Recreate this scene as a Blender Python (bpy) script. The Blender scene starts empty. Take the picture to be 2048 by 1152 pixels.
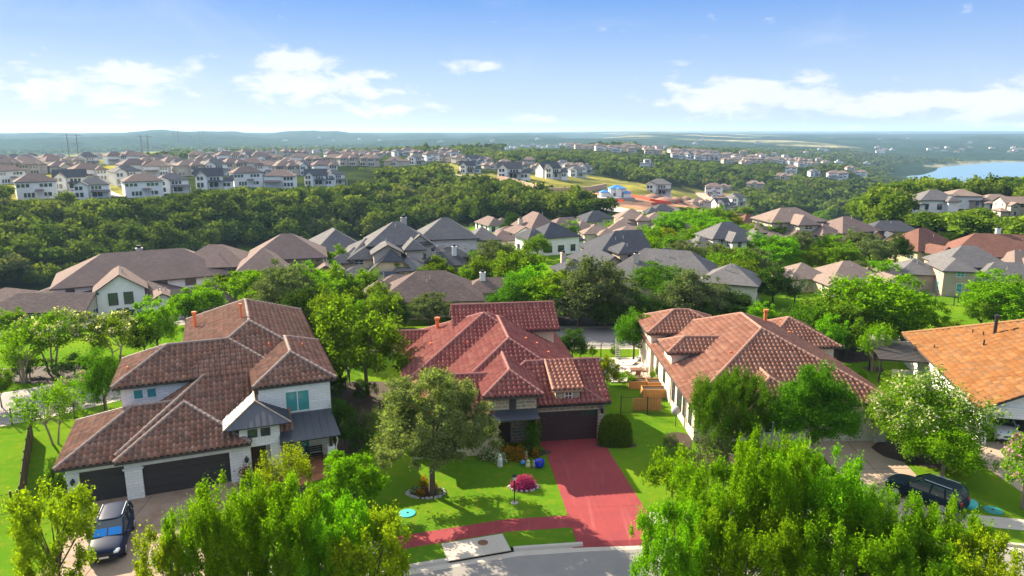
import bpy, math, random
import numpy as np
from mathutils import Vector, Matrix

S = bpy.context.scene
COL = S.collection
R = math.radians
rnd = random.Random(7)

# ------------------------------------------------------------------ camera
CF, CP, CH = 1440.0, R(12.3), 23.2          # focal length (px at 2048 wide), pitch, height
cc, cs = math.cos(CP), math.sin(CP)
cam = bpy.data.cameras.new('camera')
camo = bpy.data.objects.new('camera', cam)
COL.objects.link(camo)
cam.sensor_width = 36.0
cam.lens = 36.0 * CF / 2048.0
cam.clip_start = 0.5
cam.clip_end = 90000
camo.location = (0, 0, CH)
camo.rotation_euler = (R(90) - CP, 0, 0)
S.camera = camo

def ray(px, py):
    u = (px - 1024) / CF; v = (py - 576) / CF
    return (u, cc - v * cs, -cs - v * cc)

def P(px, py, z=0.0):
    d = ray(px, py); t = (z - CH) / d[2]
    return (d[0] * t, d[1] * t)

def Q(x, y, z):
    dz = z - CH
    dep = y * cc - dz * cs
    up = y * cs + dz * cc
    return (1024 + CF * x / dep, 576 - CF * up / dep, dep)

# ------------------------------------------------------------------ sun, sky, exposure
SUN_EL, SUN_AZ = 30.0, -48.0                # azimuth clockwise from +Y
EXPOSURE = 1.76
W = bpy.data.worlds.new('World'); S.world = W; W.use_nodes = True
nt = W.node_tree
for n in list(nt.nodes): nt.nodes.remove(n)

class NB:                                    # tiny node-building helper
    def __init__(s, tree): s.t = tree
    def n(s, typ, **kw):
        o = s.t.nodes.new(typ)
        for k, v in kw.items(): setattr(o, k, v)
        return o
    def set(s, sock, v):
        if hasattr(v, 'is_output') or isinstance(v, bpy.types.NodeSocket): s.t.links.new(v, sock)
        else: sock.default_value = v
    def m(s, op, a, b=None, c=None, clamp=False):
        o = s.n('ShaderNodeMath', operation=op); o.use_clamp = clamp
        s.set(o.inputs[0], a)
        if b is not None: s.set(o.inputs[1], b)
        if c is not None: s.set(o.inputs[2], c)
        return o.outputs[0]
    def mix(s, f, a, b, mode='MIX'):
        o = s.n('ShaderNodeMix', data_type='RGBA', blend_type=mode)
        s.set(o.inputs[0], f); s.set(o.inputs[6], col(a)); s.set(o.inputs[7], col(b))
        return o.outputs[2]
    def ramp(s, f, stops, interp='LINEAR'):
        o = s.n('ShaderNodeValToRGB'); o.color_ramp.interpolation = interp
        e = o.color_ramp.elements
        while len(e) < len(stops): e.new(0.5)
        for k, (p, c) in enumerate(stops): e[k].position = p; e[k].color = col(c)
        s.set(o.inputs[0], f); return o.outputs[0]
    def noise(s, vec, scale, detail=3.0, rough=0.55, dist=0.0):
        o = s.n('ShaderNodeTexNoise'); s.set(o.inputs['Scale'], scale); o.inputs['Detail'].default_value = detail
        o.inputs['Roughness'].default_value = rough; o.inputs['Distortion'].default_value = dist
        if vec is not None: s.set(o.inputs['Vector'], vec)
        return o.outputs[0]
    def sstep(s, x, a, b):
        o = s.n('ShaderNodeMapRange', interpolation_type='SMOOTHSTEP')
        s.set(o.inputs[0], x); o.inputs[1].default_value = a; o.inputs[2].default_value = b
        return o.outputs[0]

def col(c):
    if isinstance(c, (tuple, list)) and len(c) == 3: return (*c, 1.0)
    return c

b = NB(nt)
sky = b.n('ShaderNodeTexSky', sky_type='NISHITA', sun_disc=False, sun_elevation=R(SUN_EL), sun_rotation=R(SUN_AZ))
sky.altitude = 250; sky.air_density = 1.0; sky.dust_density = 0.6; sky.ozone_density = 2.2
tc = b.n('ShaderNodeTexCoord')
sep = b.n('ShaderNodeSeparateXYZ'); nt.links.new(tc.outputs['Generated'], sep.inputs[0])
az = b.m('ARCTAN2', sep.outputs[0], sep.outputs[1])
el = b.m('ARCSINE', sep.outputs[2])
# cumulus banks: centre (photo px), half widths, weight -> direction on the sky
CLOUDS = [(40, 195, 110, 22, .6), (200, 178, 120, 38, .82), (275, 160, 75, 30, .9), (355, 142, 60, 18, .7), (380, 190, 40, 8, .5),
          (590, 125, 85, 24, .95), (600, 170, 120, 32, 1.0), (720, 182, 120, 16, .75), (765, 150, 45, 12, .6), (755, 220, 70, 16, .8),
          (640, 205, 50, 10, .5), (948, 130, 60, 13, .8), (1070, 238, 65, 12, .7), (510, 235, 70, 10, .5),
          (1490, 190, 150, 34, 1.0), (1400, 205, 90, 22, .8), (1600, 195, 120, 22, .8), (1370, 124, 45, 9, .5), (1345, 155, 40, 8, .4),
          (1835, 200, 100, 26, .95), (1745, 220, 110, 22, .7), (2015, 200, 80, 32, .9), (1950, 225, 130, 20, .7), (1710, 258, 50, 9, .8), (2010, 248, 80, 10, .7),
          (1665, 103, 40, 14, .35), (1250, 50, 160, 14, .25), (1500, 62, 120, 10, .25), (860, 215, 90, 14, .35),
          (-250, 170, 200, 40, .9), (2350, 180, 220, 40, .9), (-700, 150, 250, 50, .9), (2800, 160, 260, 50, .9)]
nz_vec = b.n('ShaderNodeCombineXYZ'); b.set(nz_vec.inputs[0], az); b.set(nz_vec.inputs[1], b.m('MULTIPLY', el, 2.2))
tot = None
for (px, py, rx, ry, w) in CLOUDS:
    d = ray(px, py); a0 = math.atan2(d[0], d[1]); e0 = math.atan2(d[2], math.hypot(d[0], d[1]))
    ra = rx / 1400.0; re = ry / 1400.0
    dx = b.m('MULTIPLY', b.m('SUBTRACT', az, a0), 1 / ra)
    dy = b.m('MULTIPLY', b.m('SUBTRACT', el, e0), 1 / re)
    q = b.m('ADD', b.m('MULTIPLY', dx, dx), b.m('MULTIPLY', dy, dy))
    v = b.m('MULTIPLY', b.m('POWER', 2.2, b.m('MULTIPLY', q, -1.0)), w)
    tot = v if tot is None else b.m('MAXIMUM', tot, v)
n1 = b.noise(nz_vec.outputs[0], 22.0, 7.0, 0.6, 0.3)
n2 = b.noise(nz_vec.outputs[0], 6.0, 4.0, 0.5)
den = b.m('MULTIPLY_ADD', b.m('SUBTRACT', n1, 0.5), 2.1, b.m('SUBTRACT', tot, 0.30))
den = b.sstep(den, 0.0, 0.55)
hi = b.m('MULTIPLY', b.sstep(b.noise(nz_vec.outputs[0], 3.0, 6.0, 0.62, 0.8), 0.48, 0.85), 0.30)     # thin veil
den = b.m('MAXIMUM', b.m('MULTIPLY', den, 0.72), hi)
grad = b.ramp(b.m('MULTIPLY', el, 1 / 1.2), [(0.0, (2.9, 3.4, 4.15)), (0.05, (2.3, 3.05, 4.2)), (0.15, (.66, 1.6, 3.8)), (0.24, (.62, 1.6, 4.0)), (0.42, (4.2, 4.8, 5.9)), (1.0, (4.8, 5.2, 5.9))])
skyc = b.n('ShaderNodeHueSaturation'); nt.links.new(sky.outputs[0], skyc.inputs['Color'])
skyc.inputs['Saturation'].default_value = 1.3; skyc.inputs['Value'].default_value = 0.5
SKYV = b.mix(0.90, skyc.outputs[0], grad)                               # clear air paler towards the horizon; overhead brightened to add fill light
cshade = b.mix(n2, (3.9, 4.1, 4.6), (5.2, 5.0, 4.8))
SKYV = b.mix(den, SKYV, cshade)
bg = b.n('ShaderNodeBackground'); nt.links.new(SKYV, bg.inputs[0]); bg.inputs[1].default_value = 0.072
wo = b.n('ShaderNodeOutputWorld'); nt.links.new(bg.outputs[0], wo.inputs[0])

sl = bpy.data.lights.new('sun', 'SUN'); sl.energy = 5.0; sl.angle = R(0.5); sl.color = (1.0, 0.87, 0.66)
slo = bpy.data.objects.new('sun', sl); COL.objects.link(slo)
sd = Vector((math.sin(R(SUN_AZ)) * math.cos(R(SUN_EL)), math.cos(R(SUN_AZ)) * math.cos(R(SUN_EL)), math.sin(R(SUN_EL))))
slo.rotation_euler = sd.to_track_quat('Z', 'Y').to_euler()
slo.location = (-60, 60, 120)
VS = S.view_settings
S.display_settings.display_device = 'sRGB'
VS.view_transform = 'Standard'; VS.look = 'None'; VS.exposure = EXPOSURE; VS.gamma = 1.0; VS.use_curve_mapping = False
CY = S.cycles
CY.max_bounces = 6; CY.diffuse_bounces = 3; CY.glossy_bounces = 2; CY.transmission_bounces = 4; CY.transparent_max_bounces = 6
CY.volume_bounces = 0; CY.sample_clamp_indirect = 6.0; CY.caustics_reflective = False; CY.caustics_refractive = False
CY.use_denoising = True

# ------------------------------------------------------------------ mesh helpers
def V3(*a): return np.array(a, dtype=float)

class MB:
    """collects polygons and links them as ONE mesh object"""
    def __init__(s): s.v = []; s.f = []; s.uv = []
    def add(s, verts, faces, uvs=None):
        o = len(s.v); s.v.extend([tuple(map(float, p)) for p in verts])
        for k, f in enumerate(faces):
            s.f.append(tuple(i + o for i in f)); s.uv.append(uvs[k] if uvs else None)
    def poly(s, pts, uv=None): s.add(pts, [tuple(range(len(pts)))], [uv] if uv else None)
    def box(s, x0, y0, z0, x1, y1, z1, bottom=True):
        v = [(x0, y0, z0), (x1, y0, z0), (x1, y1, z0), (x0, y1, z0), (x0, y0, z1), (x1, y0, z1), (x1, y1, z1), (x0, y1, z1)]
        f = [(0, 1, 5, 4), (1, 2, 6, 5), (2, 3, 7, 6), (3, 0, 4, 7), (4, 5, 6, 7)]
        if bottom: f.append((3, 2, 1, 0))
        s.add(v, f)
    def tube(s, pts, rad, n=8, cap=True):
        pts = [Vector(p) for p in pts]
        if not hasattr(rad, '__len__'): rad = [rad] * len(pts)
        vs = []; fs = []
        for i, p in enumerate(pts):
            t = (pts[min(i + 1, len(pts) - 1)] - pts[max(i - 1, 0)]).normalized()
            a = t.cross(Vector((0, 0, 1)))
            if a.length < 1e-3: a = Vector((1, 0, 0))
            a.normalize(); c = t.cross(a)
            for k in range(n):
                th = 2 * math.pi * k / n
                vs.append(p + (a * math.cos(th) + c * math.sin(th)) * rad[i])
        for i in range(len(pts) - 1):
            for k in range(n):
                fs.append((i * n + k, i * n + (k + 1) % n, (i + 1) * n + (k + 1) % n, (i + 1) * n + k))
        if cap:
            fs.append(tuple(range(n - 1, -1, -1))); fs.append(tuple(range((len(pts) - 1) * n, len(pts) * n)))
        s.add(vs, fs)
    def lathe(s, prof, n=16, c=(0, 0, 0)):
        vs = []; fs = []
        for (r, z) in prof:
            for k in range(n):
                th = 2 * math.pi * k / n
                vs.append((c[0] + r * math.cos(th), c[1] + r * math.sin(th), c[2] + z))
        for i in range(len(prof) - 1):
            for k in range(n):
                fs.append((i * n + k, i * n + (k + 1) % n, (i + 1) * n + (k + 1) % n, (i + 1) * n + k))
        fs.append(tuple(range(n - 1, -1, -1))); fs.append(tuple(range((len(prof) - 1) * n, len(prof) * n)))
        s.add(vs, fs)
    def mesh(s, name):
        me = bpy.data.meshes.new(name); me.from_pydata(s.v, [], s.f)
        uvl = me.uv_layers.new(name='UVMap')
        V = np.array(s.v) if s.v else np.zeros((0, 3)); li = 0
        data = np.zeros(len(me.loops) * 2)
        for k, f in enumerate(s.f):
            u = s.uv[k]
            if u is None:
                a, b_, c = V[f[0]], V[f[1]], V[f[2]]
                n = np.abs(np.cross(b_ - a, c - a))
                if n[2] >= n[0] and n[2] >= n[1]: u = [(V[i][0], V[i][1]) for i in f]
                elif n[0] > n[1]: u = [(V[i][1], V[i][2]) for i in f]
                else: u = [(V[i][0], V[i][2]) for i in f]
            for q in u: data[li] = q[0]; data[li + 1] = q[1]; li += 2
        uvl.data.foreach_set('uv', data)
        return me
    def build(s, name, mat, parent=None, smooth=False, loc=None, rz=0.0):
        me = s.mesh(name)
        if mat is not None: me.materials.append(mat)
        if smooth: me.polygons.foreach_set('use_smooth', [True] * len(me.polygons))
        o = bpy.data.objects.new(name, me); COL.objects.link(o)
        if parent is not None: o.parent = parent
        if loc is not None: o.location = loc
        if rz: o.rotation_euler = (0, 0, rz)
        return o

def np_mesh(name, V, F, mat=None, uv=None, attrs=None, smooth=False):
    """quad mesh from arrays"""
    me = bpy.data.meshes.new(name)
    nv, nf = len(V), len(F)
    me.vertices.add(nv); me.vertices.foreach_set('co', np.ascontiguousarray(V, dtype=np.float32).ravel())
    k = F.shape[1]
    me.loops.add(nf * k); me.loops.foreach_set('vertex_index', np.ascontiguousarray(F, dtype=np.int32).ravel())
    me.polygons.add(nf)
    me.polygons.foreach_set('loop_start', np.arange(0, nf * k, k, dtype=np.int32))
    me.polygons.foreach_set('loop_total', np.full(nf, k, dtype=np.int32))
    if smooth: me.polygons.foreach_set('use_smooth', np.ones(nf, dtype=bool))
    if uv is not None:
        l = me.uv_layers.new(name='UVMap'); l.data.foreach_set('uv', np.ascontiguousarray(uv, dtype=np.float32).ravel())
    for nm, arr in (attrs or {}).items():
        a = me.attributes.new(nm, 'FLOAT_COLOR', 'POINT')
        a.data.foreach_set('color', np.ascontiguousarray(arr, dtype=np.float32).ravel())
    me.update(calc_edges=True)
    if mat: me.materials.append(mat)
    return me

def link(name, me, parent=None, loc=None, rz=0.0, sc=None):
    o = bpy.data.objects.new(name, me); COL.objects.link(o)
    if parent is not None: o.parent = parent
    if loc is not None: o.location = loc
    if rz: o.rotation_euler = (0, 0, rz)
    if sc is not None: o.scale = sc
    return o

def tag(o, label=None, cat=None, group=None, kind=None):
    if label: o['label'] = label
    if cat: o['category'] = cat
    if group: o['group'] = group
    if kind: o['kind'] = kind
    return o

def thing(name, label, cat, loc=(0, 0, 0), rz=0.0, group=None):
    o = bpy.data.objects.new(name, None); COL.objects.link(o)
    o.empty_display_size = 0.3; o.location = loc; o.rotation_euler = (0, 0, rz)
    return tag(o, label, cat, group)

KIDS = {}
def copy_tree(o, loc=None, rz=None, sc=None, parent=None):
    c = o.copy(); COL.objects.link(c)
    if parent is not None: c.parent = parent
    for ch in list(o.children): copy_tree(ch, parent=c)
    if loc is not None: c.location = loc
    if rz is not None: c.rotation_euler = (0, 0, rz)
    if sc is not None: c.scale = sc
    return c
# ------------------------------------------------------------------ materials
def mat(name, fn):
    m = bpy.data.materials.new(name); m.use_nodes = True
    t = m.node_tree
    for n in list(t.nodes): t.nodes.remove(n)
    b = NB(t); out = b.n('ShaderNodeOutputMaterial')
    r = fn(b, t)
    if isinstance(r, tuple): t.links.new(r[0], out.inputs[0]); t.links.new(r[1], out.inputs[2])
    else: t.links.new(r, out.inputs[0])
    return m

def pbsdf(b, t, colr, rough=0.8, spec=0.3, bump=None, bstr=0.3, bdist=0.02, metal=0.0, coat=0.0):
    p = b.n('ShaderNodeBsdfPrincipled')
    b.set(p.inputs['Base Color'], col(colr)); b.set(p.inputs['Roughness'], rough)
    p.inputs['Specular IOR Level'].default_value = spec; p.inputs['Metallic'].default_value = metal
    p.inputs['Coat Weight'].default_value = coat
    if bump is not None:
        bn = b.n('ShaderNodeBump'); bn.inputs['Strength'].default_value = bstr; bn.inputs['Distance'].default_value = bdist
        b.set(bn.inputs['Height'], bump); t.links.new(bn.outputs[0], p.inputs['Normal'])
    return p.outputs[0]

def uvv(b): return b.n('ShaderNodeTexCoord').outputs['UV']
def objv(b): return b.n('ShaderNodeTexCoord').outputs['Object']
def geo_pos(b): return b.n('ShaderNodeNewGeometry').outputs['Position']

def m_plain(name, c, rough=0.7, spec=0.3, var=0.12, scale=3.0, metal=0.0, coat=0.0, bump=0.0):
    def fn(b, t):
        n = b.noise(objv(b), scale, 5.0, 0.6)
        k = b.mix(n, tuple(x * (1 - var) for x in c), tuple(min(1, x * (1 + var)) for x in c))
        n2 = b.noise(objv(b), scale * 12, 3.0) if bump else None
        return pbsdf(b, t, k, rough, spec, n2, bump, 0.01, metal, coat)
    return mat(name, fn)

def m_tile(name, cols, grime=(0.10, 0.08, 0.07), gr=0.35):
    """clay barrel tile: one random shade per tile (UV counts tiles), weathered"""
    def fn(b, t):
        uv = uvv(b)
        fl = b.n('ShaderNodeVectorMath', operation='FLOOR'); t.links.new(uv, fl.inputs[0])
        wn = b.n('ShaderNodeTexWhiteNoise', noise_dimensions='2D'); t.links.new(fl.outputs[0], wn.inputs[0])
        c = b.ramp(wn.outputs[0], [(k / (len(cols) - 1), q) for k, q in enumerate(cols)])
        n = b.noise(uv, 0.35, 6.0, 0.65)
        c = b.mix(b.m('MULTIPLY', b.sstep(n, 0.45, 0.75), gr), c, grime)
        n2 = b.noise(uv, 9.0, 3.0)
        c = b.mix(b.m('MULTIPLY', b.sstep(n2, 0.4, 0.8), 0.25), c, tuple(x * 1.35 for x in cols[-1]))
        return pbsdf(b, t, c, 0.85, 0.06, n2, 0.25, 0.01)
    return mat(name, fn)

def m_shingle(name, c1, c2, moss=None):
    def fn(b, t):
        uv = uvv(b)
        br = b.n('ShaderNodeTexBrick', offset=0.5); t.links.new(uv, br.inputs['Vector'])
        br.inputs['Scale'].default_value = 1.0; br.inputs['Brick Width'].default_value = 0.42; br.inputs['Row Height'].default_value = 0.2
        br.inputs['Mortar Size'].default_value = 0.012; br.inputs['Color1'].default_value = col(c1); br.inputs['Color2'].default_value = col(c2)
        br.inputs['Mortar'].default_value = col(tuple(x * 0.42 for x in c1)); br.inputs['Bias'].default_value = 0.0
        n = b.noise(uv, 0.25, 6.0, 0.65)
        c = b.mix(b.m('MULTIPLY', b.sstep(n, 0.35, 0.75), 0.6), br.outputs[0], tuple(x * 0.62 for x in c1))
        n2 = b.noise(uv, 14.0, 3.0)
        c = b.mix(b.m('MULTIPLY', n2, 0.3), c, tuple(min(1, x * 1.5) for x in c2))
        return pbsdf(b, t, c, 0.92, 0.06, br.outputs[1], -0.3, 0.01)
    return mat(name, fn)

def m_stone(name, c1, c2, c3, mortar, bw=0.5, rh=0.24, ms=0.03):
    def fn(b, t):
        uv = uvv(b)
        nn = b.n('ShaderNodeTexNoise'); nn.inputs['Scale'].default_value = 2.2; t.links.new(uv, nn.inputs['Vector'])
        dv = b.n('ShaderNodeVectorMath', operation='MULTIPLY_ADD'); t.links.new(nn.outputs[1], dv.inputs[0])
        dv.inputs[1].default_value = (0.10, 0.07, 0); t.links.new(uv, dv.inputs[2])
        br = b.n('ShaderNodeTexBrick', offset=0.37, squash=1.6, squash_frequency=3); t.links.new(dv.outputs[0], br.inputs['Vector'])
        br.inputs['Scale'].default_value = 1.0; br.inputs['Brick Width'].default_value = bw; br.inputs['Row Height'].default_value = rh
        br.inputs['Mortar Size'].default_value = ms; br.inputs['Mortar Smooth'].default_value = 0.3
        br.inputs['Color1'].default_value = (0, 0, 0, 1); br.inputs['Color2'].default_value = (1, 1, 1, 1); br.inputs['Mortar'].default_value = (0, 0, 0, 1)
        c = b.ramp(br.outputs[0], [(0, c1), (0.45, c2), (0.75, c2), (1.0, c3)])
        n = b.noise(uv, 7.0, 4.0)
        c = b.mix(b.m('MULTIPLY', n, 0.5), c, tuple(x * 0.8 for x in c2))
        c = b.mix(br.outputs[1], c, mortar)
        return pbsdf(b, t, c, 0.85, 0.2, b.m('SUBTRACT', 1.0, br.outputs[1]), 0.6, 0.03)
    return mat(name, fn)

def m_wall(name, c, coarse=2.0, var=0.08):
    def fn(b, t):
        uv = uvv(b)
        n = b.noise(uv, 0.6, 6.0, 0.65); n2 = b.noise(uv, 25.0, 3.0)
        k = b.mix(b.sstep(n, 0.3, 0.8), c, tuple(x * (1 - 2.2 * var) for x in c))
        return pbsdf(b, t, k, 0.85, 0.2, n2, 0.25, 0.01)
    return mat(name, fn)

def m_brickpaint(name, c):
    def fn(b, t):
        uv = uvv(b)
        br = b.n('ShaderNodeTexBrick', offset=0.5); t.links.new(uv, br.inputs['Vector'])
        br.inputs['Scale'].default_value = 1.0; br.inputs['Brick Width'].default_value = 0.6; br.inputs['Row Height'].default_value = 0.2
        br.inputs['Mortar Size'].default_value = 0.014
        br.inputs['Color1'].default_value = col(c); br.inputs['Color2'].default_value = col(tuple(x * 0.86 for x in c)); br.inputs['Mortar'].default_value = col(tuple(x * 0.72 for x in c))
        n = b.noise(uv, 1.3, 5.0)
        k = b.mix(b.m('MULTIPLY', b.sstep(n, 0.45, 0.8), 0.3), br.outputs[0], tuple(x * 0.75 for x in c))
        return pbsdf(b, t, k, 0.8, 0.25, br.outputs[1], -0.4, 0.02)
    return mat(name, fn)

def m_glass(name, c=(0.02, 0.03, 0.035), rough=0.06):
    def fn(b, t):
        n = b.noise(objv(b), 0.8, 2.0)
        return pbsdf(b, t, b.mix(n, c, tuple(x * 2.2 for x in c)), rough, 0.7)
    return mat(name, fn)

def m_leaf(name, dark, light, trans=0.5, flower=None, vein=1.0):
    """leaves: each leaf its own shade, each tree its own tone; thin, lets light through"""
    def fn(b, t):
        g = b.n('ShaderNodeNewGeometry'); oi = b.n('ShaderNodeObjectInfo')
        r = g.outputs['Random Per Island']
        c = b.mix(r, dark, light)
        n = b.noise(objv(b), 0.9, 3.0)
        c = b.mix(b.m('MULTIPLY', b.sstep(n, 0.4, 0.7), 0.45), c, light)
        hs = b.n('ShaderNodeHueSaturation'); t.links.new(c, hs.inputs['Color'])
        b.set(hs.inputs['Hue'], b.m('MULTIPLY_ADD', oi.outputs['Random'], 0.03, 0.485)); b.set(hs.inputs['Value'], b.m('MULTIPLY_ADD', oi.outputs['Random'], 0.3, 0.85))
        c = hs.outputs[0]
        d = b.n('ShaderNodeBsdfDiffuse'); t.links.new(c, d.inputs[0])
        tr = b.n('ShaderNodeBsdfTranslucent')
        ct = b.mix(1.0, c, (1.2, 1.45, 0.42), 'MULTIPLY'); t.links.new(ct, tr.inputs[0])
        ms = b.n('ShaderNodeMixShader'); ms.inputs[0].default_value = trans
        t.links.new(d.outputs[0], ms.inputs[1]); t.links.new(tr.outputs[0], ms.inputs[2])
        return ms.outputs[0]
    return mat(name, fn)

def m_forest(name):
    def fn(b, t):
        a = b.n('ShaderNodeAttribute', attribute_name='tint')
        g = b.n('ShaderNodeNewGeometry')
        c = b.mix(b.m('MULTIPLY', g.outputs['Random Per Island'], 0.55), a.outputs[0], b.mix(1.0, a.outputs[0], (2.0, 1.7, 1.1), 'MULTIPLY'))
        d = b.n('ShaderNodeBsdfDiffuse'); t.links.new(c, d.inputs[0])
        tr = b.n('ShaderNodeBsdfTranslucent'); t.links.new(b.mix(1.0, c, (1.4, 1.3, 0.6), 'MULTIPLY'), tr.inputs[0])
        ms = b.n('ShaderNodeMixShader'); ms.inputs[0].default_value = 0.33
        t.links.new(d.outputs[0], ms.inputs[1]); t.links.new(tr.outputs[0], ms.inputs[2])
        return ms.outputs[0]
    return mat(name, fn)

def m_concrete(name, c, stain=(0.25, 0.16, 0.10), st=0.3, crack=True):
    def fn(b, t):
        p = geo_pos(b)
        n = b.noise(p, 0.8, 6.0, 0.65); n2 = b.noise(p, 30.0, 3.0); n3 = b.noise(p, 4.0, 5.0, 0.7)
        k = b.mix(n3, tuple(x * 0.88 for x in c), tuple(x * 1.1 for x in c))
        k = b.mix(b.m('MULTIPLY', b.sstep(n, 0.42, 0.75), st), k, stain)
        return pbsdf(b, t, k, 0.85, 0.25, n2, 0.2, 0.01)
    return mat(name, fn)

M = {}
M['tile_brown'] = m_tile('tile_brown', [(.150, .088, .064), (.215, .104, .070), (.265, .138, .096), (.170, .105, .080), (.310, .175, .125), (.235, .118, .080)], gr=.25)
M['tile_red'] = m_tile('tile_red', [(.19, .060, .054), (.24, .076, .066), (.285, .096, .080), (.21, .080, .068), (.32, .13, .10)], grime=(.14, .06, .06), gr=.2)
M['tile_clay'] = m_tile('tile_clay', [(.21, .095, .068), (.27, .125, .085), (.32, .155, .105), (.23, .12, .09), (.36, .20, .14)], gr=.2)
M['tile_gold'] = m_tile('tile_gold', [(.150, .060, .020), (.185, .079, .027), (.215, .098, .035), (.135, .068, .034), (.235, .118, .046)], grime=(.17, .10, .07), gr=.3)
M['tile_red_lit'] = m_tile('tile_red_lit', [(.27, .105, .075), (.31, .13, .092), (.35, .16, .11), (.38, .18, .13)], gr=.15)  # lighter red tile for the dormer: sunlight on its flatter slope put into the colour
M['ridge_grey'] = m_plain('ridge_grey', (.25, .185, .155), .8, .2, .25, 2.0)
M['ridge_red'] = m_plain('ridge_red', (.27, .115, .10), .8, .2, .3, 2.0)
M['ridge_clay'] = m_plain('ridge_clay', (.33, .18, .13), .8, .2, .25, 2.0)
M['ridge_gold'] = m_plain('ridge_gold', (.26, .14, .06), .8, .2, .2, 2.0)
M['sh_brown'] = m_shingle('shingle_brown', (.150, .108, .095), (.205, .150, .134))
M['sh_grey'] = m_shingle('shingle_grey', (.108, .102, .104), (.155, .147, .148))
M['sh_dark'] = m_shingle('shingle_dark', (.052, .055, .066), (.085, .086, .096))
M['sh_mix'] = m_shingle('shingle_mixed', (.080, .066, .070), (.165, .118, .102))
M['sh_red'] = m_shingle('shingle_red', (.135, .066, .052), (.195, .10, .078))
M['sh_tan'] = m_shingle('shingle_tan', (.185, .138, .118), (.24, .182, .155))
M['blue_wrap'] = m_plain('blue_underlay', (.035, .20, .50), .5, .4, .12, 1.0)
M['metal_dark'] = m_plain('dark_metal_roof', (.055, .062, .075), .38, .5, .12, 1.0, .3)
M['fascia'] = m_plain('dark_fascia', (.055, .048, .045), .7, .3, .15)
M['fascia_tan'] = m_plain('tan_fascia', (.34, .27, .20), .7, .3, .12)
M['white_brick'] = m_brickpaint('white_painted_brick', (.78, .76, .73))
M['white'] = m_wall('white_stucco', (.78, .76, .72))
M['cream'] = m_wall('cream_stucco', (.62, .50, .33))
M['tan'] = m_wall('tan_stucco', (.42, .33, .245))
M['beige'] = m_wall('beige_stucco', (.55, .47, .38))
M['grey_wall'] = m_wall('grey_siding', (.40, .42, .46))
M['blue_wall'] = m_wall('blue_siding', (.16, .24, .42))
M['brick'] = m_stone('tan_brick', (.40, .24, .15), (.47, .30, .19), (.50, .36, .25), (.5, .42, .34), .4, .14, .02)
M['stone'] = m_stone('tan_limestone', (.27, .21, .15), (.36, .28, .19), (.50, .30, .12), (.55, .50, .42), .46, .26, .03)
M['limestone'] = m_stone('pale_limestone', (.60, .52, .41), (.68, .60, .48), (.60, .44, .28), (.70, .64, .54), .5, .26, .022)
M['stone_white'] = m_stone('white_rough_stone', (.62, .56, .48), (.72, .67, .60), (.34, .25, .19), (.66, .62, .55), .6, .22, .03)
M['garage_dark'] = m_plain('dark_garage_panel', (.040, .036, .036), .5, .35, .15, 1.5)
M['garage_maroon'] = m_plain('maroon_garage_panel', (.050, .024, .026), .55, .35, .2, 1.5)
M['garage_cream'] = m_plain('cream_garage_panel', (.60, .53, .41), .6, .3, .08)
M['wood_dark'] = m_plain('dark_wood', (.060, .032, .018), .5, .4, .3, 4.0)
M['wood'] = m_plain('weathered_wood', (.30, .18, .085), .8, .2, .3, 3.0)
M['wood_black'] = m_plain('dark_stained_board', (.065, .045, .032), .8, .15, .3, 3.0)
M['wood_orange'] = m_plain('cedar_board', (.44, .22, .075), .8, .2, .25, 3.0)
M['iron'] = m_plain('black_iron', (.018, .018, .020), .5, .4, .2)
M['frame_white'] = m_plain('white_frame', (.72, .70, .66), .5, .4, .05)
M['frame_dark'] = m_plain('dark_frame', (.05, .045, .045), .5, .4, .1)
M['glass'] = m_glass('window_glass')
M['glass_teal'] = m_glass('teal_window_glass', (.03, .16, .17), .08)
M['vent_orange'] = m_plain('orange_vent_paint', (.62, .16, .05), .6, .3, .15)
M['vent_grey'] = m_plain('galvanised_vent', (.36, .35, .34), .45, .5, .15)
M['trunk'] = m_plain('bark', (.10, .075, .055), .9, .15, .4, 4.0, bump=.5)
M['trunk_pale'] = m_plain('pale_bark', (.27, .21, .16), .9, .15, .3, 4.0, bump=.4)
M['concrete'] = m_concrete('pale_concrete', (.42, .37, .31), st=.25)
M['concrete_brown'] = m_concrete('stained_concrete', (.30, .215, .155), (.17, .085, .05), .65)
M['concrete_drive'] = m_concrete('driveway_concrete', (.36, .275, .205), (.26, .165, .11), .4)
M['concrete_red'] = m_concrete('red_dyed_concrete', (.300, .056, .054), (.24, .045, .052), .6)
def _redc(b, t):
    p = geo_pos(b); n = b.noise(p, .55, 6.0, .7); n2 = b.noise(p, 34.0, 3.0); n3 = b.noise(p, 5.0, 5.0, .7)
    sc = b.n('ShaderNodeVectorMath', operation='MULTIPLY'); t.links.new(p, sc.inputs[0]); sc.inputs[1].default_value = (2.4, .16, 1)
    st = b.noise(sc.outputs[0], 1.0, 5.0, .6)
    k = b.mix(n3, (.225, .038, .042), (.275, .050, .050))
    k = b.mix(b.m('MULTIPLY', b.sstep(n, .40, .72), .55), k, (.175, .034, .045))
    k = b.mix(b.m('MULTIPLY', b.sstep(st, .52, .75), .55), k, (.30, .085, .078))
    k = b.mix(b.m('MULTIPLY', b.sstep(n2, .55, .8), .35), k, (.17, .04, .04))
    return pbsdf(b, t, k, .9, .15, n2, .25, .01)
M['concrete_red'] = mat('red_dyed_concrete_worn', _redc)
M['asphalt'] = m_concrete('asphalt', (.225, .205, .185), (.17, .16, .155), .4)
M['terracotta'] = m_concrete('terracotta_floor', (.36, .15, .075), (.26, .10, .05), .5)
M['soil'] = m_concrete('mulch', (.045, .030, .022), (.10, .06, .04), .5)
M['rock'] = m_plain('garden_rock', (.34, .31, .28), .9, .2, .4, 6.0, bump=.4)
M['water'] = None

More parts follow.
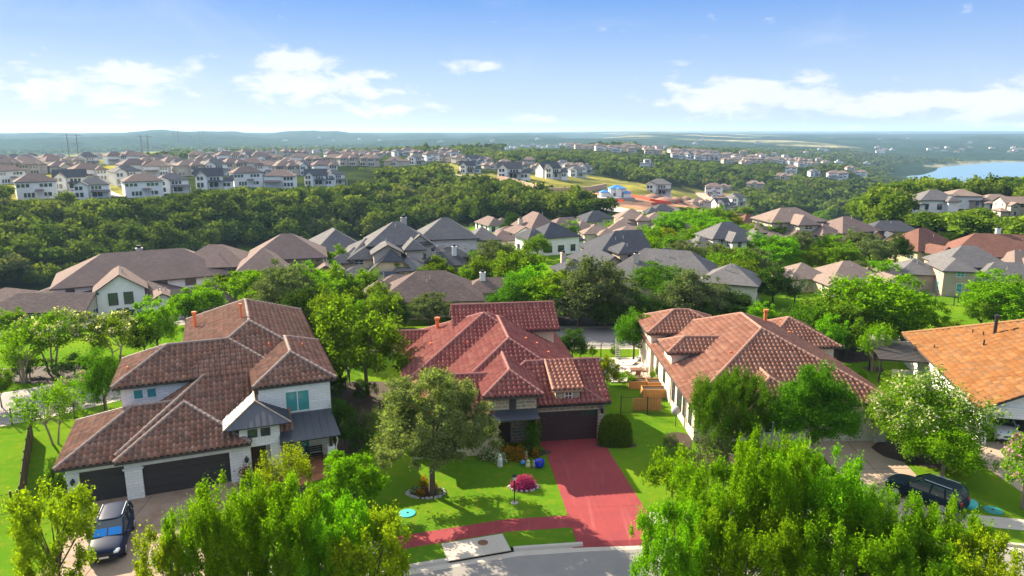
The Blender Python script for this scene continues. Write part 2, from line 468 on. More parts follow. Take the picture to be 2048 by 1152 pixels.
def _lawn(b, t):
    p = geo_pos(b)
    n = b.noise(p, .12, 5.0, .6); n2 = b.noise(p, 1.6, 5.0, .65); n3 = b.noise(p, 55.0, 2.0); n4 = b.noise(p, 9.0, 4.0, .7)
    c = b.mix(b.sstep(n, .35, .7), (.078, .190, .012), (.125, .225, .014))
    c = b.mix(b.m('MULTIPLY', b.sstep(n2, .45, .75), .6), c, (.25, .24, .025))
    c = b.mix(b.m('MULTIPLY', n4, .45), c, (.045, .11, .008))
    c = b.mix(b.m('MULTIPLY', b.sstep(n3, .35, .8), .35), c, (.035, .085, .006))
    return pbsdf(b, t, c, .95, .0, b.m('ADD', n3, n4), .55, .06)
M['lawn'] = mat('lawn_grass', _lawn)

def _water(b, t):
    p = geo_pos(b)
    n = b.noise(p, .06, 4.0, .6)
    return pbsdf(b, t, (.10, .19, .28), .45, .2, n, .25, 2.0)
M['water'] = mat('lake_water', _water)
M['pool'] = m_plain('pool_water', (.01, .17, .22), .08, .6, .1)

M['leaf_mid'] = m_leaf('leaf_mid_green', (.048, .098, .006), (.165, .245, .016))
M['leaf_bright'] = m_leaf('leaf_bright_green', (.050, .130, .004), (.200, .360, .008), .46)
M['leaf_yellow'] = m_leaf('leaf_yellow_green', (.095, .145, .005), (.310, .350, .010), .45)
M['leaf_dark'] = m_leaf('leaf_dark_green', (.020, .050, .008), (.060, .110, .014), .3)
M['leaf_olive'] = m_leaf('leaf_grey_olive', (.062, .085, .036), (.150, .175, .070), .32)
M['leaf_deep'] = m_leaf('leaf_emerald', (.034, .090, .005), (.105, .205, .010), .38)
M['leaf_front'] = m_leaf('leaf_front_green', (.085, .120, .036), (.255, .300, .105), .42)
M['leaf_red'] = m_leaf('leaf_dark_red', (.10, .018, .016), (.26, .045, .03), .35)
M['leaf_rust'] = m_leaf('leaf_rust_brown', (.16, .07, .02), (.28, .14, .04), .35)
M['bl_white'] = m_leaf('blossom_cream', (.50, .46, .26), (.72, .68, .48), .35)
M['bl_pink'] = m_leaf('blossom_pale_pink', (.50, .36, .34), (.68, .54, .48), .35)
M['bl_rose'] = m_leaf('blossom_rose', (.42, .19, .29), (.62, .36, .44), .35)
M['bl_magenta'] = m_leaf('blossom_magenta', (.24, .015, .10), (.55, .07, .28), .3)
M['bl_orange'] = m_leaf('blossom_orange', (.60, .13, .02), (.70, .30, .03), .3)
M['forest'] = m_forest('forest_leaf')
# ------------------------------------------------------------------ terrain
RN = [0, 90, 130, 160, 200, 250, 300, 400, 550, 750, 1000, 1400, 2000, 3000, 4500, 6500, 9000, 14000, 26000]
TQ = [-900, 0, 300, 680, 850, 1024, 1250, 1450, 1620, 1800, 2048, 2900]
TT = [
 [0, 0, -3, -14, -18, -10, -2, 0, 0, -3, -12, -25, -35, -10, 25, 10, -30, -60, -60],
 [0, 0, -4, -15, -19, -12, -1, 0, 0, -3, -12, -25, -35, -10, 25, 10, -30, -60, -60],
 [0, 0, -3, -13, -20, -14, -2, 1, 1, -2, -12, -15, -35, -8, 25, 10, -30, -60, -60],
 [0, 0, 0, -6, -17, -19, -8, -1, 0, -2, -10, -15, -35, -10, 25, 10, -30, -60, -60],
 [0, 0, 0, -2, -12, -17, -13, -5, -1, -1, -4, -20, -35, -10, 25, 10, -30, -60, -60],
 [0, 0, 0, -1, -5, -9, -7, -1, -5, -7, -1, -14, -35, -15, 25, 10, -20, -10, -10],
 [0, 0, 0, 0, -2, -3, -3, -7, -14, -11, 0, -8, -30, -20, 25, 15, 0, 24, 24],
 [0, 0, 0, 0, -2, -4, -8, -22, -26, -18, -12, -16, -32, -25, 10, 5, 0, 24, 24],
 [0, 0, 0, 0, -3, -9, -24, -40, -36, -22, -20, -32, -38, -25, 5, 0, 0, 24, 24],
 [0, 0, 0, 0, 0, -1, -3, -14, -42, -52, -52, -60.5, -60.5, -32, 5, 0, 0, 25, 24],
 [0, 0, 0, 0, 0, 0, -1, -6, -26, -58, -75, -75, -75, -32, 10, 0, 0, 26, 24],
 [0, 0, 0, 0, 0, 0, -1, -6, -26, -58, -75, -75, -75, -32, 10, 0, 0, 26, 24]]
RQ = [0, 100, 190, 280, 360, 420, 520, 600, 700, 785, 850, 920, 1000, 1100, 1140, 1190, 1300, 1420, 1560, 1700, 1800, 1960, 2048]
RY = [265, 264, 265, 262, 258, 262, 265, 263, 262, 268, 265, 268, 265, 268, 272, 272, 265, 268, 270, 271, 273, 268, 272]
TT = np.array(TT, float); LRN = np.log(np.array(RN, float) + 20)

def hash2(i, j, s):
    n = np.sin(i * 127.1 + j * 311.7 + s * 74.7) * 43758.5453
    return n - np.floor(n)
def vnoise(x, y, s=0):
    i = np.floor(x); j = np.floor(y); f = x - i; g = y - j
    f = f * f * (3 - 2 * f); g = g * g * (3 - 2 * g)
    return (hash2(i, j, s) * (1 - f) + hash2(i + 1, j, s) * f) * (1 - g) + (hash2(i, j + 1, s) * (1 - f) + hash2(i + 1, j + 1, s) * f) * g
def fbm(x, y, o=4, s=0):
    a = .5; t = 0
    for k in range(o): t = t + a * vnoise(x * 2 ** k, y * 2 ** k, s + k); a *= .5
    return t

# kerb line of the street in front, as y(x)
KX = np.array([-60, -40, -30, -22, -14, -6.1, .2, 4, 8, 14, 20, 26, 32, 40, 60.])
KY = np.array([-6, 8, 17, 25.5, 31.2, 35.0, 36.9, 37.35, 37.65, 38.1, 38.2, 37.9, 36.6, 33.5, 22.])
def kerb_y(x): return np.interp(x, KX, KY)

def q_of(x, y):
    a = np.arctan2(x, y)
    a = np.clip(a, -R(58), R(58))
    return 1024 + 1410 * np.tan(a)

def T(x, y):
    x = np.atleast_1d(np.asarray(x, float)); y = np.atleast_1d(np.asarray(y, float))
    r = np.hypot(x, y); q = q_of(x, y); lr = np.log(r + 20)
    k = np.clip(np.searchsorted(LRN, lr) - 1, 0, len(RN) - 2)
    f = np.clip((lr - LRN[k]) / (LRN[k + 1] - LRN[k]), 0, 1); f = f * f * (3 - 2 * f) * .6 + f * .4
    j = np.clip(np.searchsorted(TQ, q) - 1, 0, len(TQ) - 2); tq = np.array(TQ, float)
    g = np.clip((q - tq[j]) / (tq[j + 1] - tq[j]), 0, 1); g = g * g * (3 - 2 * g)
    ridge = 23.2 + (262 - np.interp(q, RQ, RY)) * 4.2 - 1.0
    ridge = ridge + (fbm(q / 55.0, q * 0 + 3.3, 3, 8) - .44) * 34
    def val(kk):
        v = TT[j, kk] * (1 - g) + TT[j + 1, kk] * g
        return np.where(kk == 14, ridge, v)
    z = val(k) * (1 - f) + val(k + 1) * f
    far = np.clip((r - 1500) / 1500, 0, 1) * np.clip((9000 - r) / 3000, 0, 1)
    z = z + far * (fbm(x / 700, y / 700, 4, 3) - .47) * 62 * np.clip((4300 - r) / 800, 0.10, 1)
    mid = np.clip((r - 170) / 150, 0, 1) * np.clip((1500 - r) / 300, 0, 1)
    z = z + mid * (fbm(x / 60, y / 60, 3, 9) - .45) * 4
    back = np.clip((np.abs(np.arctan2(x, y)) - R(75)) / R(20), 0, 1)
    z = z * (1 - back)
    return z

def T1(x, y): return float(T(x, y)[0])

def G(px, py, dz=0.0):
    """point of the terrain (+dz) seen at a photo pixel"""
    d = ray(px, py); t = 20.0
    while t < 20000:
        x, y, z = d[0] * t, d[1] * t, CH + d[2] * t
        if z < T1(x, y) + dz: break
        t *= 1.012
    lo, hi = t / 1.012, t
    for _ in range(18):
        m = (lo + hi) / 2
        if CH + d[2] * m < T1(d[0] * m, d[1] * m) + dz: hi = m
        else: lo = m
    return (d[0] * hi, d[1] * hi, T1(d[0] * hi, d[1] * hi))

def inpoly(px, py, poly):
    c = np.zeros(px.shape, bool); n = len(poly)
    for i in range(n):
        x0, y0 = poly[i]; x1, y1 = poly[(i + 1) % n]
        if y0 == y1: continue
        m = ((y0 > py) != (y1 > py)) & (px < (x1 - x0) * (py - y0) / (y1 - y0) + x0)
        c ^= m
    return c

# where the land is open, drawn as photo-pixel outlines of the ground
HOODS = [(-700, 900), (-400, 620), (-100, 610), (0, 590), (130, 580), (300, 540), (380, 522), (480, 502), (700, 490), (850, 464), (1000, 446), (1150, 438), (1245, 428),
         (1500, 436), (1530, 430), (1625, 432), (1700, 447), (1800, 458), (1900, 480), (2048, 512), (2500, 590), (3000, 900), (3000, 3000), (-700, 3000)]
MEAD = [[(835, 336), (905, 326), (945, 348), (1190, 352), (1290, 368), (1480, 385), (1505, 425), (1245, 430), (1140, 408), (1020, 385), (905, 357)],
        [(690, 374), (745, 380), (742, 388), (700, 384)], [(0, 318), (120, 308), (330, 302), (360, 312), (120, 336), (0, 345)], [(-300, 400), (-300, 330), (240, 330), (330, 352), (260, 392), (60, 400)],
        [(200, 336), (232, 336), (240, 405), (205, 395)], [(1300, 300), (1335, 302), (1330, 309), (1300, 308)], [(1120, 383), (1200, 385), (1190, 395), (1100, 395)]]
SOIL = [[(1150, 386), (1262, 380), (1270, 410), (1235, 412), (1180, 396)], [(990, 360), (1060, 376), (1050, 384), (1000, 370)], [(1250, 392), (1310, 388), (1380, 400), (1400, 415), (1330, 425), (1240, 415)], [(1395, 385), (1470, 392), (1500, 430), (1390, 425)]]

az1 = np.concatenate([np.linspace(-R(62), R(62), 620), np.linspace(R(66), R(294), 40)])
rr = np.concatenate([[2.0], np.exp(np.linspace(math.log(6), math.log(25500), 260))])
AZ, RR = np.meshgrid(az1, rr)
TX = (RR * np.sin(AZ)).ravel(); TY = (RR * np.cos(AZ)).ravel()
TZ = T(TX, TY)
low = (TY < kerb_y(TX) + 1.9)
TZ = np.where(low & (RR.ravel() < 75), TZ - .5, TZ)
na, nr = len(az1), len(rr)
ii = np.arange((nr - 1) * na); i0 = (ii // na) * na; j0 = ii % na; j1 = (j0 + 1) % na
F = np.stack([i0 + j0, i0 + j1, i0 + na + j1, i0 + na + j0], 1)[:, ::-1]
dep = TY * cc - (TZ - CH) * cs; dep = np.where(dep > 1, dep, 1)
PX = 1024 + CF * TX / dep; PY = 576 - CF * (TY * cs + (TZ - CH) * cc) / dep
rv = RR.ravel()
cov = np.zeros((len(TX), 4))
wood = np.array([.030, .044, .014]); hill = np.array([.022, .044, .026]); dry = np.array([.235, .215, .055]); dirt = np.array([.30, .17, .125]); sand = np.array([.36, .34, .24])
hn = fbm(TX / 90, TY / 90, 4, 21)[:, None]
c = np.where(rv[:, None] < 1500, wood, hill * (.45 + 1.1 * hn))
bare = np.clip((fbm(TX / 520, TY / 260, 4, 5) - .60) * 9, 0, 1)[:, None] * ((rv > 2200) & (PX > 1150))[:, None]
c = c * (1 - bare) + np.array([.33, .29, .17]) * bare
ahead = (TY > 20)
for pg in MEAD:
    m = inpoly(PX, PY, pg) & ahead & (rv > 200)
    c[m] = dry * (.6 + .7 * fbm(TX / 14, TY / 14, 3, 2)[m][:, None])
for pg in SOIL:
    m = inpoly(PX, PY, pg) & ahead & (rv > 180); c[m] = dirt * (.75 + .5 * hn[m])
sh = (TZ > -61) & (TZ < -58) & (rv > 1950) & (PX > 1740); c[sh] = sand * (.35 + .6 * hn[sh])
hood = (inpoly(PX, PY, HOODS) | (TY < 20) | (rv < 90)) & (rv < 900)
cov[:, :3] = c; cov[:, 3] = hood
def _ground(b, t):
    a = b.n('ShaderNodeAttribute', attribute_name='cover')
    p = geo_pos(b)
    n = b.noise(p, .12, 5.0, .6); n2 = b.noise(p, 1.6, 5.0, .65); n3 = b.noise(p, 55.0, 2.0); n4 = b.noise(p, 9.0, 4.0, .7)
    g = b.mix(b.sstep(n, .35, .7), (.085, .200, .010), (.150, .250, .012))
    g = b.mix(b.m('MULTIPLY', b.sstep(n2, .45, .75), .6), g, (.25, .24, .025))
    g = b.mix(b.m('MULTIPLY', n4, .45), g, (.045, .11, .008))
    g = b.mix(b.m('MULTIPLY', b.sstep(n3, .35, .8), .35), g, (.035, .085, .006))
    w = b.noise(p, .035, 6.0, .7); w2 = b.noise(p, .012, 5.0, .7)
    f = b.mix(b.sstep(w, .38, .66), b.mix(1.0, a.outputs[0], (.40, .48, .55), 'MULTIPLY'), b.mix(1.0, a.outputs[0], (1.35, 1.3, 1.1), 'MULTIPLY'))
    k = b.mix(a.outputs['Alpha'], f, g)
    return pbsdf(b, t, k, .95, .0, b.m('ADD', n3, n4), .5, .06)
M['ground'] = mat('ground_cover', _ground)
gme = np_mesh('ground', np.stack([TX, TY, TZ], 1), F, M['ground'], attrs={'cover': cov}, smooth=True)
tag(link('ground', gme), kind='structure')

# lake: flat sheet, its shore is the terrain
mb = MB(); mb.poly([(150, 900, -60), (4200, 900, -60), (4200, 2900, -60), (150, 2900, -60)])
tag(mb.build('lake_water', M['water']), kind='structure')

# ------------------------------------------------------------------ front street
def offset_curve(xs, off):
    ys = kerb_y(xs); tx = np.gradient(xs); ty = np.gradient(ys); l = np.hypot(tx, ty)
    return xs - ty / l * off, ys + tx / l * off
KXS = np.concatenate([np.linspace(-50, -8, 60), np.linspace(-7.5, 40, 120), np.linspace(41, 58, 16)])
k = np.exp(-np.linspace(-2.2, 2.2, 9) ** 2); k /= k.sum()
KYS_ = kerb_y(KXS)
def strip(name, o0, o1, z0, z1, m, sel=None, kind='structure', parent=None):
    xa, ya = offset_curve(KXS, o0); xb, yb = offset_curve(KXS, o1)
    mb = MB()
    for i in range(len(KXS) - 1):
        if sel and not sel(KXS[i], KXS[i + 1]): continue
        mb.poly([(xa[i], ya[i], z0), (xa[i + 1], ya[i + 1], z0), (xb[i + 1], yb[i + 1], z1), (xb[i], yb[i], z1)])
    return mb, name, m
DRV = [(-24.5, -15.5), (3.75, 8.15), (22.6, 27.6), (33.5, 38.0)]        # where driveways meet the kerb
def indrv(a, b_): return any(l - .05 <= a and b_ <= h + .3 for l, h in DRV)
mb = MB(); xb, yb = offset_curve(KXS, -.62)
for i in range(len(KXS) - 1): mb.poly([(xb[i], yb[i] - 30, -.126), (xb[i + 1], yb[i + 1] - 30, -.126), (xb[i + 1], yb[i + 1], -.126), (xb[i], yb[i], -.126)])
tag(mb.build('road', M['asphalt']), kind='structure')
mb, n_, m_ = strip('gutter', -.62, -.15, -.122, -.118, M['concrete']); tag(mb.build('gutter', m_), kind='structure')
mb, n_, m_ = strip('verge_lawn', .14, 4.6, .004, .004, M['lawn']); tag(mb.build('verge_lawn', m_), kind='structure')
mb = MB()
xa, ya = offset_curve(KXS, -.15); xb, yb = offset_curve(KXS, -.06); xc, yc = offset_curve(KXS, .16)
for i in range(len(KXS) - 1):
    g = indrv(KXS[i], KXS[i + 1]) or (-3.6 < KXS[i] < -.1)
    h = .02 if not indrv(KXS[i], KXS[i + 1]) else -.085
    if (-3.6 < KXS[i] < -.1): continue
    mb.poly([(xa[i], ya[i], -.122), (xa[i + 1], ya[i + 1], -.122), (xb[i + 1], yb[i + 1], h), (xb[i], yb[i], h)])
    mb.poly([(xb[i], yb[i], h), (xb[i + 1], yb[i + 1], h), (xc[i + 1], yc[i + 1], h + .003), (xc[i], yc[i], h + .003)])
    mb.poly([(xc[i], yc[i], h), (xc[i + 1], yc[i + 1], h), (xc[i + 1], yc[i + 1], -.4), (xc[i], yc[i], -.4)])
tag(mb.build('kerb', M['concrete']), kind='structure')
mb, n_, m_ = strip('p', 1.75, 3.15, .010, .010, M['concrete'], lambda a, b_: b_ < -6.2 or a > 8.2); tag(mb.build('pavement', m_), kind='structure')
mb, n_, m_ = strip('p', 1.75, 3.15, .010, .010, M['concrete_red'], lambda a, b_: a > -6.3 and b_ < 4.3); tag(mb.build('red_pavement', m_), kind='structure')

def sheet(name, pts, m, z=.012, kind='structure', joints=None):
    mb = MB(); mb.poly([(x, y, z) for x, y in pts]); o = mb.build(name, m); tag(o, kind=kind)
    return o
def joint_lines(name, segs, z, m, w=.02):
    mb = MB()
    for (x0, y0, x1, y1) in segs:
        dx, dy = x1 - x0, y1 - y0; l = math.hypot(dx, dy); nx, ny = -dy / l * w, dx / l * w
        mb.poly([(x0 - nx, y0 - ny, z), (x1 - nx, y1 - ny, z), (x1 + nx, y1 + ny, z), (x0 + nx, y0 + ny, z)])
    tag(mb.build(name, m), kind='structure')
M['joint'] = m_plain('dark_joint', (.10, .07, .055), .9, .1)  # plain dark colour of the joints
M['joint_red'] = m_plain('red_joint', (.20, .045, .04), .9, .1)
# red driveway with a sloped apron at the gutter
mb = MB()
mb.poly([(1.55, 52.3, .014), (2.45, 49.8, .014), (3.5, 40.0, .014), (3.72, 37.5, .014), (8.2, 37.82, .014), (8.45, 40.6, .014), (6.75, 52.9, .014)])
mb.poly([(3.72, 37.5, .014), (3.45, 37.10, -.114), (8.5, 37.42, -.114), (8.2, 37.82, .014)])
tag(mb.build('red_driveway', M['concrete_red']), kind='structure')
joint_lines('red_driveway_joints', [(4.1, 52.4, 5.95, 37.8), (2.95, 45.6, 7.65, 46.1), (3.35, 41.3, 8.35, 41.7), (3.5, 39.9, 3.72, 37.6)], .019, M['joint_red'], .018)
mb = MB()
mb.poly([(-23.8, 43.6, .014), (-27.4, 42.3, .014), (-25.6, 36.0, .014), (-24.2, 24.2, .014), (-15.6, 30.4, .014), (-16.6, 38.0, .014), (-18.1, 45.4, .014)])
mb.poly([(-24.2, 24.2, .014), (-23.95, 23.6, -.114), (-15.3, 29.9, -.114), (-15.6, 30.4, .014)])
tag(mb.build('brown_driveway', M['concrete_brown']), kind='structure')
joint_lines('brown_driveway_joints', [(-19.9, 44.5, -18.9, 30), (-23.4, 42.9, -22.2, 26), (-25.5, 38.0, -16.7, 40.6)], .019, M['joint'])
mb = MB()
mb.poly([(22.7, 51.4, .014), (22.6, 41.7, .014), (22.7, 38.3, .014), (27.6, 37.95, .014), (27.7, 44.0, .014), (28.5, 51.4, .014)])
mb.poly([(22.7, 38.3, .014), (22.5, 37.9, -.114), (27.8, 37.5, -.114), (27.6, 37.95, .014)])
tag(mb.build('tan_driveway', M['concrete_drive']), kind='structure')
joint_lines('tan_driveway_joints', [(25.6, 51.3, 25.1, 38.3), (22.7, 46.6, 28.0, 46.8), (22.7, 42.4, 27.6, 42.5)], .019, M['joint'])
mb = MB(); mb.poly([(33.4, 50.5, .014), (33.6, 36.4, .014), (38.0, 34.9, .014), (41.0, 52.2, .014)]); tag(mb.build('grey_driveway', M['concrete_drive']), kind='structure')
sheet('entry_path', [(18.3, 53.2), (18.6, 50.2), (22.65, 49.4), (22.65, 50.8), (20.2, 51.4), (19.9, 53.2)], M['concrete_drive'], .011)
sheet('porch_path', [(-18.2, 45.3), (-17.3, 42.6), (-14.5, 43.9), (-11.8, 46.4), (-13.4, 48.5)], M['terracotta'], .018)
# beds of mulch
def blob(name, x, y, rx, ry, m, z=.013, n=22, seed=0, rz=0):
    g = random.Random(seed); pts = []
    for k in range(n):
        th = 2 * math.pi * k / n; q = 1 + .12 * math.sin(3 * th + seed) + g.uniform(-.05, .05)
        u, v = rx * q * math.cos(th), ry * q * math.sin(th)
        pts.append((x + u * math.cos(rz) - v * math.sin(rz), y + u * math.sin(rz) + v * math.cos(rz)))
    return sheet(name, pts, m, z)
for k, (px, py, rx, ry) in enumerate([(852, 985, 1.25, .8), (1047, 975, 1.1, .65), (1030, 905, 2.4, 1.0), (1232, 888, 1.5, .8), (1500, 925, 5.5, 1.6), (1830, 905, 2.6, 2.6), (1360, 880, .9, 1.6), (740, 790, 4.0, 4.0),
                                     (620, 985, 2.4, .9), (700, 870, 1.5, 4.0), (1180, 640, 9, 3.2), (90, 748, 8, 2.6), (600, 660, 5, 4), (1660, 710, 8, 2.5), (1250, 600, 14, 4), (1350, 600, 10, 4), (720, 690, 5, 5), (1880, 968, 1.0, .6), (1745, 738, 1.2, .8)]):
    x, y = P(px, py); blob('mulch_bed', x, y, rx, ry, M['soil'], .0135 + .0006 * k, seed=k)

# streets behind, draped as ribbons
def ribbon(name, pts, w, m, dz, step=3.0, kerb=None):
    pts = [Vector((p[0], p[1], 0)) for p in pts]
    # Catmull-Rom resample
    out = []
    for i in range(len(pts) - 1):
        p0 = pts[max(i - 1, 0)]; p1 = pts[i]; p2 = pts[i + 1]; p3 = pts[min(i + 2, len(pts) - 1)]
        n = max(2, int((p2 - p1).length / step))
        for k in range(n):
            t = k / n
            out.append(.5 * ((2 * p1) + (p2 - p0) * t + (2 * p0 - 5 * p1 + 4 * p2 - p3) * t * t + (3 * p1 - p0 - 3 * p2 + p3) * t ** 3))
    out.append(pts[-1])
    mb = MB()
    L = []; Rr = []
    for i, p in enumerate(out):
        t = (out[min(i + 1, len(out) - 1)] - out[max(i - 1, 0)]).normalized(); n = Vector((-t.y, t.x, 0))
        a = p + n * w / 2; c_ = p - n * w / 2
        z = max(T1(a.x, a.y), T1(c_.x, c_.y), T1(p.x, p.y)) + dz
        L.append((a.x, a.y, z)); Rr.append((c_.x, c_.y, z))
    for i in range(len(out) - 1): mb.poly([Rr[i], Rr[i + 1], L[i + 1], L[i]])
    tag(mb.build(name, m), kind='structure')
    return out
REAR = [(-62, 50), (-45, 57), (-36.5, 64.5), (-27, 74.5), (-10, 79), (10, 79.8), (30, 78.5), (50, 74), (78, 64)]
ribbon('rear_street_kerb', REAR, 9.2, M['concrete'], .010)
ribbon('rear_street', REAR, 8.2, M['asphalt'], .016)
ribbon('middle_street', [(-50, 88), (-34, 92), (-22, 100), (-8, 108), (8, 112), (30, 116), (45, 112), (64, 104)], 7.6, M['asphalt'], .02)
FARROAD = [G(px, py)[:2] for px, py in [(835, 337), (868, 345), (905, 352), (960, 362), (1040, 378), (1100, 397), (1165, 411), (1250, 424), (1330, 432)]]
ribbon('valley_road', FARROAD, 9.5, M['concrete'], .35, 6)
ribbon('valley_side_road', [G(px, py)[:2] for px, py in [(1495, 424), (1440, 412), (1412, 398), (1400, 388)]], 8, M['concrete_drive'], .3, 6)
ribbon('hill_road', [G(px, py)[:2] for px, py in [(470, 328), (480, 312), (484, 300)]], 8, M['concrete'], .4, 8)
ribbon('left_lane', [G(px, py)[:2] for px, py in [(150, 388), (120, 378), (180, 370), (232, 395)]], 5, M['concrete'], .3, 8)
# ------------------------------------------------------------------ house builder
def hip_planes(x0, y0, x1, y1, ze, p, axis='x', e=('h', 'h')):
    """roof over a rectangle (its eave line). ends: h hip, g gable, j clipped gable. each plane starts with its eave edge"""
    if axis == 'y':
        pl, rg = hip_planes(y0, x0, y1, x1, ze, p, 'x', e)
        sw = lambda q: (q[1], q[0], q[2])
        out = []
        for a in pl:
            a = [sw(q) for q in a]; out.append([a[1], a[0]] + a[2:][::-1])
        return out, [(sw(a), sw(b_)) for a, b_ in rg]
    w = (y1 - y0) / 2; zr = ze + p * w; ym = (y0 + y1) / 2
    ins = {'h': w, 'g': 0.0, 'j': w * .42}
    r0 = x0 + ins[e[0]]; r1 = x1 - ins[e[1]]
    if r0 > r1: r0 = r1 = (x0 + x1) / 2
    zj = zr - ins['j'] * p * 1.0; k = (zj - ze) / p
    A, B = (r0, ym, zr), (r1, ym, zr)
    fr = [(x0, y0, ze), (x1, y0, ze)]; bk = [(x1, y1, ze), (x0, y1, ze)]
    if e[1] == 'j': fr.append((x1, y0 + k, zj))
    fr += [B, A] if r0 < r1 else [A]
    if e[0] == 'j': fr.append((x0, y0 + k, zj))
    if e[0] == 'j': bk.append((x0, y1 - k, zj))
    bk += [A, B] if r0 < r1 else [A]
    if e[1] == 'j': bk.append((x1, y1 - k, zj))
    pl = [fr, bk]; rg = []
    if r0 < r1: rg.append((A, B))
    if e[0] == 'h': pl.append([(x0, y1, ze), (x0, y0, ze), A]); rg += [((x0, y0, ze), A), ((x0, y1, ze), A)]
    if e[1] == 'h': pl.append([(x1, y0, ze), (x1, y1, ze), B]); rg += [((x1, y0, ze), B), ((x1, y1, ze), B)]
    if e[0] == 'j': pl.append([(x0, y1 - k, zj), (x0, y0 + k, zj), A]); rg += [((x0, y0 + k, zj), A), ((x0, y1 - k, zj), A)]
    if e[1] == 'j': pl.append([(x1, y0 + k, zj), (x1, y1 - k, zj), B]); rg += [((x1, y0 + k, zj), B), ((x1, y1 - k, zj), B)]
    return pl, rg

TP, TCO = 0.37, 0.45     # tile pitch across, course up the slope
def tile_plane(poly, acc, per=TP, crs=TCO, amp=.13, seg=8):
    p = [np.array(q, float) for q in poly]
    U = p[1] - p[0]; U /= np.linalg.norm(U)
    n = np.cross(p[1] - p[0], p[2] - p[0]); n /= np.linalg.norm(n)
    Vd = np.cross(n, U)
    uv = np.array([[(q - p[0]) @ U, (q - p[0]) @ Vd] for q in p])
    vmax = uv[:, 1].max(); umin = uv[:, 0].min(); umax = uv[:, 0].max()
    du = per / seg; g = np.arange(math.floor(umin / du) - 1, math.ceil(umax / du) + 2) * du
    ph = (g / per) % 1.0
    h = np.where(ph < .66, np.sin(np.pi * ph / .66) ** .7, -.22 * np.sin(np.pi * (ph - .66) / .34)) * amp
    def span(v):
        us = []
        for i in range(len(uv)):
            a, c = uv[i], uv[(i + 1) % len(uv)]
            if abs(a[1] - c[1]) < 1e-9:
                if abs(a[1] - v) < 1e-6: us += [a[0], c[0]]
                continue
            t = (v - a[1]) / (c[1] - a[1])
            if -1e-9 <= t <= 1 + 1e-9: us.append(a[0] + t * (c[0] - a[0]))
        return (min(us), max(us)) if us else None
    nc = int(math.ceil(vmax / crs)); lip = .045
    for k in range(nc):
        v0, v1 = k * crs, min((k + 1) * crs, vmax)
        if v1 - v0 < .02: continue
        s0, s1 = span(min(v0 + 1e-5, vmax)), span(v1 - 1e-5)
        if not s0 or not s1: continue
        u0 = np.clip(g, *s0); u1 = np.clip(g, *s1)
        hh0 = np.interp(u0, g, h); hh1 = np.interp(u1, g, h)
        jit = .006 * np.sin(k * 12.9 + np.floor(g / per) * 78.2)
        top0 = p[0] + u0[:, None] * U + v0 * Vd + (hh0 + lip + .02 + jit)[:, None] * n
        bot0 = p[0] + u0[:, None] * U + v0 * Vd + (hh0 * .9 + .0)[:, None] * n
        top1 = p[0] + u1[:, None] * U + v1 * Vd + (hh1 + .02 + jit)[:, None] * n
        m = len(g); ok = (np.diff(u0) > 1e-6) | (np.diff(u1) > 1e-6)
        idx = np.nonzero(ok)[0]; b0 = acc['n']
        acc['v'] += [bot0, top0, top1]
        o = b0
        f1 = np.stack([o + idx, o + idx + 1, o + m + idx + 1, o + m + idx], 1)
        f2 = np.stack([o + m + idx, o + m + idx + 1, o + 2 * m + idx + 1, o + 2 * m + idx], 1)
        acc['f'] += [f1, f2]; acc['n'] += 3 * m
        a0 = (g / per)[idx]; a1 = (g / per)[idx + 1]
        fa = np.floor((a0 + a1) / 2); a0 = np.clip(a0, fa + .01, fa + .99); a1 = np.clip(a1, fa + .01, fa + .99)
        kk = np.full(len(idx), float(k))
        for lo, hi in ((.02, .1), (.1, .98)):
            acc['uv'].append(np.stack([np.stack([a0, kk + lo], 1), np.stack([a1, kk + lo], 1), np.stack([a1, kk + hi], 1), np.stack([a0, kk + hi], 1)], 1).reshape(-1, 2))

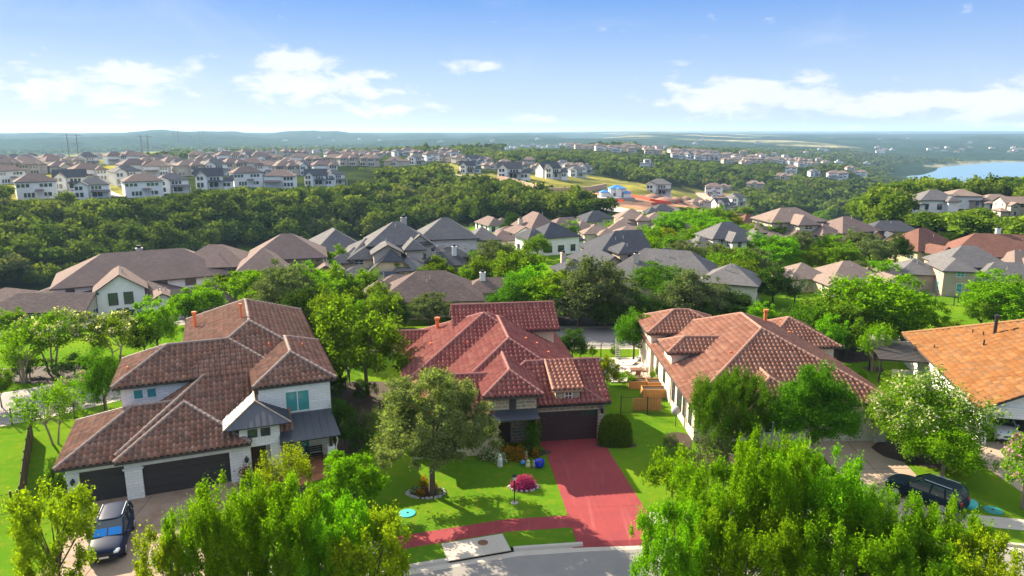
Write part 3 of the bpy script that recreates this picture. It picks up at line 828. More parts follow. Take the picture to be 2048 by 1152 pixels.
class House:
    def __init__(s, name, label, cat, loc, ang=0.0, group=None):
        s.root = thing(name, label, cat, loc, R(ang), group); s.loc = Vector(loc); s.ang = R(ang); s.vols = []; s.planes = []; s.k = 0
    def local(s, x, y, z=0):
        c_, s_ = math.cos(s.ang), math.sin(s.ang); dx, dy = x - s.loc.x, y - s.loc.y
        return (dx * c_ + dy * s_, -dx * s_ + dy * c_, z - s.loc.z)
    def world(s, x, y, z=0):
        c_, s_ = math.cos(s.ang), math.sin(s.ang)
        return Vector((s.loc.x + x * c_ - y * s_, s.loc.y + x * s_ + y * c_, s.loc.z + z))
    def vol(s, x0, y0, x1, y1, ze, p=.5, axis='x', e='hh', z0=0.0, ov=.45, wall=True, roof=True):
        s.k += 1; ze += .007 * s.k
        pl, rg = hip_planes(x0, y0, x1, y1, ze, p, axis, (e[0], e[1]))
        s.vols.append(dict(x0=x0, y0=y0, x1=x1, y1=y1, ze=ze, p=p, axis=axis, e=e, z0=z0, ov=ov + .004 * s.k, wall=wall, pl=pl, rg=rg))
        for q in pl: s.planes.append([Vector(t) for t in q])
        return s.vols[-1]
    def planes_at(s, pl, rg):
        s.k += 1
        s.vols.append(dict(x0=0, y0=0, x1=0, y1=0, ze=0, p=0, axis='x', e='hh', z0=0, ov=0, wall=False, pl=pl, rg=rg))
        for q in pl: s.planes.append([Vector(t) for t in q])
    def roof_z(s, x, y):
        best = -1e9
        for q in s.planes:
            c = np.array([(t.x, t.y) for t in q])
            if inpoly(np.array([x]), np.array([y]), [tuple(t) for t in c])[0]:
                n = (q[1] - q[0]).cross(q[2] - q[0])
                best = max(best, q[0].z - (n.x * (x - q[0].x) + n.y * (y - q[0].y)) / n.z)
        return best
    def pix(s, px, py):
        d = ray(px, py); t = 25.0
        while t < 400:
            l = s.local(d[0] * t, d[1] * t, CH + d[2] * t)
            if l[2] < s.roof_z(l[0], l[1]): return l
            t += .06
        return None
    def walls(s, m, name='wall'):
        mb = MB()
        for v in s.vols:
            if not v['wall']: continue
            o = v['ov']; x0, y0, x1, y1 = v['x0'] + o, v['y0'] + o, v['x1'] - o, v['y1'] - o; z0 = v['z0']
            zt = v['ze'] + v['p'] * o - .05
            ax = v['axis']
            if ax == 'x': w = (v['y1'] - v['y0']) / 2; zr = v['ze'] + v['p'] * w - .05; mid = (y0 + y1) / 2
            else: w = (v['x1'] - v['x0']) / 2; zr = v['ze'] + v['p'] * w - .05; mid = (x0 + x1) / 2
            def side(a, c, gable):
                (ax_, ay_), (cx_, cy_) = a, c
                pts = [(ax_, ay_, z0), (cx_, cy_, z0), (cx_, cy_, zt)]
                if gable == 'g': pts.append(((ax_ + cx_) / 2, (ay_ + cy_) / 2, zr))
                if gable == 'j':
                    for t in (.70, .30):
                        pts.append((ax_ + (cx_ - ax_) * t, ay_ + (cy_ - ay_) * t, zt + (zr - zt) * .60))
                pts.append((ax_, ay_, zt)); mb.poly(pts)
            ee = v['e']
            L, Rr = (ee[0], ee[1]) if ax == 'x' else ('h', 'h')
            Fr, Bk = (ee[0], ee[1]) if ax == 'y' else ('h', 'h')
            side((x0, y0), (x1, y0), Fr); side((x1, y0), (x1, y1), Rr); side((x1, y1), (x0, y1), Bk); side((x0, y1), (x0, y0), L)
        return mb.build(name, m, s.root)
    def under(s, m, parent, t=.17, name='fascia'):
        mb = MB()
        for v in s.vols:
            if not v.get('roof', True): continue
            cnt = {}
            for q in v['pl']:
                mb.poly([(a[0], a[1], a[2] - t) for a in q][::-1])
                for i in range(len(q)):
                    a, c = q[i], q[(i + 1) % len(q)]
                    key = tuple(sorted([tuple(round(x, 4) for x in a), tuple(round(x, 4) for x in c)]))
                    cnt.setdefault(key, []).append((a, c))
            for es in cnt.values():
                if len(es) == 1:
                    a, c = es[0]; mb.poly([(a[0], a[1], a[2] - t), (c[0], c[1], c[2] - t), (c[0], c[1], c[2] + .0), (a[0], a[1], a[2] + .0)])
        return mb.build(name, m, parent)
    def tiles(s, m, mcap, mf, amp=.13):
        acc = dict(v=[], f=[], uv=[], n=0)
        for v in s.vols:
            for q in v['pl']: tile_plane(q, acc, amp=amp)
        me = np_mesh('roof', np.concatenate(acc['v']), np.concatenate(acc['f']), m, np.concatenate(acc['uv']))
        ro = link('roof', me, s.root)
        g = random.Random(3)
        for v in s.vols:
            if not v['rg']: continue
            mb = MB()
            for a, c in v['rg']:
                a = Vector(a); c = Vector(c); L = (c - a).length; n = max(1, int(L / .40))
                for i in range(n):
                    p0 = a.lerp(c, i / n) + Vector((0, 0, .075 + g.uniform(-.01, .01))); p1 = a.lerp(c, (i + 1.12) / n) + Vector((0, 0, .095))
                    mb.tube([p0, p1], [.150, .105], 8, True)
            mb.build('ridge_tiles', mcap, ro)
        s.under(mf, ro); return ro
    def shingles(s, m, mf, t=.17):
        mb = MB()
        for v in s.vols:
            for q in v['pl']:
                P0 = Vector(q[0]); U = (Vector(q[1]) - P0).normalized(); n = (Vector(q[1]) - P0).cross(Vector(q[2]) - P0).normalized(); Vd = n.cross(U)
                mb.poly(q, [((Vector(a) - P0).dot(U) + s.k, (Vector(a) - P0).dot(Vd)) for a in q])
        ro = mb.build('roof', m, s.root); s.under(mf, ro, t); return ro
    def window(s, x, y, z, w, h, face='f', m=None, g=None, mull=1, bar=0, name='window'):
        """window on a wall plane; (x,y) = centre of the sill line on the wall"""
        mb = MB(); t = .07; d = .05
        mb.box(-w / 2 - t, -d, -t, w / 2 + t, .0, 0); mb.box(-w / 2 - t, -d, h, w / 2 + t, .0, h + t)
        mb.box(-w / 2 - t, -d, 0, -w / 2, .0, h); mb.box(w / 2, -d, 0, w / 2 + t, .0, h)
        for k in range(mull): u = -w / 2 + w * (k + 1) / (mull + 1); mb.box(u - .03, -d + .01, 0, u + .03, .0, h)
        for k in range(bar): zz = h * (k + 1) / (bar + 1); mb.box(-w / 2, -d + .012, zz - .025, w / 2, .0, zz + .025)
        rz = {'f': 0, 'r': R(90), 'b': R(180), 'l': R(-90)}[face]
        o = mb.build(name, m or M['frame_white'], s.root, loc=(x, y, z), rz=rz)
        pm = MB(); pm.box(-w / 2, -.018, 0, w / 2, -.006, h); pm.build('pane', g or M['glass'], o)
        return o
    def vents(s, pts, m, hgt=.9, rad=.10):
        for px, py, h, r_ in pts:
            l = s.pix(px, py)
            if not l: continue
            z = s.roof_z(l[0], l[1]); mb = MB()
            mb.tube([(0, 0, -.15), (0, 0, h)], r_, 10)
            if h > .6: mb.tube([(0, 0, h), (0, 0, h + .22)], [r_ * 1.5, r_ * 1.6], 10)
            mb.build('roof_vent', m, s.root, loc=(l[0], l[1], z))
    def auto_windows(s, m=None, g=None, sp=3.4, seed=0, faces='flrb', maxn=40, top=None):
        rg = random.Random(seed); n = 0; cam_l = s.local(0, 0, CH)
        for v in s.vols:
            if not v['wall']: continue
            o = v['ov']; x0, y0, x1, y1 = v['x0'] + o, v['y0'] + o, v['x1'] - o, v['y1'] - o
            top_ = v['ze'] + v['p'] * o
            for f in faces:
                a, c, nx, ny = {'f': ((x0, y0), (x1, y0), 0, -1), 'r': ((x1, y0), (x1, y1), 1, 0), 'b': ((x1, y1), (x0, y1), 0, 1), 'l': ((x0, y1), (x0, y0), -1, 0)}[f]
                mx, my = (a[0] + c[0]) / 2, (a[1] + c[1]) / 2
                if (cam_l[0] - mx) * nx + (cam_l[1] - my) * ny <= 0: continue
                L = math.hypot(c[0] - a[0], c[1] - a[1]); k = int(L / sp)
                zs = [1.0] if top_ < 4.6 else [.9, 3.9]
                for i in range(k):
                    for z in zs:
                        if rg.random() < .2: continue
                        t = (i + .5) / k; x = a[0] + (c[0] - a[0]) * t; y = a[1] + (c[1] - a[1]) * t
                        bad = False
                        for u in s.vols:
                            if u is v or not u['wall']: continue
                            if u['x0'] - .3 < x + nx * .6 < u['x1'] + .3 and u['y0'] - .3 < y + ny * .6 < u['y1'] + .3 and u['ze'] + 1.2 > z: bad = True
                        if bad or n >= maxn: continue
                        w = rg.choice([.9, 1.3, 1.7]); h = min(1.6, top_ - z - .5)
                        if h < .6: continue
                        s.window(x + nx * .002, y + ny * .002, z, w, h, f, m, g, mull=1 if w > 1.2 else 0, bar=1); n += 1

def garage_door(h, x0, x1, y, zt, m, wins=None, cols=4, rows=4, name='garage_door'):
    mb = MB(); mb.box(x0, y, 0.0, x1, y + .06, zt)
    w = (x1 - x0) / cols; hh = zt / rows
    for i in range(cols):
        for j in range(rows):
            if wins and j == rows - 1: continue
            mb.box(x0 + i * w + .07, y - .022, j * hh + .06, x0 + (i + 1) * w - .07, y + .004, (j + 1) * hh - .05)
    o = mb.build(name, m, h.root)
    if wins:
        for i in range(cols):
            pm = MB(); pm.box(x0 + i * w + .12, y - .02, (rows - 1) * hh + .12, x0 + (i + 1) * w - .12, y - .004, rows * hh - .12); pm.build('pane', M['glass'], o)
    return o

def wall_lamp(h, x, y, z):
    mb = MB(); mb.box(-.05, -.06, .1, .05, 0, .3); mb.lathe([(.03, .32), (.16, .18), (.14, .14), (.09, -.05), (.05, -.07)], 10, (0, -.17, 0)); mb.box(-.02, -.17, .28, .02, 0, .32)
    mb.build('wall_lamp', M['iron'], h.root, loc=(x, y, z))

def seam_roof(h, name, poly, m, sp=.42, rib=.035, parent=None, t=.10):
    """standing seam sheet: polygon with first edge the eave"""
    p = [Vector(q) for q in poly]; U = (p[1] - p[0]).normalized(); n = (p[1] - p[0]).cross(p[2] - p[0]).normalized(); Vd = n.cross(U)
    mb = MB(); mb.poly(p); mb.poly([q - n * t for q in p][::-1])
    for i in range(len(p)): a, c = p[i], p[(i + 1) % len(p)]; mb.poly([a - n * t, c - n * t, c, a])
    uv = [((q - p[0]).dot(U), (q - p[0]).dot(Vd)) for q in p]
    u = min(a[0] for a in uv) + sp * .5
    while u < max(a[0] for a in uv):
        vs = []
        for i in range(len(uv)):
            a, c = uv[i], uv[(i + 1) % len(uv)]
            if abs(a[0] - c[0]) < 1e-9: continue
            tt = (u - a[0]) / (c[0] - a[0])
            if 0 <= tt <= 1: vs.append(a[1] + tt * (c[1] - a[1]))
        if len(vs) >= 2 and max(vs) - min(vs) > .05:
            q0 = p[0] + U * u + Vd * min(vs); q1 = p[0] + U * u + Vd * max(vs)
            for s0, s1 in ((-.018, .018),):
                A, B_, C, D = q0 + U * s0, q0 + U * s1, q1 + U * s1, q1 + U * s0; up = n * rib
                mb.poly([A + up, B_ + up, C + up, D + up]); mb.poly([A, A + up, D + up, D]); mb.poly([B_ + up, B_, C, C + up]); mb.poly([A, B_, B_ + up, A + up])
        u += sp
    return mb.build(name, m, parent or h.root)

# ------------------------------------------------------------------ house 1: white house, brown barrel tiles (left)
h = House('tile_roof_house', 'white brick house with brown barrel tile roof and black three car garage doors', 'house', (-28.13, 40.81, 0), 22)
h.vol(0, 0, 11.4, 8.2, 2.8, .49, 'x', 'hh', wall=False)
h.vol(3.3, -.34, 11.4, 9, 2.8, .49, 'y', 'hh', wall=False)
h.planes_at([[(3.3, .35, 2.95), (14.2, .35, 2.95), (14.2, 5.75, 5.915), (8.7, 5.75, 5.915)], [(3.3, 6.3, 2.95), (3.3, .35, 2.95), (8.7, 5.75, 5.915), (8.7, 6.3, 5.915)]], [((3.3, .35, 2.95), (8.7, 5.75, 5.915))])
h.vol(2.8, 5.55, 14, 12.5, 5.8, .5, 'x', 'hh')
v = h.vol(7.0, 5.55, 17.3, 23.7, 5.8, .5, 'y', 'hh'); v['rg'] = [r_ if not (abs(r_[0][0] - 7) < .1 and abs(r_[0][1] - 5.55) < .1) else ((10.5, 9.05, 7.56), r_[1]) for r_ in v['rg']]
h.vol(11.84, 1.9, 17.5, 12, 5.8, .5, 'y', 'hh')
h.tiles(M['tile_brown'], M['ridge_grey'], M['fascia'])
wm = h.walls(M['white_brick'])
# garage front: piers, headers and the side walls
mb = MB()
y1 = .55
mb.box(.45, y1, 0, 1.15, y1 + .5, 2.75); mb.box(1.15, y1, 2.2, 3.75, y1 + .4, 2.85); mb.box(.45, y1 + .5, 0, .75, 7.7, 2.9); mb.box(.75, 7.3, 0, 8, 7.7, 2.9)
mb.box(3.75, .12, 0, 4.75, y1 + .5, 2.72); mb.box(4.75, .16, 2.2, 10.0, .55, 2.72); mb.box(10.0, .12, 0, 10.72, .6, 2.72)
mb.box(3.65, .06, 2.05, 4.85, .20, 2.14); mb.box(.36, y1 - .06, 2.05, 1.2, y1 + .06, 2.14)
mb.box(10.72, .10, 0, 11.35, 1.25, 3.95); mb.box(12.62, .10, 0, 13.3, 1.25, 3.95); mb.box(11.35, .10, 2.45, 12.62, .5, 3.95)
mb.box(10.66, .04, 2.38, 13.36, .14, 2.52); mb.box(11.35, 1.25, 0, 12.62, 1.45, 3.9); mb.box(10.72, 1.25, 0, 10.95, 3, 3.95); mb.box(13.05, 1.25, 0, 13.3, 3, 3.95)
mb.box(12.2, 2.35 - .26, 0, 17.05, 2.36 - .02, 5.7)
mb.box(13.3, 2.0, 0, 17.05, 2.08, 3.4)
mb.box(16.35, -.55, 0, 16.85, -.05, 1.75)
mb.build('garage_front', M['white_brick'], h.root)
garage_door(h, 1.15, 3.75, y1 + .18, 2.2, M['garage_dark'], None, 2, 4)
garage_door(h, 4.75, 10.0, .34, 2.2, M['garage_dark'], None, 4, 4)
mb = MB(); mb.box(11.45, 1.19, .12, 12.30, 1.25, 2.35); mb.box(11.40, 1.16, .1, 11.46, 1.25, 2.4); mb.box(12.29, 1.16, .1, 12.35, 1.25, 2.4)
d = mb.build('front_door', M['wood_dark'], h.root); mb = MB(); mb.tube([(12.2, 1.14, 1.0), (12.2, 1.14, 1.4)], .02, 6); mb.build('handle', M['frame_white'], d)
for x in (11.55, 12.38): h.window(x, .099, 3.12, .48, .42, 'f', M['frame_dark'], M['glass'], 0, 0)
h.window(14.75, 2.085, 3.75, 1.55, 1.45, 'f', M['frame_white'], M['glass_teal'], 1, 0)
for x in (4.35, 5.2): h.window(x, 6.04 - .03, 4.75, .55, .62, 'f', M['frame_white'], M['glass_teal'], 0, 0)
h.window(14.5, 1.998, .35, 1.7, 1.9, 'f', M['frame_white'], M['glass_teal'], 1, 0)
wall_lamp(h, .8, y1, 1.55); wall_lamp(h, 11.05, .1, 1.45)
mb = MB(); mb.box(13.3, -.65, 0, 17.1, 2.0, .12); mb.box(11.3, -.5, 0, 13.3, 1.2, .06); mb.build('porch_floor', M['terracotta'], h.root)
mb = MB(); mb.box(16.5, -.42, 1.75, 16.7, -.2, 2.6); mb.build('porch_post', M['wood_dark'], h.root)
tw = MB()
A_, B_, C_ = (9.75, -.32, 3.9), (14.05, -.32, 3.9), (11.9, 1.75, 4.98)
ro = seam_roof(h, 'porch_roof', [A_, B_, C_], M['metal_dark'])
seam_roof(h, 'side_sheet', [(9.75, 5.2, 3.9), A_, C_, (11.9, 5.2, 4.98)], M['metal_dark'], parent=ro)
seam_roof(h, 'side_sheet', [B_, (14.05, 5.2, 3.9), (11.9, 5.2, 4.98), C_], M['metal_dark'], parent=ro)
mb = MB()
for a, c in ((A_, C_), (B_, C_), (C_, (11.9, 5.2, 4.98))): mb.tube([Vector(a) + Vector((0, 0, .03)), Vector(c) + Vector((0, 0, .03))], .06, 6)
mb.build('ridge_flashing', M['fascia_tan'], ro)
seam_roof(h, 'shed_roof', [(13.2, -.7, 2.62), (17.25, -.7, 2.62), (17.0, 2.0, 3.62), (13.4, 2.0, 3.62)], M['metal_dark'], .52)
mb = MB(); mb.tube([(16.95, -.6, 2.55), (17.05, -.5, 2.2), (16.95, -.35, 1.7), (16.95, -.3, .1)], .045, 6); mb.build('downpipe', M['frame_white'], h.root)
h.vents([(391, 658, 1.35, .13), (483, 640, 1.15, .09), (538, 695, .35, .06), (605, 695, .35, .06), (256, 743, .35, .06)], M['vent_orange'])
H1 = h

# ------------------------------------------------------------------ house 2: red tiles, tan stone (centre)
h = House('tile_roof_house', 'tan stone house with dark red tile roof and maroon garage door at the red driveway', 'house', (1.6, 50.4, 0), 8)
h.vol(-7.4, 0, 5.4, 20, 3.2, .525, 'y', 'hh', wall=False)
h.vol(-4, 0, 5.97, 8.0, 3.2, .525, 'x', 'hg', wall=False)
h.vol(-9.5, -1.4, -2.95, 5.8, 3.2, .525, 'x', 'hg')
h.vol(-9.75, 5.5, 5, 20.3, 3.2, .525, 'x', 'hh')
h.vol(-10.3, 14, -3, 19.4, 3.2, .525, 'x', 'gh')
h.vol(-5.2, 12.7, 4.6, 19.1, 5.4, .55, 'x', 'gg')
h.vol(-3.9, -1.55, .44, 8, 4.6, .54, 'y', 'hh', wall=False)
h.tiles(M['tile_red'], M['ridge_red'], M['fascia'])
h.walls(M['cream'])
mb = MB()
mb.box(.0, .5, 2.5, 5.4, .95, 3.35); mb.box(5.1, .5, 0, 5.62, 1.2, 3.3); mb.box(-.1, .5, 0, .38, 1.2, 3.3); mb.box(5.3, .95, 0, 5.6, 7.5, 3.3); mb.box(4.75, 7.5, 0, 4.9, 19.6, 3.3)
mb.poly([(5.6, .95, 3.25), (5.6, 7.4, 3.25), (5.6, 4.1, 5.2)])
mb.box(1.75, .42, 3.0, 3.6, .50, 4.3); mb.box(1.75, .50, 3.2, 2.0, 4.0, 4.35); mb.box(3.35, .50, 3.2, 3.6, 4.0, 4.35)
mb.box(-3.4, -1.1, 3.3, .02, -.75, 4.6); mb.box(-3.4, -1.1, 0, -2.75, -.4, 3.3); mb.box(-.55, -1.1, 0, .02, -.4, 3.3); mb.box(-2.75, -1.08, 2.55, -.55, -.76, 3.3)
mb.box(-3.4, -.75, 0, -3.1, 4, 4.6); mb.box(-.3, -.75, 0, .02, 4, 4.6); mb.box(-3.1, .9, 0, -.3, 1.1, 4.4)
mb.build('stone_front', M['stone'], h.root)
garage_door(h, .38, 5.1, .80, 2.5, M['garage_maroon'], True, 4, 4)
mb = MB(); mb.box(.34, .62, 2.36, 5.14, .80, 2.52); mb.build('door_beam', M['wood_dark'], h.root)
mb = MB(); mb.box(-2.6, .80, .1, -1.6, .88, 2.4); mb.build('front_door', M['wood_dark'], h.root)
h.window(2.72, .418, 3.45, .48, .62, 'f', M['frame_white'], M['glass'], 1, 1); h.window(-1.72, -1.102, 3.55, .38, .75, 'f', M['frame_dark'], M['glass'], 0, 0)
acc = dict(v=[], f=[], uv=[], n=0); tile_plane([(1.5, .12, 4.32), (3.85, .12, 4.32), (3.75, 4.1, 5.42), (1.6, 4.1, 5.42)], acc)
dr = link('dormer_roof', np_mesh('dormer_roof', np.concatenate(acc['v']), np.concatenate(acc['f']), M['tile_red_lit'], np.concatenate(acc['uv'])), h.root)
mb = MB(); mb.add([(1.5, .12, 4.31), (3.85, .12, 4.31), (3.75, 4.1, 5.41), (1.6, 4.1, 5.41), (1.5, .12, 4.14), (3.85, .12, 4.14), (3.75, 4.1, 5.24), (1.6, 4.1, 5.24)], [(4, 5, 1, 0), (5, 6, 2, 1), (7, 4, 0, 3), (7, 6, 5, 4)])
mb.tube([(1.5, .1, 4.38), (1.6, 4.1, 5.47)], .1, 8); mb.build('fascia', M['ridge_clay'], dr)
aw = seam_roof(h, 'entry_awning', [(-3.45, -2.05, 3.05), (.1, -2.05, 3.05), (.05, -1.1, 3.5), (-3.4, -1.1, 3.5)], M['metal_dark'], .9, .01)
for k in range(5): mb = MB(); x = -3.3 + k * .8; mb.box(x, -2.0, 2.9, x + .07, -1.1, 2.97); mb.build('rafter', M['wood'], aw)
for x in (-3.3, -.1): mb = MB(); mb.tube([(x, -1.1, 2.2), (x, -1.6, 2.6), (x, -1.9, 2.95)], .05, 6); mb.build('bracket', M['wood'], aw)
wall_lamp(h, 5.36, .5, 2.3)
h.vents([(875, 660, 1.0, .16), (886, 665, .3, .08), (861, 692, .28, .12), (1052, 681, .28, .1), (1074, 691, .28, .1), (1097, 709, .28, .1), (935, 690, .3, .06), (818, 720, .3, .06)], M['vent_orange'])
H2 = h

# ------------------------------------------------------------------ house 3: clay tiles, pale limestone (right)
h = House('tile_roof_house', 'pale limestone house with clay orange tile roof and long sunlit side wall', 'house', (12, 45.2, 0), 1)
h.vol(1.5, 5.6, 17.2, 26.5, 3.1, .47, 'y', 'hh')
h.vol(1.2, 20.5, 9, 26.8, 4.4, .47, 'x', 'hh')
h.vol(1.55, 13.7, 9, 17.4, 4.6, .47, 'x', 'hh')
h.vol(6.0, 5.2, 9.7, 13, 3.75, .5, 'y', 'hh')
h.vol(12.2, 20, 19.6, 27.6, 3.1, .5, 'x', 'hh')
h.tiles(M['tile_clay'], M['ridge_clay'], M['fascia'])
h.walls(M['limestone'])
mb = MB(); mb.box(15.75, 5.7, 0, 16.6, 6.1, 3.2); mb.box(11.5, 5.75, 0, 12.0, 6.1, 3.2); mb.box(12.0, 5.78, 2.45, 15.75, 6.1, 3.2); mb.build('garage_front', M['limestone'], h.root)
garage_door(h, 12.0, 15.75, 5.92, 2.45, M['garage_cream'], None, 4, 5)
for y, z, w, hh in ((9.0, .9, .6, 1.5), (10.6, .9, 1.2, 1.6), (7.2, 1.0, .6, 1.4), (12.6, .8, .6, 2.0), (16.2, 1.2, .5, 1.4), (19.0, 1.0, .5, 1.8), (22.5, .9, 1.0, 1.7), (22.5, 3.0, .5, 1.0)):
    h.window(1.5 + .45 - .018, y, z, w, hh, 'l', M['frame_dark'], M['glass'], 0, 1)
h.window(7.8, 5.62, .9, 1.1, 1.6, 'f', M['frame_white'], M['glass'], 1, 1)
h.window(10.6, 6.05 - .02, 1.0, .8, 1.4, 'f', M['frame_white'], M['glass'], 0, 1)
for y in (8.4, 13.4): mb = MB(); mb.tube([(1.9, y, 3.0), (1.86, y, .1)], .05, 6); mb.build('downpipe', M['fascia_tan'], h.root)
h.vents([(1530, 646, 1.1, .16), (1578, 669, .3, .14), (1460, 710, .3, .12), (1428, 727, .4, .05), (1560, 655, .3, .06)], M['vent_orange'])
H3 = h

# ------------------------------------------------------------------ house 4: golden tiles, white wall (far right)
h = House('tile_roof_house', 'white house with large golden orange tile roof at the right edge', 'house', (34.67, 50.3, 0), -14)
h.vol(0, 0, 17, 21, 3.0, .5, 'y', 'gh', wall=False)
h.tiles(M['tile_gold'], M['ridge_gold'], M['fascia'], .05)
mb = MB()
mb.box(.42, .5, 0, .6, 20.5, 3.05)
mb.box(.6, .5, 0, .95, .95, 3.15); mb.box(.95, .5, 2.3, 16.5, .95, 3.15); mb.box(4.6, .5, 0, 16.5, .95, 2.3); mb.poly([(.5, .6, 3.1), (16.5, .6, 3.1), (8.5, .6, 7.05)])
mb.build('wall', M['white_brick'], h.root)
mb = MB(); mb.box(.6, .95, 2.3, 4.6, 6.6, 2.36); mb.box(4.6, .95, 0, 4.7, 6.6, 2.36); mb.box(.6, 6.5, 0, 4.6, 6.6, 2.3); mb.build('garage_lining', M['beige'], h.root)
for y, z in ((6.0, 2.45), (6.8, 2.45)): mb = MB(); mb.box(.28, y, z, .418, y + .3, z + .3); mb.build('floodlight', M['rock'], h.root)
h.vents([(1989, 668, 1.5, .14), (1945, 667, .4, .05), (1966, 672, .4, .05), (1868, 698, .4, .05), (1967, 692, .55, .07)], M['iron'])
H4 = h
# ------------------------------------------------------------------ houses of the streets behind
def mid(px, py, ang, vols, roof, wall, label, chim=(), fascia='fascia', wins=True, seed=0, pipes=2, name='house', maxn=14, glass='glass', dzg=0.0, wpx=None):
    v0 = vols[0]; ax = v0[6] if len(v0) > 6 else 'x'
    w = (v0[3] - v0[1]) / 2 if ax == 'x' else (v0[2] - v0[0]) / 2
    zr = v0[4] + (v0[5] if len(v0) > 5 else .5) * 1.13 * w
    x, y, z = G(px, py, zr + dzg); sc = 1.0
    if wpx:
        ca, sa = math.cos(R(ang)), math.sin(R(ang)); xs_ = [cx * ca - cy * sa for v in vols for cx in (v[0], v[2]) for cy in (v[1], v[3])]
        for _ in range(4): sc = min(1.0, max(.56, wpx / ((max(xs_) - min(xs_)) * CF / Q(x, y, z)[2]))); x, y, z = G(px, py, zr * sc + dzg)
    h = House(name, label, 'house', (x, y, z + dzg), ang, 'houses in the streets behind')
    for v in vols:
        x0, y0, x1, y1, ze = v[:5]; p = v[5] if len(v) > 5 else .5; a = v[6] if len(v) > 6 else 'x'; e = v[7] if len(v) > 7 else 'hh'
        h.vol(x0, y0, x1, y1, ze, p * 1.13, a, e, z0=-3.0)
    h.shingles(M[roof], M[fascia]); h.walls(M[wall])
    if wins: h.auto_windows(seed=seed, maxn=maxn, g=M[glass], m=M['frame_white'] if wall not in ('white', 'white_brick') else M['frame_dark'])
    for (cx, cy, ch, m) in chim:
        zr_ = h.roof_z(cx, cy); mb = MB(); mb.box(cx - .45, cy - .35, zr_ - 1.2, cx + .45, cy + .35, zr_ + ch); mb.box(cx - .52, cy - .42, zr_ + ch, cx + .52, cy + .42, zr_ + ch + .12)
        c_ = mb.build('chimney', M[m], h.root); mb = MB(); mb.box(cx - .25, cy - .25, zr_ + ch + .12, cx + .25, cy + .25, zr_ + ch + .5); mb.build('chimney_cap', M['iron'], c_)
    h.root.scale = (sc, sc, max(sc, .62)) if wpx else (1, 1, 1); h.sc = sc
    g = random.Random(seed + 50)
    for k in range(pipes):
        v = g.choice(h.vols); x_ = g.uniform(v['x0'] * .6 + v['x1'] * .4, v['x1'] * .6 + v['x0'] * .4); y_ = v['y0'] + (v['y1'] - v['y0']) * g.uniform(.25, .45)
        zz = h.roof_z(x_, y_); mb = MB(); mb.tube([(0, 0, -.2), (0, 0, .55)], .07, 8); mb.build('roof_vent', M['vent_grey'], h.root, loc=(x_, y_, zz))
    return h
MH = []
WPX = [400, 270, 180, 120, 125, 265, 300, 135, 130, 150, 80, 145, 118, 250, 78, 78, 165, 320, 190, 98, 102, 245, 90, 118, 150, 240, 275, 90, 132, 78, 55, 75, 60, 75, 55, 75, 78, 98, 64, 90, 140]
def mh(*a, **k): MH.append(mid(*a, seed=len(MH), wpx=WPX[len(MH)], **k)); return MH[-1]
mh(128, 585, 4, [(-9.5, -3.5, 4.3, 3.5, 3, .5, 'x', 'hg'), (-15, -5, -5.5, 9, 3.0, .36, 'y'), (-9, 2, 6, 13, 3.1, .30, 'x'), (2, 3, 13, 15, 3.0, .34, 'y'), (-2, 9, 6, 17, 3.1, .4, 'x', 'hg')], 'sh_mix', 'beige', 'sprawling low house with grey brown roofs and a blue grey front gable behind the blossoming trees at far left')
mh(325, 500, 28, [(-14, -5.5, 9, 7, 5.0, .48), (-9, -10.5, -2.5, 0, 4.9, .6, 'y', 'gh'), (5, -7, 14, 3, 3.6, .5, 'x', 'hg'), (0, -17, 9, -10, 2.8, .6, 'x', 'gg'), (-4, -13, 2, -6, 2.9, .5, 'y', 'gh')], 'sh_brown', 'white', 'big white stucco house with long brown roof and dark roofed garage beside the wooded valley', chim=[(-3, 2, .8, 'vent_grey')], pipes=5)
mh(440, 489, 8, [(-6.5, -4.5, 5, 5, 5.3), (3, -1.5, 11.5, 6, 4.8), (4, -7, 10, 0, 2.8), (-10, -5, -5, 1, 3, .5, 'x')], 'sh_brown', 'white', 'white two storey house with plain brown hip roof right of the long brown roofed house', pipes=3)
mh(590, 468, 16, [(-7, -4, 4.5, 6, 5.2, .55), (-8, -9, -1, 0, 4.6), (1, -8, 7, 0, 3.0, .5, 'y', 'gh')], 'sh_brown', 'brick', 'tan stucco and stone house with half dark hip roof next to the house with a chimney at the wood edge', pipes=3)
mh(665, 457, 24, [(-5.5, -7, 6, 7, 3.2, .58, 'y'), (-1, -13, 9, -2, 3.0, .5), (5, -4, 12, 4, 3.0), (-9, -6, -4, 2, 3.0)], 'sh_grey', 'beige', 'grey pyramid roofed house with a pale chimney at the edge of the valley wood', chim=[(-5, 1.5, 1.6, 'beige')], pipes=3)
mh(762, 487, 7, [(-6.5, -4, 9, 4.5, 5.0, .52), (-2.6, -9.5, 7.2, 0, 2.9, .78, 'y', 'jh'), (-10.5, -4, -5, 1.2, 4.3, .5), (8, -2, 16.5, 6, 3.0, .5, 'x', 'hg'), (-8, -9.5, -1, -3, 2.6, .4), (-2.5, -12.5, 5, -8, 2.5, .45)], 'sh_dark', 'cream', 'cream house with a broad clipped front gable and dark roof behind the large slate coloured hip roof', chim=[(10.5, 1, 1.0, 'beige'), (14.8, 1, 1.6, 'white')], pipes=3)
mh(861, 541, 5, [(-8.5, -6.3, 8.5, 6.3, 2.9, .53), (-11.5, -5, -5, 4, 2.9, .5), (5, -1, 13, 6, 2.9, .5, 'x', 'hg'), (-10, 3, -2, 10, 2.9)], 'sh_mix', 'limestone', 'single storey house under a large mottled slate purple hip roof directly behind the red tile roof', chim=[(8.6, 2.0, 1.1, 'white')], pipes=3)
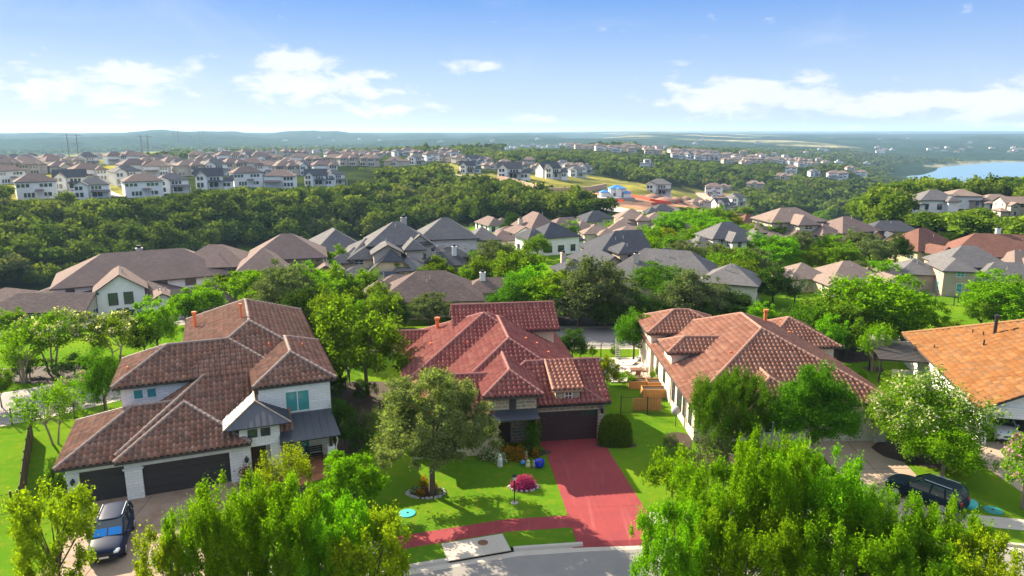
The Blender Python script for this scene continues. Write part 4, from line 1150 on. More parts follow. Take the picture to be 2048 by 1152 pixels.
mh(790, 443, 14, [(-5, -4.5, 5.5, 5, 5.6, .6), (-4.5, -9, .5, -2, 5.0, .5, 'y', 'gh'), (.5, -8, 4, 0, 5.3, .7, 'y'), (-9.5, -4, -4, 3, 3.0), (-1.5, -12, 4, -6, 2.8, .5), (4.5, -5, 9, 2, 3)], 'sh_grey', 'beige', 'beige two storey house with steep multi hip roof and dark window shutters left of the stone gabled house', chim=[(1.5, 1, .9, 'vent_grey')])
mh(893, 435, 12, [(-5.5, -4.5, 5, 5, 5.6, .58), (-7.5, -9, -3.2, -2, 5.4, .7, 'y', 'gh'), (3.5, -3, 9, 4, 5.0), (-3, -7, 3, -2, 2.9)], 'sh_grey', 'stone_white', 'two storey house with stone gabled tower and three narrow windows before the valley wood')
mh(955, 466, 14, [(-6, -3, 7, 5, 2.9, .45), (-6, -9.5, 3, -1, 2.8, .45), (3, -5, 11, 4, 3.2, .5), (-9, -6, -4, 2, 2.7, .4)], 'sh_brown', 'beige', 'low brown house with several shallow hip roofs right of the stone gabled house')
mh(982, 433, 24, [(-4, -7, 4, 7, 3.0, .55, 'y'), (1, -4, 7, 3, 3)], 'sh_brown', 'white', 'brown hip roof house half hidden behind the dark conifer tree', pipes=1)
mh(1095, 445, 26, [(-4.5, -5.5, 7, 5, 4.6, .55), (-8, -4.5, -1, 4, 4.4, .5), (5, -3, 10, 4, 3.0)], 'sh_dark', 'white', 'white walled house with broad dark blue hip roof behind the middle trees')
mh(1080, 424, 22, [(-4.5, -5, 3, 6, 3.6, .75, 'y'), (2, -2, 9, 5, 3.2, .5, 'x', 'hg'), (-8, -5, -3, 2, 3.0, .5, 'y', 'gh')], 'sh_brown', 'white', 'steep brown hip roof house with chimney behind the dark blue roofed white house', chim=[(-4.2, 1, 1.4, 'beige')])
mh(1228, 462, 16, [(-5, -5, 6, 6, 5.2, .55, 'x', 'hg'), (-8.5, -12, -1.5, 3, 3.6, .6, 'y', 'gh'), (-3, -9, 1.8, -3, 5.8, .55, 'y'), (4.5, -8, 10, 1, 3.2, .45, 'x', 'hg'), (-14, -9.5, -7, -3, 2.9)], 'sh_dark', 'stone', 'dark roofed house with stone bay and broad side slopes in the middle of the trees', chim=[(-11.5, -3.5, 2.2, 'beige')], pipes=4)
mh(1186, 421, 22, [(-4, -4, 6, 4, 3.4), (-6, -7, 0, 0, 3)], 'sh_dark', 'beige', 'small dark hip roof below the roadside shrubs left of the beige many hipped villa', pipes=1)
mh(1165, 441, 26, [(-4.5, -4.5, 4, 5, 3.2, .5), (0, -7, 6, 0, 3)], 'sh_tan', 'beige', 'low tan hip roof right of the white house with dark blue roof', pipes=1)
mh(1276, 417, 0, [(-6.5, -4.5, 3, 4.5, 5.0), (-1.5, -7, 2.5, 0, 4.9, .6, 'y', 'hh'), (1.5, -3.5, 8.5, 3.5, 4.6), (-11, -13, -1, -4, 2.6), (1, -14, 15, -4, 2.7, .5, 'x', 'hh'), (-7, -9, -3, -3, 4.6, .5, 'y')], 'sh_tan', 'beige', 'beige two storey villa with row of small hips below the red construction soil', maxn=22)
mh(1352, 500, -24, [(-12, -6.5, 9, 6.5, 3.2, .6), (5.5, -10, 15, -1, 4.3, .5), (8, 0, 14, 5, 3.2)], 'sh_grey', 'limestone', 'blue grey and brown hip roofed house with square chimney right of the stone bay house', chim=[(-6.2, -3.0, 1.3, 'beige')], pipes=5)
mh(1455, 444, 12, [(-6, -4.5, 6, 5, 5.5, .62), (-3, -8, 1.5, 0, 5.3, .7, 'y'), (2.5, -7.5, 7.5, 0, 5.3, .7, 'y'), (-11, -6, -4, 3, 3.4), (6, -4, 11, 4, 3.2)], 'sh_grey', 'stone_white', 'two storey house with rough white stone corner and steep grey multi hip roof')
mh(1500, 428, 18, [(-6, -4.5, 5, 5, 3.2, .6), (-1, -8, 4, 0, 3.1, .7, 'y'), (4, -4, 9, 4, 2.9)], 'sh_red', 'beige', 'house with rusty red shingle roof left of the tan multi hip villa', pipes=1)
mh(1575, 415, 10, [(-6, -4.5, 6.5, 4.5, 5.0), (-2, -8, 3, 0, 4.8, .6, 'y'), (-10, -5, -5, 2, 3.0), (2, -9, 8, -3, 3.0)], 'sh_tan', 'beige', 'tan two storey villa with layered hip roofs at the foot of the dark canyon')
mh(1700, 521, 6, [(-7.5, -6, 6, 6, 2.9, .5), (-15, -3, -5, 7, 2.9, .5), (-10, -9.5, -4, 0, 2.8, .45, 'y', 'gh'), (0, -11, 8, -2, 2.8, .45, 'y', 'gh'), (4, -5, 11, 5, 2.8)], 'sh_tan', 'cream', 'long low tan roofed house with a cream gable end behind the limestone house', pipes=4)
mh(1690, 433, 22, [(-5, -4.5, 6, 5, 3.4), (-9.5, -4, -3, 3, 3.0)], 'sh_brown', 'beige', 'brown hip roof house standing against the green hillside left of the blue black roof', pipes=1)
mh(1763, 441, -4, [(-5, -4.5, 10, 5, 4.6, .5), (-7, -8, -1, 0, 3.0, .6, 'y', 'gh'), (-3, -10, 2, -3, 2.8, .7, 'y', 'gh')], 'sh_dark', 'brick', 'tan brick house with blue black roof and two small white front gables below the hillside')
mh(1845, 456, 18, [(-6.5, -5.5, 7, 6, 3.0, .65), (-5, -9.5, 0, -2, 2.8, .6, 'y', 'gh'), (2, -8, 7, -1, 2.8)], 'sh_red', 'cream', 'chestnut pyramid roofed house right of the tan brick house', pipes=2)
mh(1962, 467, -16, [(-7, -5.5, 15, 6.5, 3.0, .62), (-8, -9, -2, -1, 2.8, .6, 'y', 'gh')], 'sh_red', 'beige', 'long chestnut dark roof with a white chimney by the hillside at far right', chim=[(3.5, 1, 1.3, 'white')])
mh(1925, 492, -10, [(-5, -4.5, 8, 6, 5.0, .58), (-6.5, -9, .2, 0, 4.9, .5, 'y'), (-13, -5, -4, 4, 3.3), (-1, -9.5, 14, 1, 2.9, .55), (3, -7.5, 7.6, 0, 4.2, .5, 'y')], 'sh_grey', 'tan', 'two storey tan house with pale stone base and blue grey roofs at the right', pipes=5, glass='glass_teal')
mh(2040, 505, 14, [(-6, -4, 8, 6, 3.0), (-3, -9, 4, 0, 2.9)], 'sh_tan', 'beige', 'tan hip roof cut by the right edge above the blue grey roofed house', pipes=2)
mh(1655, 459, 10, [(-4, -3.5, 5, 3.5, 2.9, .5, 'x', 'hg'), (-12, -3, -3, 4, 3.1)], 'sh_brown', 'cream', 'low brown roofed house mostly hidden behind grey green oaks', pipes=1)
mh(1330, 407, 6, [(-6, -4, 4, 5, 3.8), (1.5, -8, 6, 0, 3.3, .6, 'y', 'gh'), (-9, -6, -3, 2, 3.0)], 'sh_dark', 'white', 'dark roofed house with white front gable below the bare red soil', pipes=1)
mh(1410, 419, 18, [(-5, -4, 5, 4, 3.0), (3, -3, 9, 4, 3)], 'sh_brown', 'beige', 'plain brown roof left of the rusty red roofed house', pipes=1)
mh(1200, 453, 8, [(-6, -3, 5, 4, 2.8), (-2, -6, 4, 0, 2.7)], 'sh_tan', 'beige', 'low tan roof behind the dark stone bay house', pipes=1)
mh(1020, 452, 0, [(-5, -3.5, 5, 3.5, 2.9), ], 'sh_brown', 'white', 'plain brown gable roof behind the dark conifer tree', pipes=0)
mh(1545, 466, 0, [(-5, -4, 6, 4, 2.8, .45), (2, -7, 8, -1, 2.7, .45)], 'sh_tan', 'cream', 'small tan roof right of the white stone cornered house', pipes=1)
mh(1640, 437, 22, [(-4, -4, 5, 4, 3.0), ], 'sh_grey', 'beige', 'grey hip roof just right of the tan two storey villa', pipes=0)
mh(1262, 452, 0, [(-5, -3.5, 6, 4, 2.8, .45)], 'sh_tan', 'beige', 'flat looking tan roof in front of the beige many hipped villa', pipes=0)
# houses on the right hand hill
mh(1868, 379, -4, [(-6, -5, 6, 5, 3.8, .5), (1, -7, 5, 0, 3.6, .6, 'y'), (-9, -5, -4, 2, 2.6, .3)], 'sh_grey', 'white', 'grey hip roofed house on the wooded hill, leftmost up there', pipes=0)
mh(1925, 378, -8, [(-6, -5, 5, 5, 4.6, .35), (4, -8, 13, 0, 2.6, .3), (-8, -6, -4, -2, 4.4, .3)], 'sh_tan', 'white', 'white house with shallow tan roof on the wooded hill', pipes=0)
mh(1987, 388, -4, [(-5, -4, 6, 4, 2.8, .4), (-9, -3, -3, 3, 2.6, .35)], 'sh_tan', 'tan', 'low tan roof between the white house and the tan gabled house on the hill', pipes=0)
mh(2030, 393, -6, [(-6, -5, 8, 5, 5.4, .42, 'x', 'gg'), (-5.5, -8, -1, 0, 4.8, .5, 'y', 'gh'), (-9, -8, -5, -1, 2.6, .3)], 'sh_tan', 'beige', 'tan two storey gabled house at the right edge of the hill')
mh(2000, 345, -4, [(-9, -5, 3, 5, 3.6, .25), (2, -4, 14, 5, 5.5, .25, 'x', 'hg'), (-14, -3, -7, 3, 3.0, .2)], 'sh_dark', 'white', 'white modern house with dark low pitched roofs above the lake', pipes=0)

for x_, z_ in ((-6.7, 3.1), (-4.9, 3.1), (-6.7, .7), (-4.9, .7)): MH[1].window(x_, -10.5 + .45 + .006, z_, 1.0, 1.5, 'f', M['frame_dark'], M['glass'], 0, 1)
# ------------------------------------------------------------------ far suburb: a few kinds of house, copied one by one
def proto(name, vols, roof, wall, wins, porch=None, dk=None, extra=None):
    h = House(name, 'x', 'house', (0, 0, 0), 0)
    for v in vols:
        x0, y0, x1, y1, ze = v[:5]; p = v[5] if len(v) > 5 else .5; a = v[6] if len(v) > 6 else 'x'; e = v[7] if len(v) > 7 else 'hh'
        h.vol(x0, y0, x1, y1, ze, p * 1.1, a, e, z0=-7.0)
    h.shingles(M[roof], M['fascia']); h.walls(M[wall])
    for (x, y, z, w, hh, n) in wins:
        for k in range(n): h.window(x + k * (w + .35), y - .01, z, w, hh, 'f', M['frame_white'], M['glass'], 0, 0)
    if porch:
        x0, x1, y0, z0, y1, z1 = porch
        seam_roof(h, 'porch_roof', [(x0, y0, z0), (x1, y0, z0), (x1 - .3, y1, z1), (x0 + .3, y1, z1)], M[dk or roof], 5.0)
        for x in (x0 + .4, x1 - .4): mb = MB(); mb.box(x - .12, y0 + .2, -4, x + .12, y0 + .45, z0 - .05); mb.build('porch_post', M['frame_white'], h.root)
    return h.root
FP = [
 proto('house', [(-7, -5, 7, 5, 5.6), (1.5, -7.5, 7, 0, 5.4, .5, 'y')], 'sh_brown', 'white', [(2.6, -7.05, 3.6, 1.0, 1.5, 3), (2.6, -7.05, .8, 1.0, 1.7, 3), (-5.5, -4.5, 3.7, .8, 1.2, 2), (-2.4, -4.5, .6, 1.2, 2.0, 2)], (-6.6, 1.0, -7.0, 2.7, -4.6, 3.5)),
 proto('house', [(-6, -4.5, 6, 4.5, 5.5, .55), (-6.6, -7, -1, 0, 5.3, .6, 'y', 'gh')], 'sh_grey', 'white', [(-5.2, -6.55, 3.5, 1.1, 1.5, 2), (-5.2, -6.55, .7, 1.2, 1.8, 2), (0, -4.05, 3.6, .9, 1.3, 3), (.4, -4.05, .5, 1.6, 2.0, 2)], (-.8, 6.2, -6.6, 2.6, -4.1, 3.3)),
 proto('house', [(-7.5, -5, 6.5, 5, 3.1, .5), (-3, -7.5, 3, 0, 3.0, .6, 'y', 'gh'), (4, -4, 10, 4, 3.0)], 'sh_tan', 'beige', [(-1.8, -7.05, .7, 1.1, 1.6, 2), (-6.5, -4.5, .8, 1.2, 1.4, 2), (5.5, -3.5, .8, 1.0, 1.4, 2)]),
 proto('house', [(-7, -4.5, 7, 5, 5.7, .48)], 'sh_brown', 'white', [(-4.0, -4.05, .6, .9, 1.5, 3), (2.4, -4.05, .8, 1.2, 1.3, 2), (-5.8, -4.06, 3.9, 1.1, 1.1, 3), (1.5, -4.06, 3.9, 1.1, 1.1, 3)], (-1.0, 2.2, -6.2, 2.7, -4.1, 3.2)),
 proto('house', [(-6, -4, 6, 4, 5.0, .7, 'x', 'gg'), (-5.5, -6.5, -.5, 0, 4.8, .8, 'y', 'gh'), (5, -5, 10, 3, 3.0, .5, 'x', 'hg')], 'sh_dark', 'white', [(-4.3, -6.06, 3.5, 1.0, 1.4, 2), (-4.4, -6.06, .7, 1.1, 1.8, 2), (.6, -3.56, .6, 1.6, 2.0, 2), (.8, -3.56, 3.3, 1.0, 1.1, 3), (6, -4.56, .8, 1.2, 1.4, 2)], (-.6, 5, -6, 2.7, -3.6, 3.3)),
 proto('house', [(-7, -4.5, 7, 4.5, 5.5), (-1.5, -7, 4, 0, 5.3, .55, 'y')], 'sh_tan', 'beige', [(-.6, -6.55, 3.5, .9, 1.4, 3), (-.6, -6.55, .6, 1.0, 1.7, 3), (-6, -4.05, .8, 1.3, 1.6, 2), (-6, -4.05, 3.7, 1.0, 1.2, 3), (4.4, -4.05, 3.6, .9, 1.2, 2)]),
 proto('house', [(-7, -3.5, 2, 3.5, 3.4, .06), (-2.5, -3, 3.5, 3, 6.2, .06), (3, -4, 10, 3, 2.9, .06)], 'vent_grey', 'white', [(-5.5, -3.0, .5, 1.8, 2.2, 3), (-1.6, -2.52, 3.8, 1.6, 1.6, 2), (3.6, -3.5, .5, 1.8, 1.8, 3)]),
]
FPN = ['white house with brown hip roof', 'white house with grey gabled roof', 'low beige house with tan roof', 'white box like house with brown hip roof', 'white house with dark steep gables', 'beige two storey house with tan hips', 'white flat roofed modern house']
KIND = ['white two storey house with brown hips', 'white gabled house with grey roof', 'single storey beige house with tan roof', 'plain white two storey house under one brown hip roof', 'white farmhouse style house with steep dark gables', 'beige two storey house with tan hip roofs', 'white flat roofed modern house']
FIRST = set(); FAR = []
def far(px, py, k, s=1.0, turn=None, row='', grp=None, label=None, sx=1.0):
    x, y, z = G(px, py); a = math.atan2(x, y)
    rz = -a + R(turn if turn is not None else rnd.uniform(-12, 36))
    if k not in FIRST: o = FP[k]; o.location = (x, y, z); o.rotation_euler = (0, 0, rz); FIRST.add(k)
    else: o = copy_tree(FP[k], (x, y, z), rz)
    jr = rnd.uniform(.88, 1.08); o.scale = (s * sx * jr, s, s * rnd.uniform(.92, 1.1)); o['category'] = 'house'; o['group'] = grp or row
    FAR.append([o, px, py, k, row, label]); return o
# (photo x, photo y of the base, kind)
for t in [(75, 396, 3, 1.05), (143, 378, 4, 1.0), (190, 394, 1, .95), (287, 392, 3, 1.1), (345, 384, 1, 1.0), (420, 376, 4, 1.0), (494, 372, 3, 1.0), (562, 374, 0, 1.0), (632, 370, 4, 1.0), (668, 368, 1, .85)]:
    far(*t, row='front row above the valley wood', turn=rnd.uniform(-8, 28))
for t in [(252, 368, 1), (318, 352, 0), (378, 351, 5), (176, 362, 0), (300, 341, 5), (430, 350, 1), (468, 347, 5), (505, 346, 0), (536, 349, 3), (572, 351, 5), (608, 350, 1), (646, 349, 0), (348, 343, 5), (402, 340, 2), (270, 352, 0)]:
    far(*t, 1.0, row='second row of the left suburb')
for t in [(30, 331, 1), (56, 334, 1), (22, 347, 5), (70, 348, 5), (105, 341, 0), (126, 344, 2), (14, 367, 3), (176, 333, 1), (44, 340, 2), (4, 335, 0)]:
    far(*t, 1.0, row='cluster beside the left power lines')
for t in [(395, 324, 5), (414, 326, 2), (452, 326, 0), (497, 327, 1), (520, 328, 3), (548, 328, 5), (580, 328, 2), (600, 329, 0), (627, 328, 1), (668, 330, 5), (694, 331, 5), (740, 332, 5), (791, 332, 2), (832, 329, 1), (420, 314, 5), (438, 316, 2)]:
    far(*t, 1.0, row='upper row of the far suburb', turn=rnd.uniform(-8, 30))
for t in [(402, 305, 5), (442, 301, 5), (455, 306, 2), (500, 313, 1), (520, 311, 5), (540, 313, 0), (575, 314, 5), (602, 314, 5), (632, 306, 0), (655, 307, 3), (680, 313, 5), (700, 314, 5), (727, 311, 0), (750, 310, 5), (772, 311, 2), (796, 312, 1), (815, 311, 0), (835, 314, 5), (862, 322, 3), (884, 322, 5), (920, 327, 5), (945, 330, 4), (958, 331, 1), (908, 314, 0), (870, 309, 2), (890, 307, 5), (745, 317, 2), (715, 321, 5)]:
    far(*t, .95, row='top rows of the far suburb')
for t in [(935, 346, 4, .95), (1019, 357, 4, 1.15), (1096, 356, 4, 1.1), (1153, 353, 1, 1.0), (1040, 343, 5, .9), (1010, 336, 5, .9), (1058, 331, 5, .9), (1106, 337, 6, .8), (1082, 338, 2, .9), (1125, 335, 1, .9), (1140, 341, 5, .9), (1170, 346, 1, .9), (980, 337, 2, .9), (972, 330, 5, .9), (1060, 343, 2, .9), (1160, 336, 2, .85)]:
    far(*t, row='knoll above the meadow road')
for k in range(30):
    px = 1012 + k * 11 + rnd.uniform(-3, 3); far(px, 293 + 3.5 * math.sin(px / 37) + rnd.uniform(-2, 4) + (px - 1012) * .018, rnd.choice([5, 2, 5, 0]), .95, row='ridge village in the distance')
for k in range(16):
    px = 1352 + (k % 8) * 11.5 + rnd.uniform(-3, 3); far(px, 309 + (k // 8) * 7 + (px - 1352) * .05 + rnd.uniform(-1, 1), rnd.choice([5, 5, 0, 1]), 1.0, row='hillside village right of the meadow')
for k in range(20):
    px = 1446 + k * 10 + rnd.uniform(-4, 4); far(px, 318 + rnd.uniform(-6, 9) + k * .45, rnd.choice([5, 2, 5, 0]), .9, row='village running down to the lake')
for t in [(1318, 388, 1, 1.1), (1427, 389, 3, 1.0), (1293, 333, 6, 1.15), (1582, 346, 3, .95), (1627, 352, 1, .95), (1668, 357, 0, 1.0), (1684, 356, 3, .9), (1508, 374, 2, 1.0), (1565, 358, 2, 1.1), (1700, 342, 5, .9), (1722, 352, 3, 1.0), (1650, 326, 2, .9), (1676, 326, 6, .9), (1733, 328, 6, .9), (1640, 300, 3, .9), (1652, 303, 0, .9), (1612, 305, 2, .9), (1448, 378, 2, .7), (1470, 412, 1, .95), (1440, 418, 4, .9), (1395, 411, 2, .8)]:
    far(*t, row='scattered houses beyond the canyon')
for k in range(22):
    px = rnd.choice([1735, 1760, 1790, 1830, 1850, 1880, 1905, 1930, 1960, 1990, 2015, 2035]) + rnd.uniform(-12, 12); far(px, rnd.uniform(296, 306), rnd.choice([3, 2, 6]), 1.05, row='', grp='white specks of houses beyond the lake', label='tiny pale house on the wooded shore beyond the lake')
for (px, py) in [(155, 275), (570, 281), (668, 282), (720, 279), (760, 281), (985, 283), (880, 284), (640, 277), (1075, 279), (1390, 288), (1405, 281), (1760, 279), (1815, 278), (1940, 287), (1515, 287)]:
    far(px, py, rnd.choice([3, 6]), 1.15, row='', grp='lone houses on the far hills', label='lone pale speck of a house on the distant blue hills')
for k in range(26):
    px = 15 + k * 27 + rnd.uniform(-9, 9); far(px, rnd.choice([322, 337, 343, 319, 327]) + rnd.uniform(-5, 5) - (px > 380) * 9, rnd.choice([0, 1, 5, 2, 3]), .95, row='rows filling the far suburb')
for k in range(14):
    px = 1200 + k * 31 + rnd.uniform(-10, 10); far(px, 303 + rnd.uniform(-5, 5) + k * .9, rnd.choice([5, 2, 0]), .9, row='loose houses on the wooded ridge')
# blue wrapped house under construction
h = mid(1232, 372, 4, [(-5, -4.5, 6, 4.5, 5.4, .42), (-1.5, -7, 2.5, 0, 5.0, .5, 'y', 'gh'), (-11, -3, -4, 4, 2.8, .45), (3, -7, 9, 0, 2.8, .35)], 'blue_wrap', 'white', 'house under construction with bright blue wrapped roof on a grey stone platform', pipes=0, dzg=3.0)
MH.append(h)
x, y, z = G(1232, 399); h.root.location = (x, y, z + 1.2); h.root.scale = (.6, .6, .6); h.loc = Vector((x, y, z + 1.2))
mb = MB(); mb.box(-13, -11, -7, 10, 6, 0); mb.build('platform', M['rock'], h.root)
# ------------------------------------------------------------------ trees
def leaf_quads(c, ls, rng, up=.35, asp=.55):
    n = len(c); nrm = rng.normal(size=(n, 3)); nrm[:, 2] += up * 2
    nrm /= np.linalg.norm(nrm, axis=1)[:, None]
    t = rng.normal(size=(n, 3)); t -= (t * nrm).sum(1)[:, None] * nrm; t /= np.linalg.norm(t, axis=1)[:, None]
    s = np.cross(nrm, t); l = ls * rng.uniform(.5, 1.4, n)[:, None]
    v = np.stack([c - t * l * .5, c + s * l * asp * .5 + nrm * l * .06, c + t * l * .5, c - s * l * asp * .5 + nrm * l * .06], 1)
    return v.reshape(-1, 3), np.arange(4 * n).reshape(-1, 4)

def tree_parts(W, H, cb, nc, nl, ls, seed, style='round', limbs=7, multi=1, tr=.16):
    """crown leaf positions + trunk tubes for a tree W wide, H tall, crown starting at height cb"""
    rng = np.random.default_rng(seed); rx = W / 2; cz = (H + cb) / 2; rz = (H - cb) / 2
    ph = rng.uniform(0, 6.28, 6)
    cl = []
    while len(cl) < nc:
        d = rng.normal(size=3); d /= np.linalg.norm(d)
        th = math.atan2(d[1], d[0])
        rad = rng.uniform(.25, 1) ** .55
        k = 1 + .16 * math.sin(3 * th + ph[0] + 2 * d[2]) + .10 * math.sin(5 * th + ph[1]) + .10 * math.sin(4 * d[2] + ph[2])
        if style == 'cone':
            zz = rng.uniform(0, 1) ** 1.3; r_ = (1 - zz) ** .8 * rng.uniform(.4, 1) ** .5; p = np.array([math.cos(th) * r_ * rx, math.sin(th) * r_ * rx, cb + zz * (H - cb)])
        elif style == 'vase':
            zz = rng.uniform(0, 1) ** .7; r_ = (.35 + .65 * math.sin(min(1, zz * 1.15) * 2.3)) * rng.uniform(.3, 1) ** .5 * k; p = np.array([math.cos(th) * r_ * rx, math.sin(th) * r_ * rx, cb + zz * (H - cb)])
        else:
            if d[2] < -.55: continue
            p = np.array([d[0] * rx * rad * k, d[1] * rx * rad * k, cz + d[2] * rz * rad * (k if d[2] > 0 else .8)])
        cl.append(p)
    cl = np.array(cl)
    cs_ = rng.uniform(.55, 1.25, nc); per = (nl * cs_ / cs_.sum()).astype(int) + 1
    ci = np.repeat(np.arange(nc), per); n = len(ci)
    sg = W * {'round': .050, 'vase': .036, 'cone': .07, 'airy': .040, 'dense': .066}.get(style, .05) * math.sqrt(min(1.0, 90 / nc))
    cs_ = cs_
    off = rng.normal(size=(n, 3)) * sg * cs_[ci][:, None]
    if style in ('vase', 'airy'): off[:, 2] *= 1.9
    else: off[:, 2] *= .8
    pos = cl[ci] + off
    top = (cl[:, 2] > np.quantile(cl[:, 2], .35)) & (np.hypot(cl[:, 0] / rx, cl[:, 1] / rx) ** 2 + ((cl[:, 2] - cz) / rz) ** 2 > .45)
    mb = MB()
    for m in range(multi):
        a0 = rng.uniform(0, 6.28); off0 = np.array([math.cos(a0), math.sin(a0), 0]) * (W * .03 if multi > 1 else 0)
        lean = np.array([math.cos(a0), math.sin(a0), 0]) * (W * (.10 if multi > 1 else .015))
        hz = cb + (H - cb) * .25; t0 = tr / math.sqrt(multi)
        mb.tube([off0 - V3(0, 0, .5), off0 + lean * .2 + V3(0, 0, .05 * H), off0 + lean * .5 + V3(0, 0, hz * .5), off0 + lean + V3(0, 0, hz)], [t0 * 1.35, t0 * 1.1, t0 * .95, t0 * .75], 8)
        far_ = cl[rng.choice(nc, size=min(nc, max(2, limbs // multi)), replace=False)]
        for q in far_:
            b0 = off0 + lean * .8 + V3(0, 0, hz * rng.uniform(.75, .98)); mid_ = (b0 + q) / 2 + rng.normal(size=3) * W * .03 + V3(0, 0, .04 * H)
            mb.tube([b0, mid_, q], [t0 * .55, t0 * .36, t0 * .12], 6, False)
    return pos, cl, top, ci, mb, rng

TREES = {}
def tree_proto(key, leafm, W, H, cb, nc, nl, ls, style='round', seed=1, limbs=8, multi=1, bark='trunk', bloom=None, bfrac=.25, blm=None, nv=2, up=.35, asp=.55, tr=.16):
    for v in range(nv):
        pos, cl, top, ci, mb, rng = tree_parts(W, H, cb, nc, nl, ls, seed * 31 + v * 7, style, limbs, multi, tr)
        V_, F_ = leaf_quads(pos, ls, rng, up, asp)
        cm = np_mesh('crown', V_, F_, M[leafm]); tm = mb.mesh('trunk'); tm.materials.append(M[bark])
        tm.polygons.foreach_set('use_smooth', [True] * len(tm.polygons))
        bm = None
        if bloom:
            sel = top[ci] & (rng.random(len(ci)) < bfrac)
            tips = cl[ci[sel]] * np.array([1.04, 1.04, 1.02]) + rng.normal(size=(sel.sum(), 3)) * W * .032
            bv, bf = leaf_quads(tips, ls * .9, rng, .6, .8); bm = np_mesh('blossom', bv, bf, M[bloom])
        TREES.setdefault(key, []).append((cm, tm, bm, W, H))

tree_proto('oak', 'leaf_mid', 7, 7, 1.2, 90, 11000, .29, 'round', 1, nv=3)
tree_proto('bright', 'leaf_bright', 6.5, 7, 1.1, 90, 11000, .27, 'round', 2, nv=3)
tree_proto('yellow', 'leaf_yellow', 6, 6.5, 1.0, 80, 9000, .28, 'round', 3, nv=2)
tree_proto('dark', 'leaf_dark', 6, 7, .7, 80, 9500, .29, 'dense', 4, nv=3)
tree_proto('olive', 'leaf_olive', 7, 7, .9, 100, 12500, .27, 'round', 5, nv=3)
tree_proto('deep', 'leaf_deep', 6, 7, 1.1, 85, 11000, .27, 'dense', 6, nv=2)
tree_proto('spare', 'leaf_dark', 5, 7, 2.0, 22, 1500, .24, 'airy', 7, limbs=14, nv=1)
tree_proto('column', 'leaf_dark', 3.2, 8, .4, 50, 4500, .26, 'cone', 8, nv=2)
tree_proto('crape', 'leaf_mid', 5.5, 5.5, 1.2, 70, 7000, .20, 'round', 9, multi=3, bark='trunk_pale', bloom='bl_pink', bfrac=.22, nv=2)
tree_proto('rose', 'leaf_bright', 5, 4.8, .8, 55, 4500, .20, 'round', 10, multi=3, bark='trunk_pale', bloom='bl_rose', bfrac=.45, nv=1)
tree_proto('white', 'leaf_mid', 7.0, 5.2, .3, 130, 30000, .16, 'dense', 11, multi=3, bark='trunk_pale', bloom='bl_white', bfrac=.22, nv=1)
tree_proto('airy', 'leaf_bright', 5.5, 5.5, 1.3, 40, 4200, .20, 'airy', 12, multi=4, bark='trunk_pale', nv=2, limbs=16)
tree_proto('shrub', 'leaf_mid', 3, 2.4, .05, 40, 3600, .15, 'dense', 13, nv=2, tr=.05)
tree_proto('shrubb', 'leaf_bright', 3, 2.6, .05, 40, 3600, .16, 'dense', 14, nv=2, tr=.05)
tree_proto('shrubo', 'leaf_olive', 3.4, 2.5, .05, 45, 5200, .12, 'airy', 15, nv=2, tr=.05)
tree_proto('shrubd', 'leaf_dark', 3, 2.8, .05, 40, 3800, .16, 'dense', 16, nv=2, tr=.05)
tree_proto('rust', 'leaf_rust', 5, 5.5, 1, 45, 3500, .26, 'round', 17, nv=1)
# large near trees: fine leaves
tree_proto('front', 'leaf_front', 6.6, 8.2, .95, 200, 60000, .150, 'round', 21, nv=1, limbs=16, tr=.17)
tree_proto('street', 'leaf_bright', 7, 7.6, 1.4, 190, 46000, .155, 'vase', 22, nv=3, limbs=18, tr=.13)
tree_proto('streety', 'leaf_yellow', 4.2, 5.4, .5, 100, 17000, .15, 'vase', 23, nv=2, limbs=14, tr=.09)
tree_proto('juniper', 'leaf_deep', 5.8, 6.6, .5, 190, 50000, .15, 'airy', 24, nv=1, limbs=18, tr=.17, asp=.4)
tree_proto('ovaln', 'leaf_deep', 5.6, 7.2, 1.1, 180, 52000, .15, 'dense', 25, nv=1, limbs=12, bark='trunk_pale', tr=.15)
tree_proto('lollipop', 'leaf_bright', 4.8, 4.2, 1.0, 110, 20000, .15, 'dense', 26, nv=1, bark='trunk_pale', tr=.13)
tree_proto('conebr', 'leaf_bright', 4.2, 5.8, .1, 120, 22000, .16, 'round', 27, nv=1, tr=.12)
tree_proto('porch', 'leaf_yellow', 4.4, 4.4, .7, 50, 6500, .15, 'airy', 28, nv=1, limbs=18, multi=2, tr=.08)

TL = []
def tree(px, top, base, wpx, key, desc, cat='tree', name='tree', rz=None, loc=None):
    x, y, z = loc if loc else G(px, base)
    dp = Q(x, y, z)[2]; Wm = wpx * dp / CF
    lo, hi_ = .3, 30.0
    for _ in range(30):
        m = (lo + hi_) / 2
        if Q(x, y, z + m)[1] > top: lo = m
        else: hi_ = m
    Hm = lo; pr = TREES[key]; k = len(TL) % len(pr); cm, tm, bm, W0, H0 = pr[k]
    o = thing(name, desc, cat, (x, y, z), rz if rz is not None else rnd.uniform(0, 6.28))
    o.scale = (Wm / W0, Wm / W0, Hm / H0)
    link('trunk' if 'shrub' not in key else 'stem', tm, o); link('crown', cm, o)
    if bm: link('blossom', bm, o)
    TL.append([o, px, base, wpx, Hm, desc, name]); return o

OK_, BR, YE, DK, OL, DP = 'oak', 'bright', 'yellow', 'dark', 'olive', 'deep'
D = {OK_: 'round mid green tree', BR: 'bright green leafy tree', YE: 'yellow green tree', DK: 'dark evergreen tree', OL: 'grey green oak', DP: 'emerald green tree', 'column': 'dark column shaped conifer', 'spare': 'thin half bare dark tree', 'airy': 'airy many stemmed light green tree',
     'shrub': 'round green shrub', 'shrubb': 'bright green bush', 'shrubo': 'grey green bush', 'shrubd': 'dark green bush', 'rust': 'rust brown tree'}
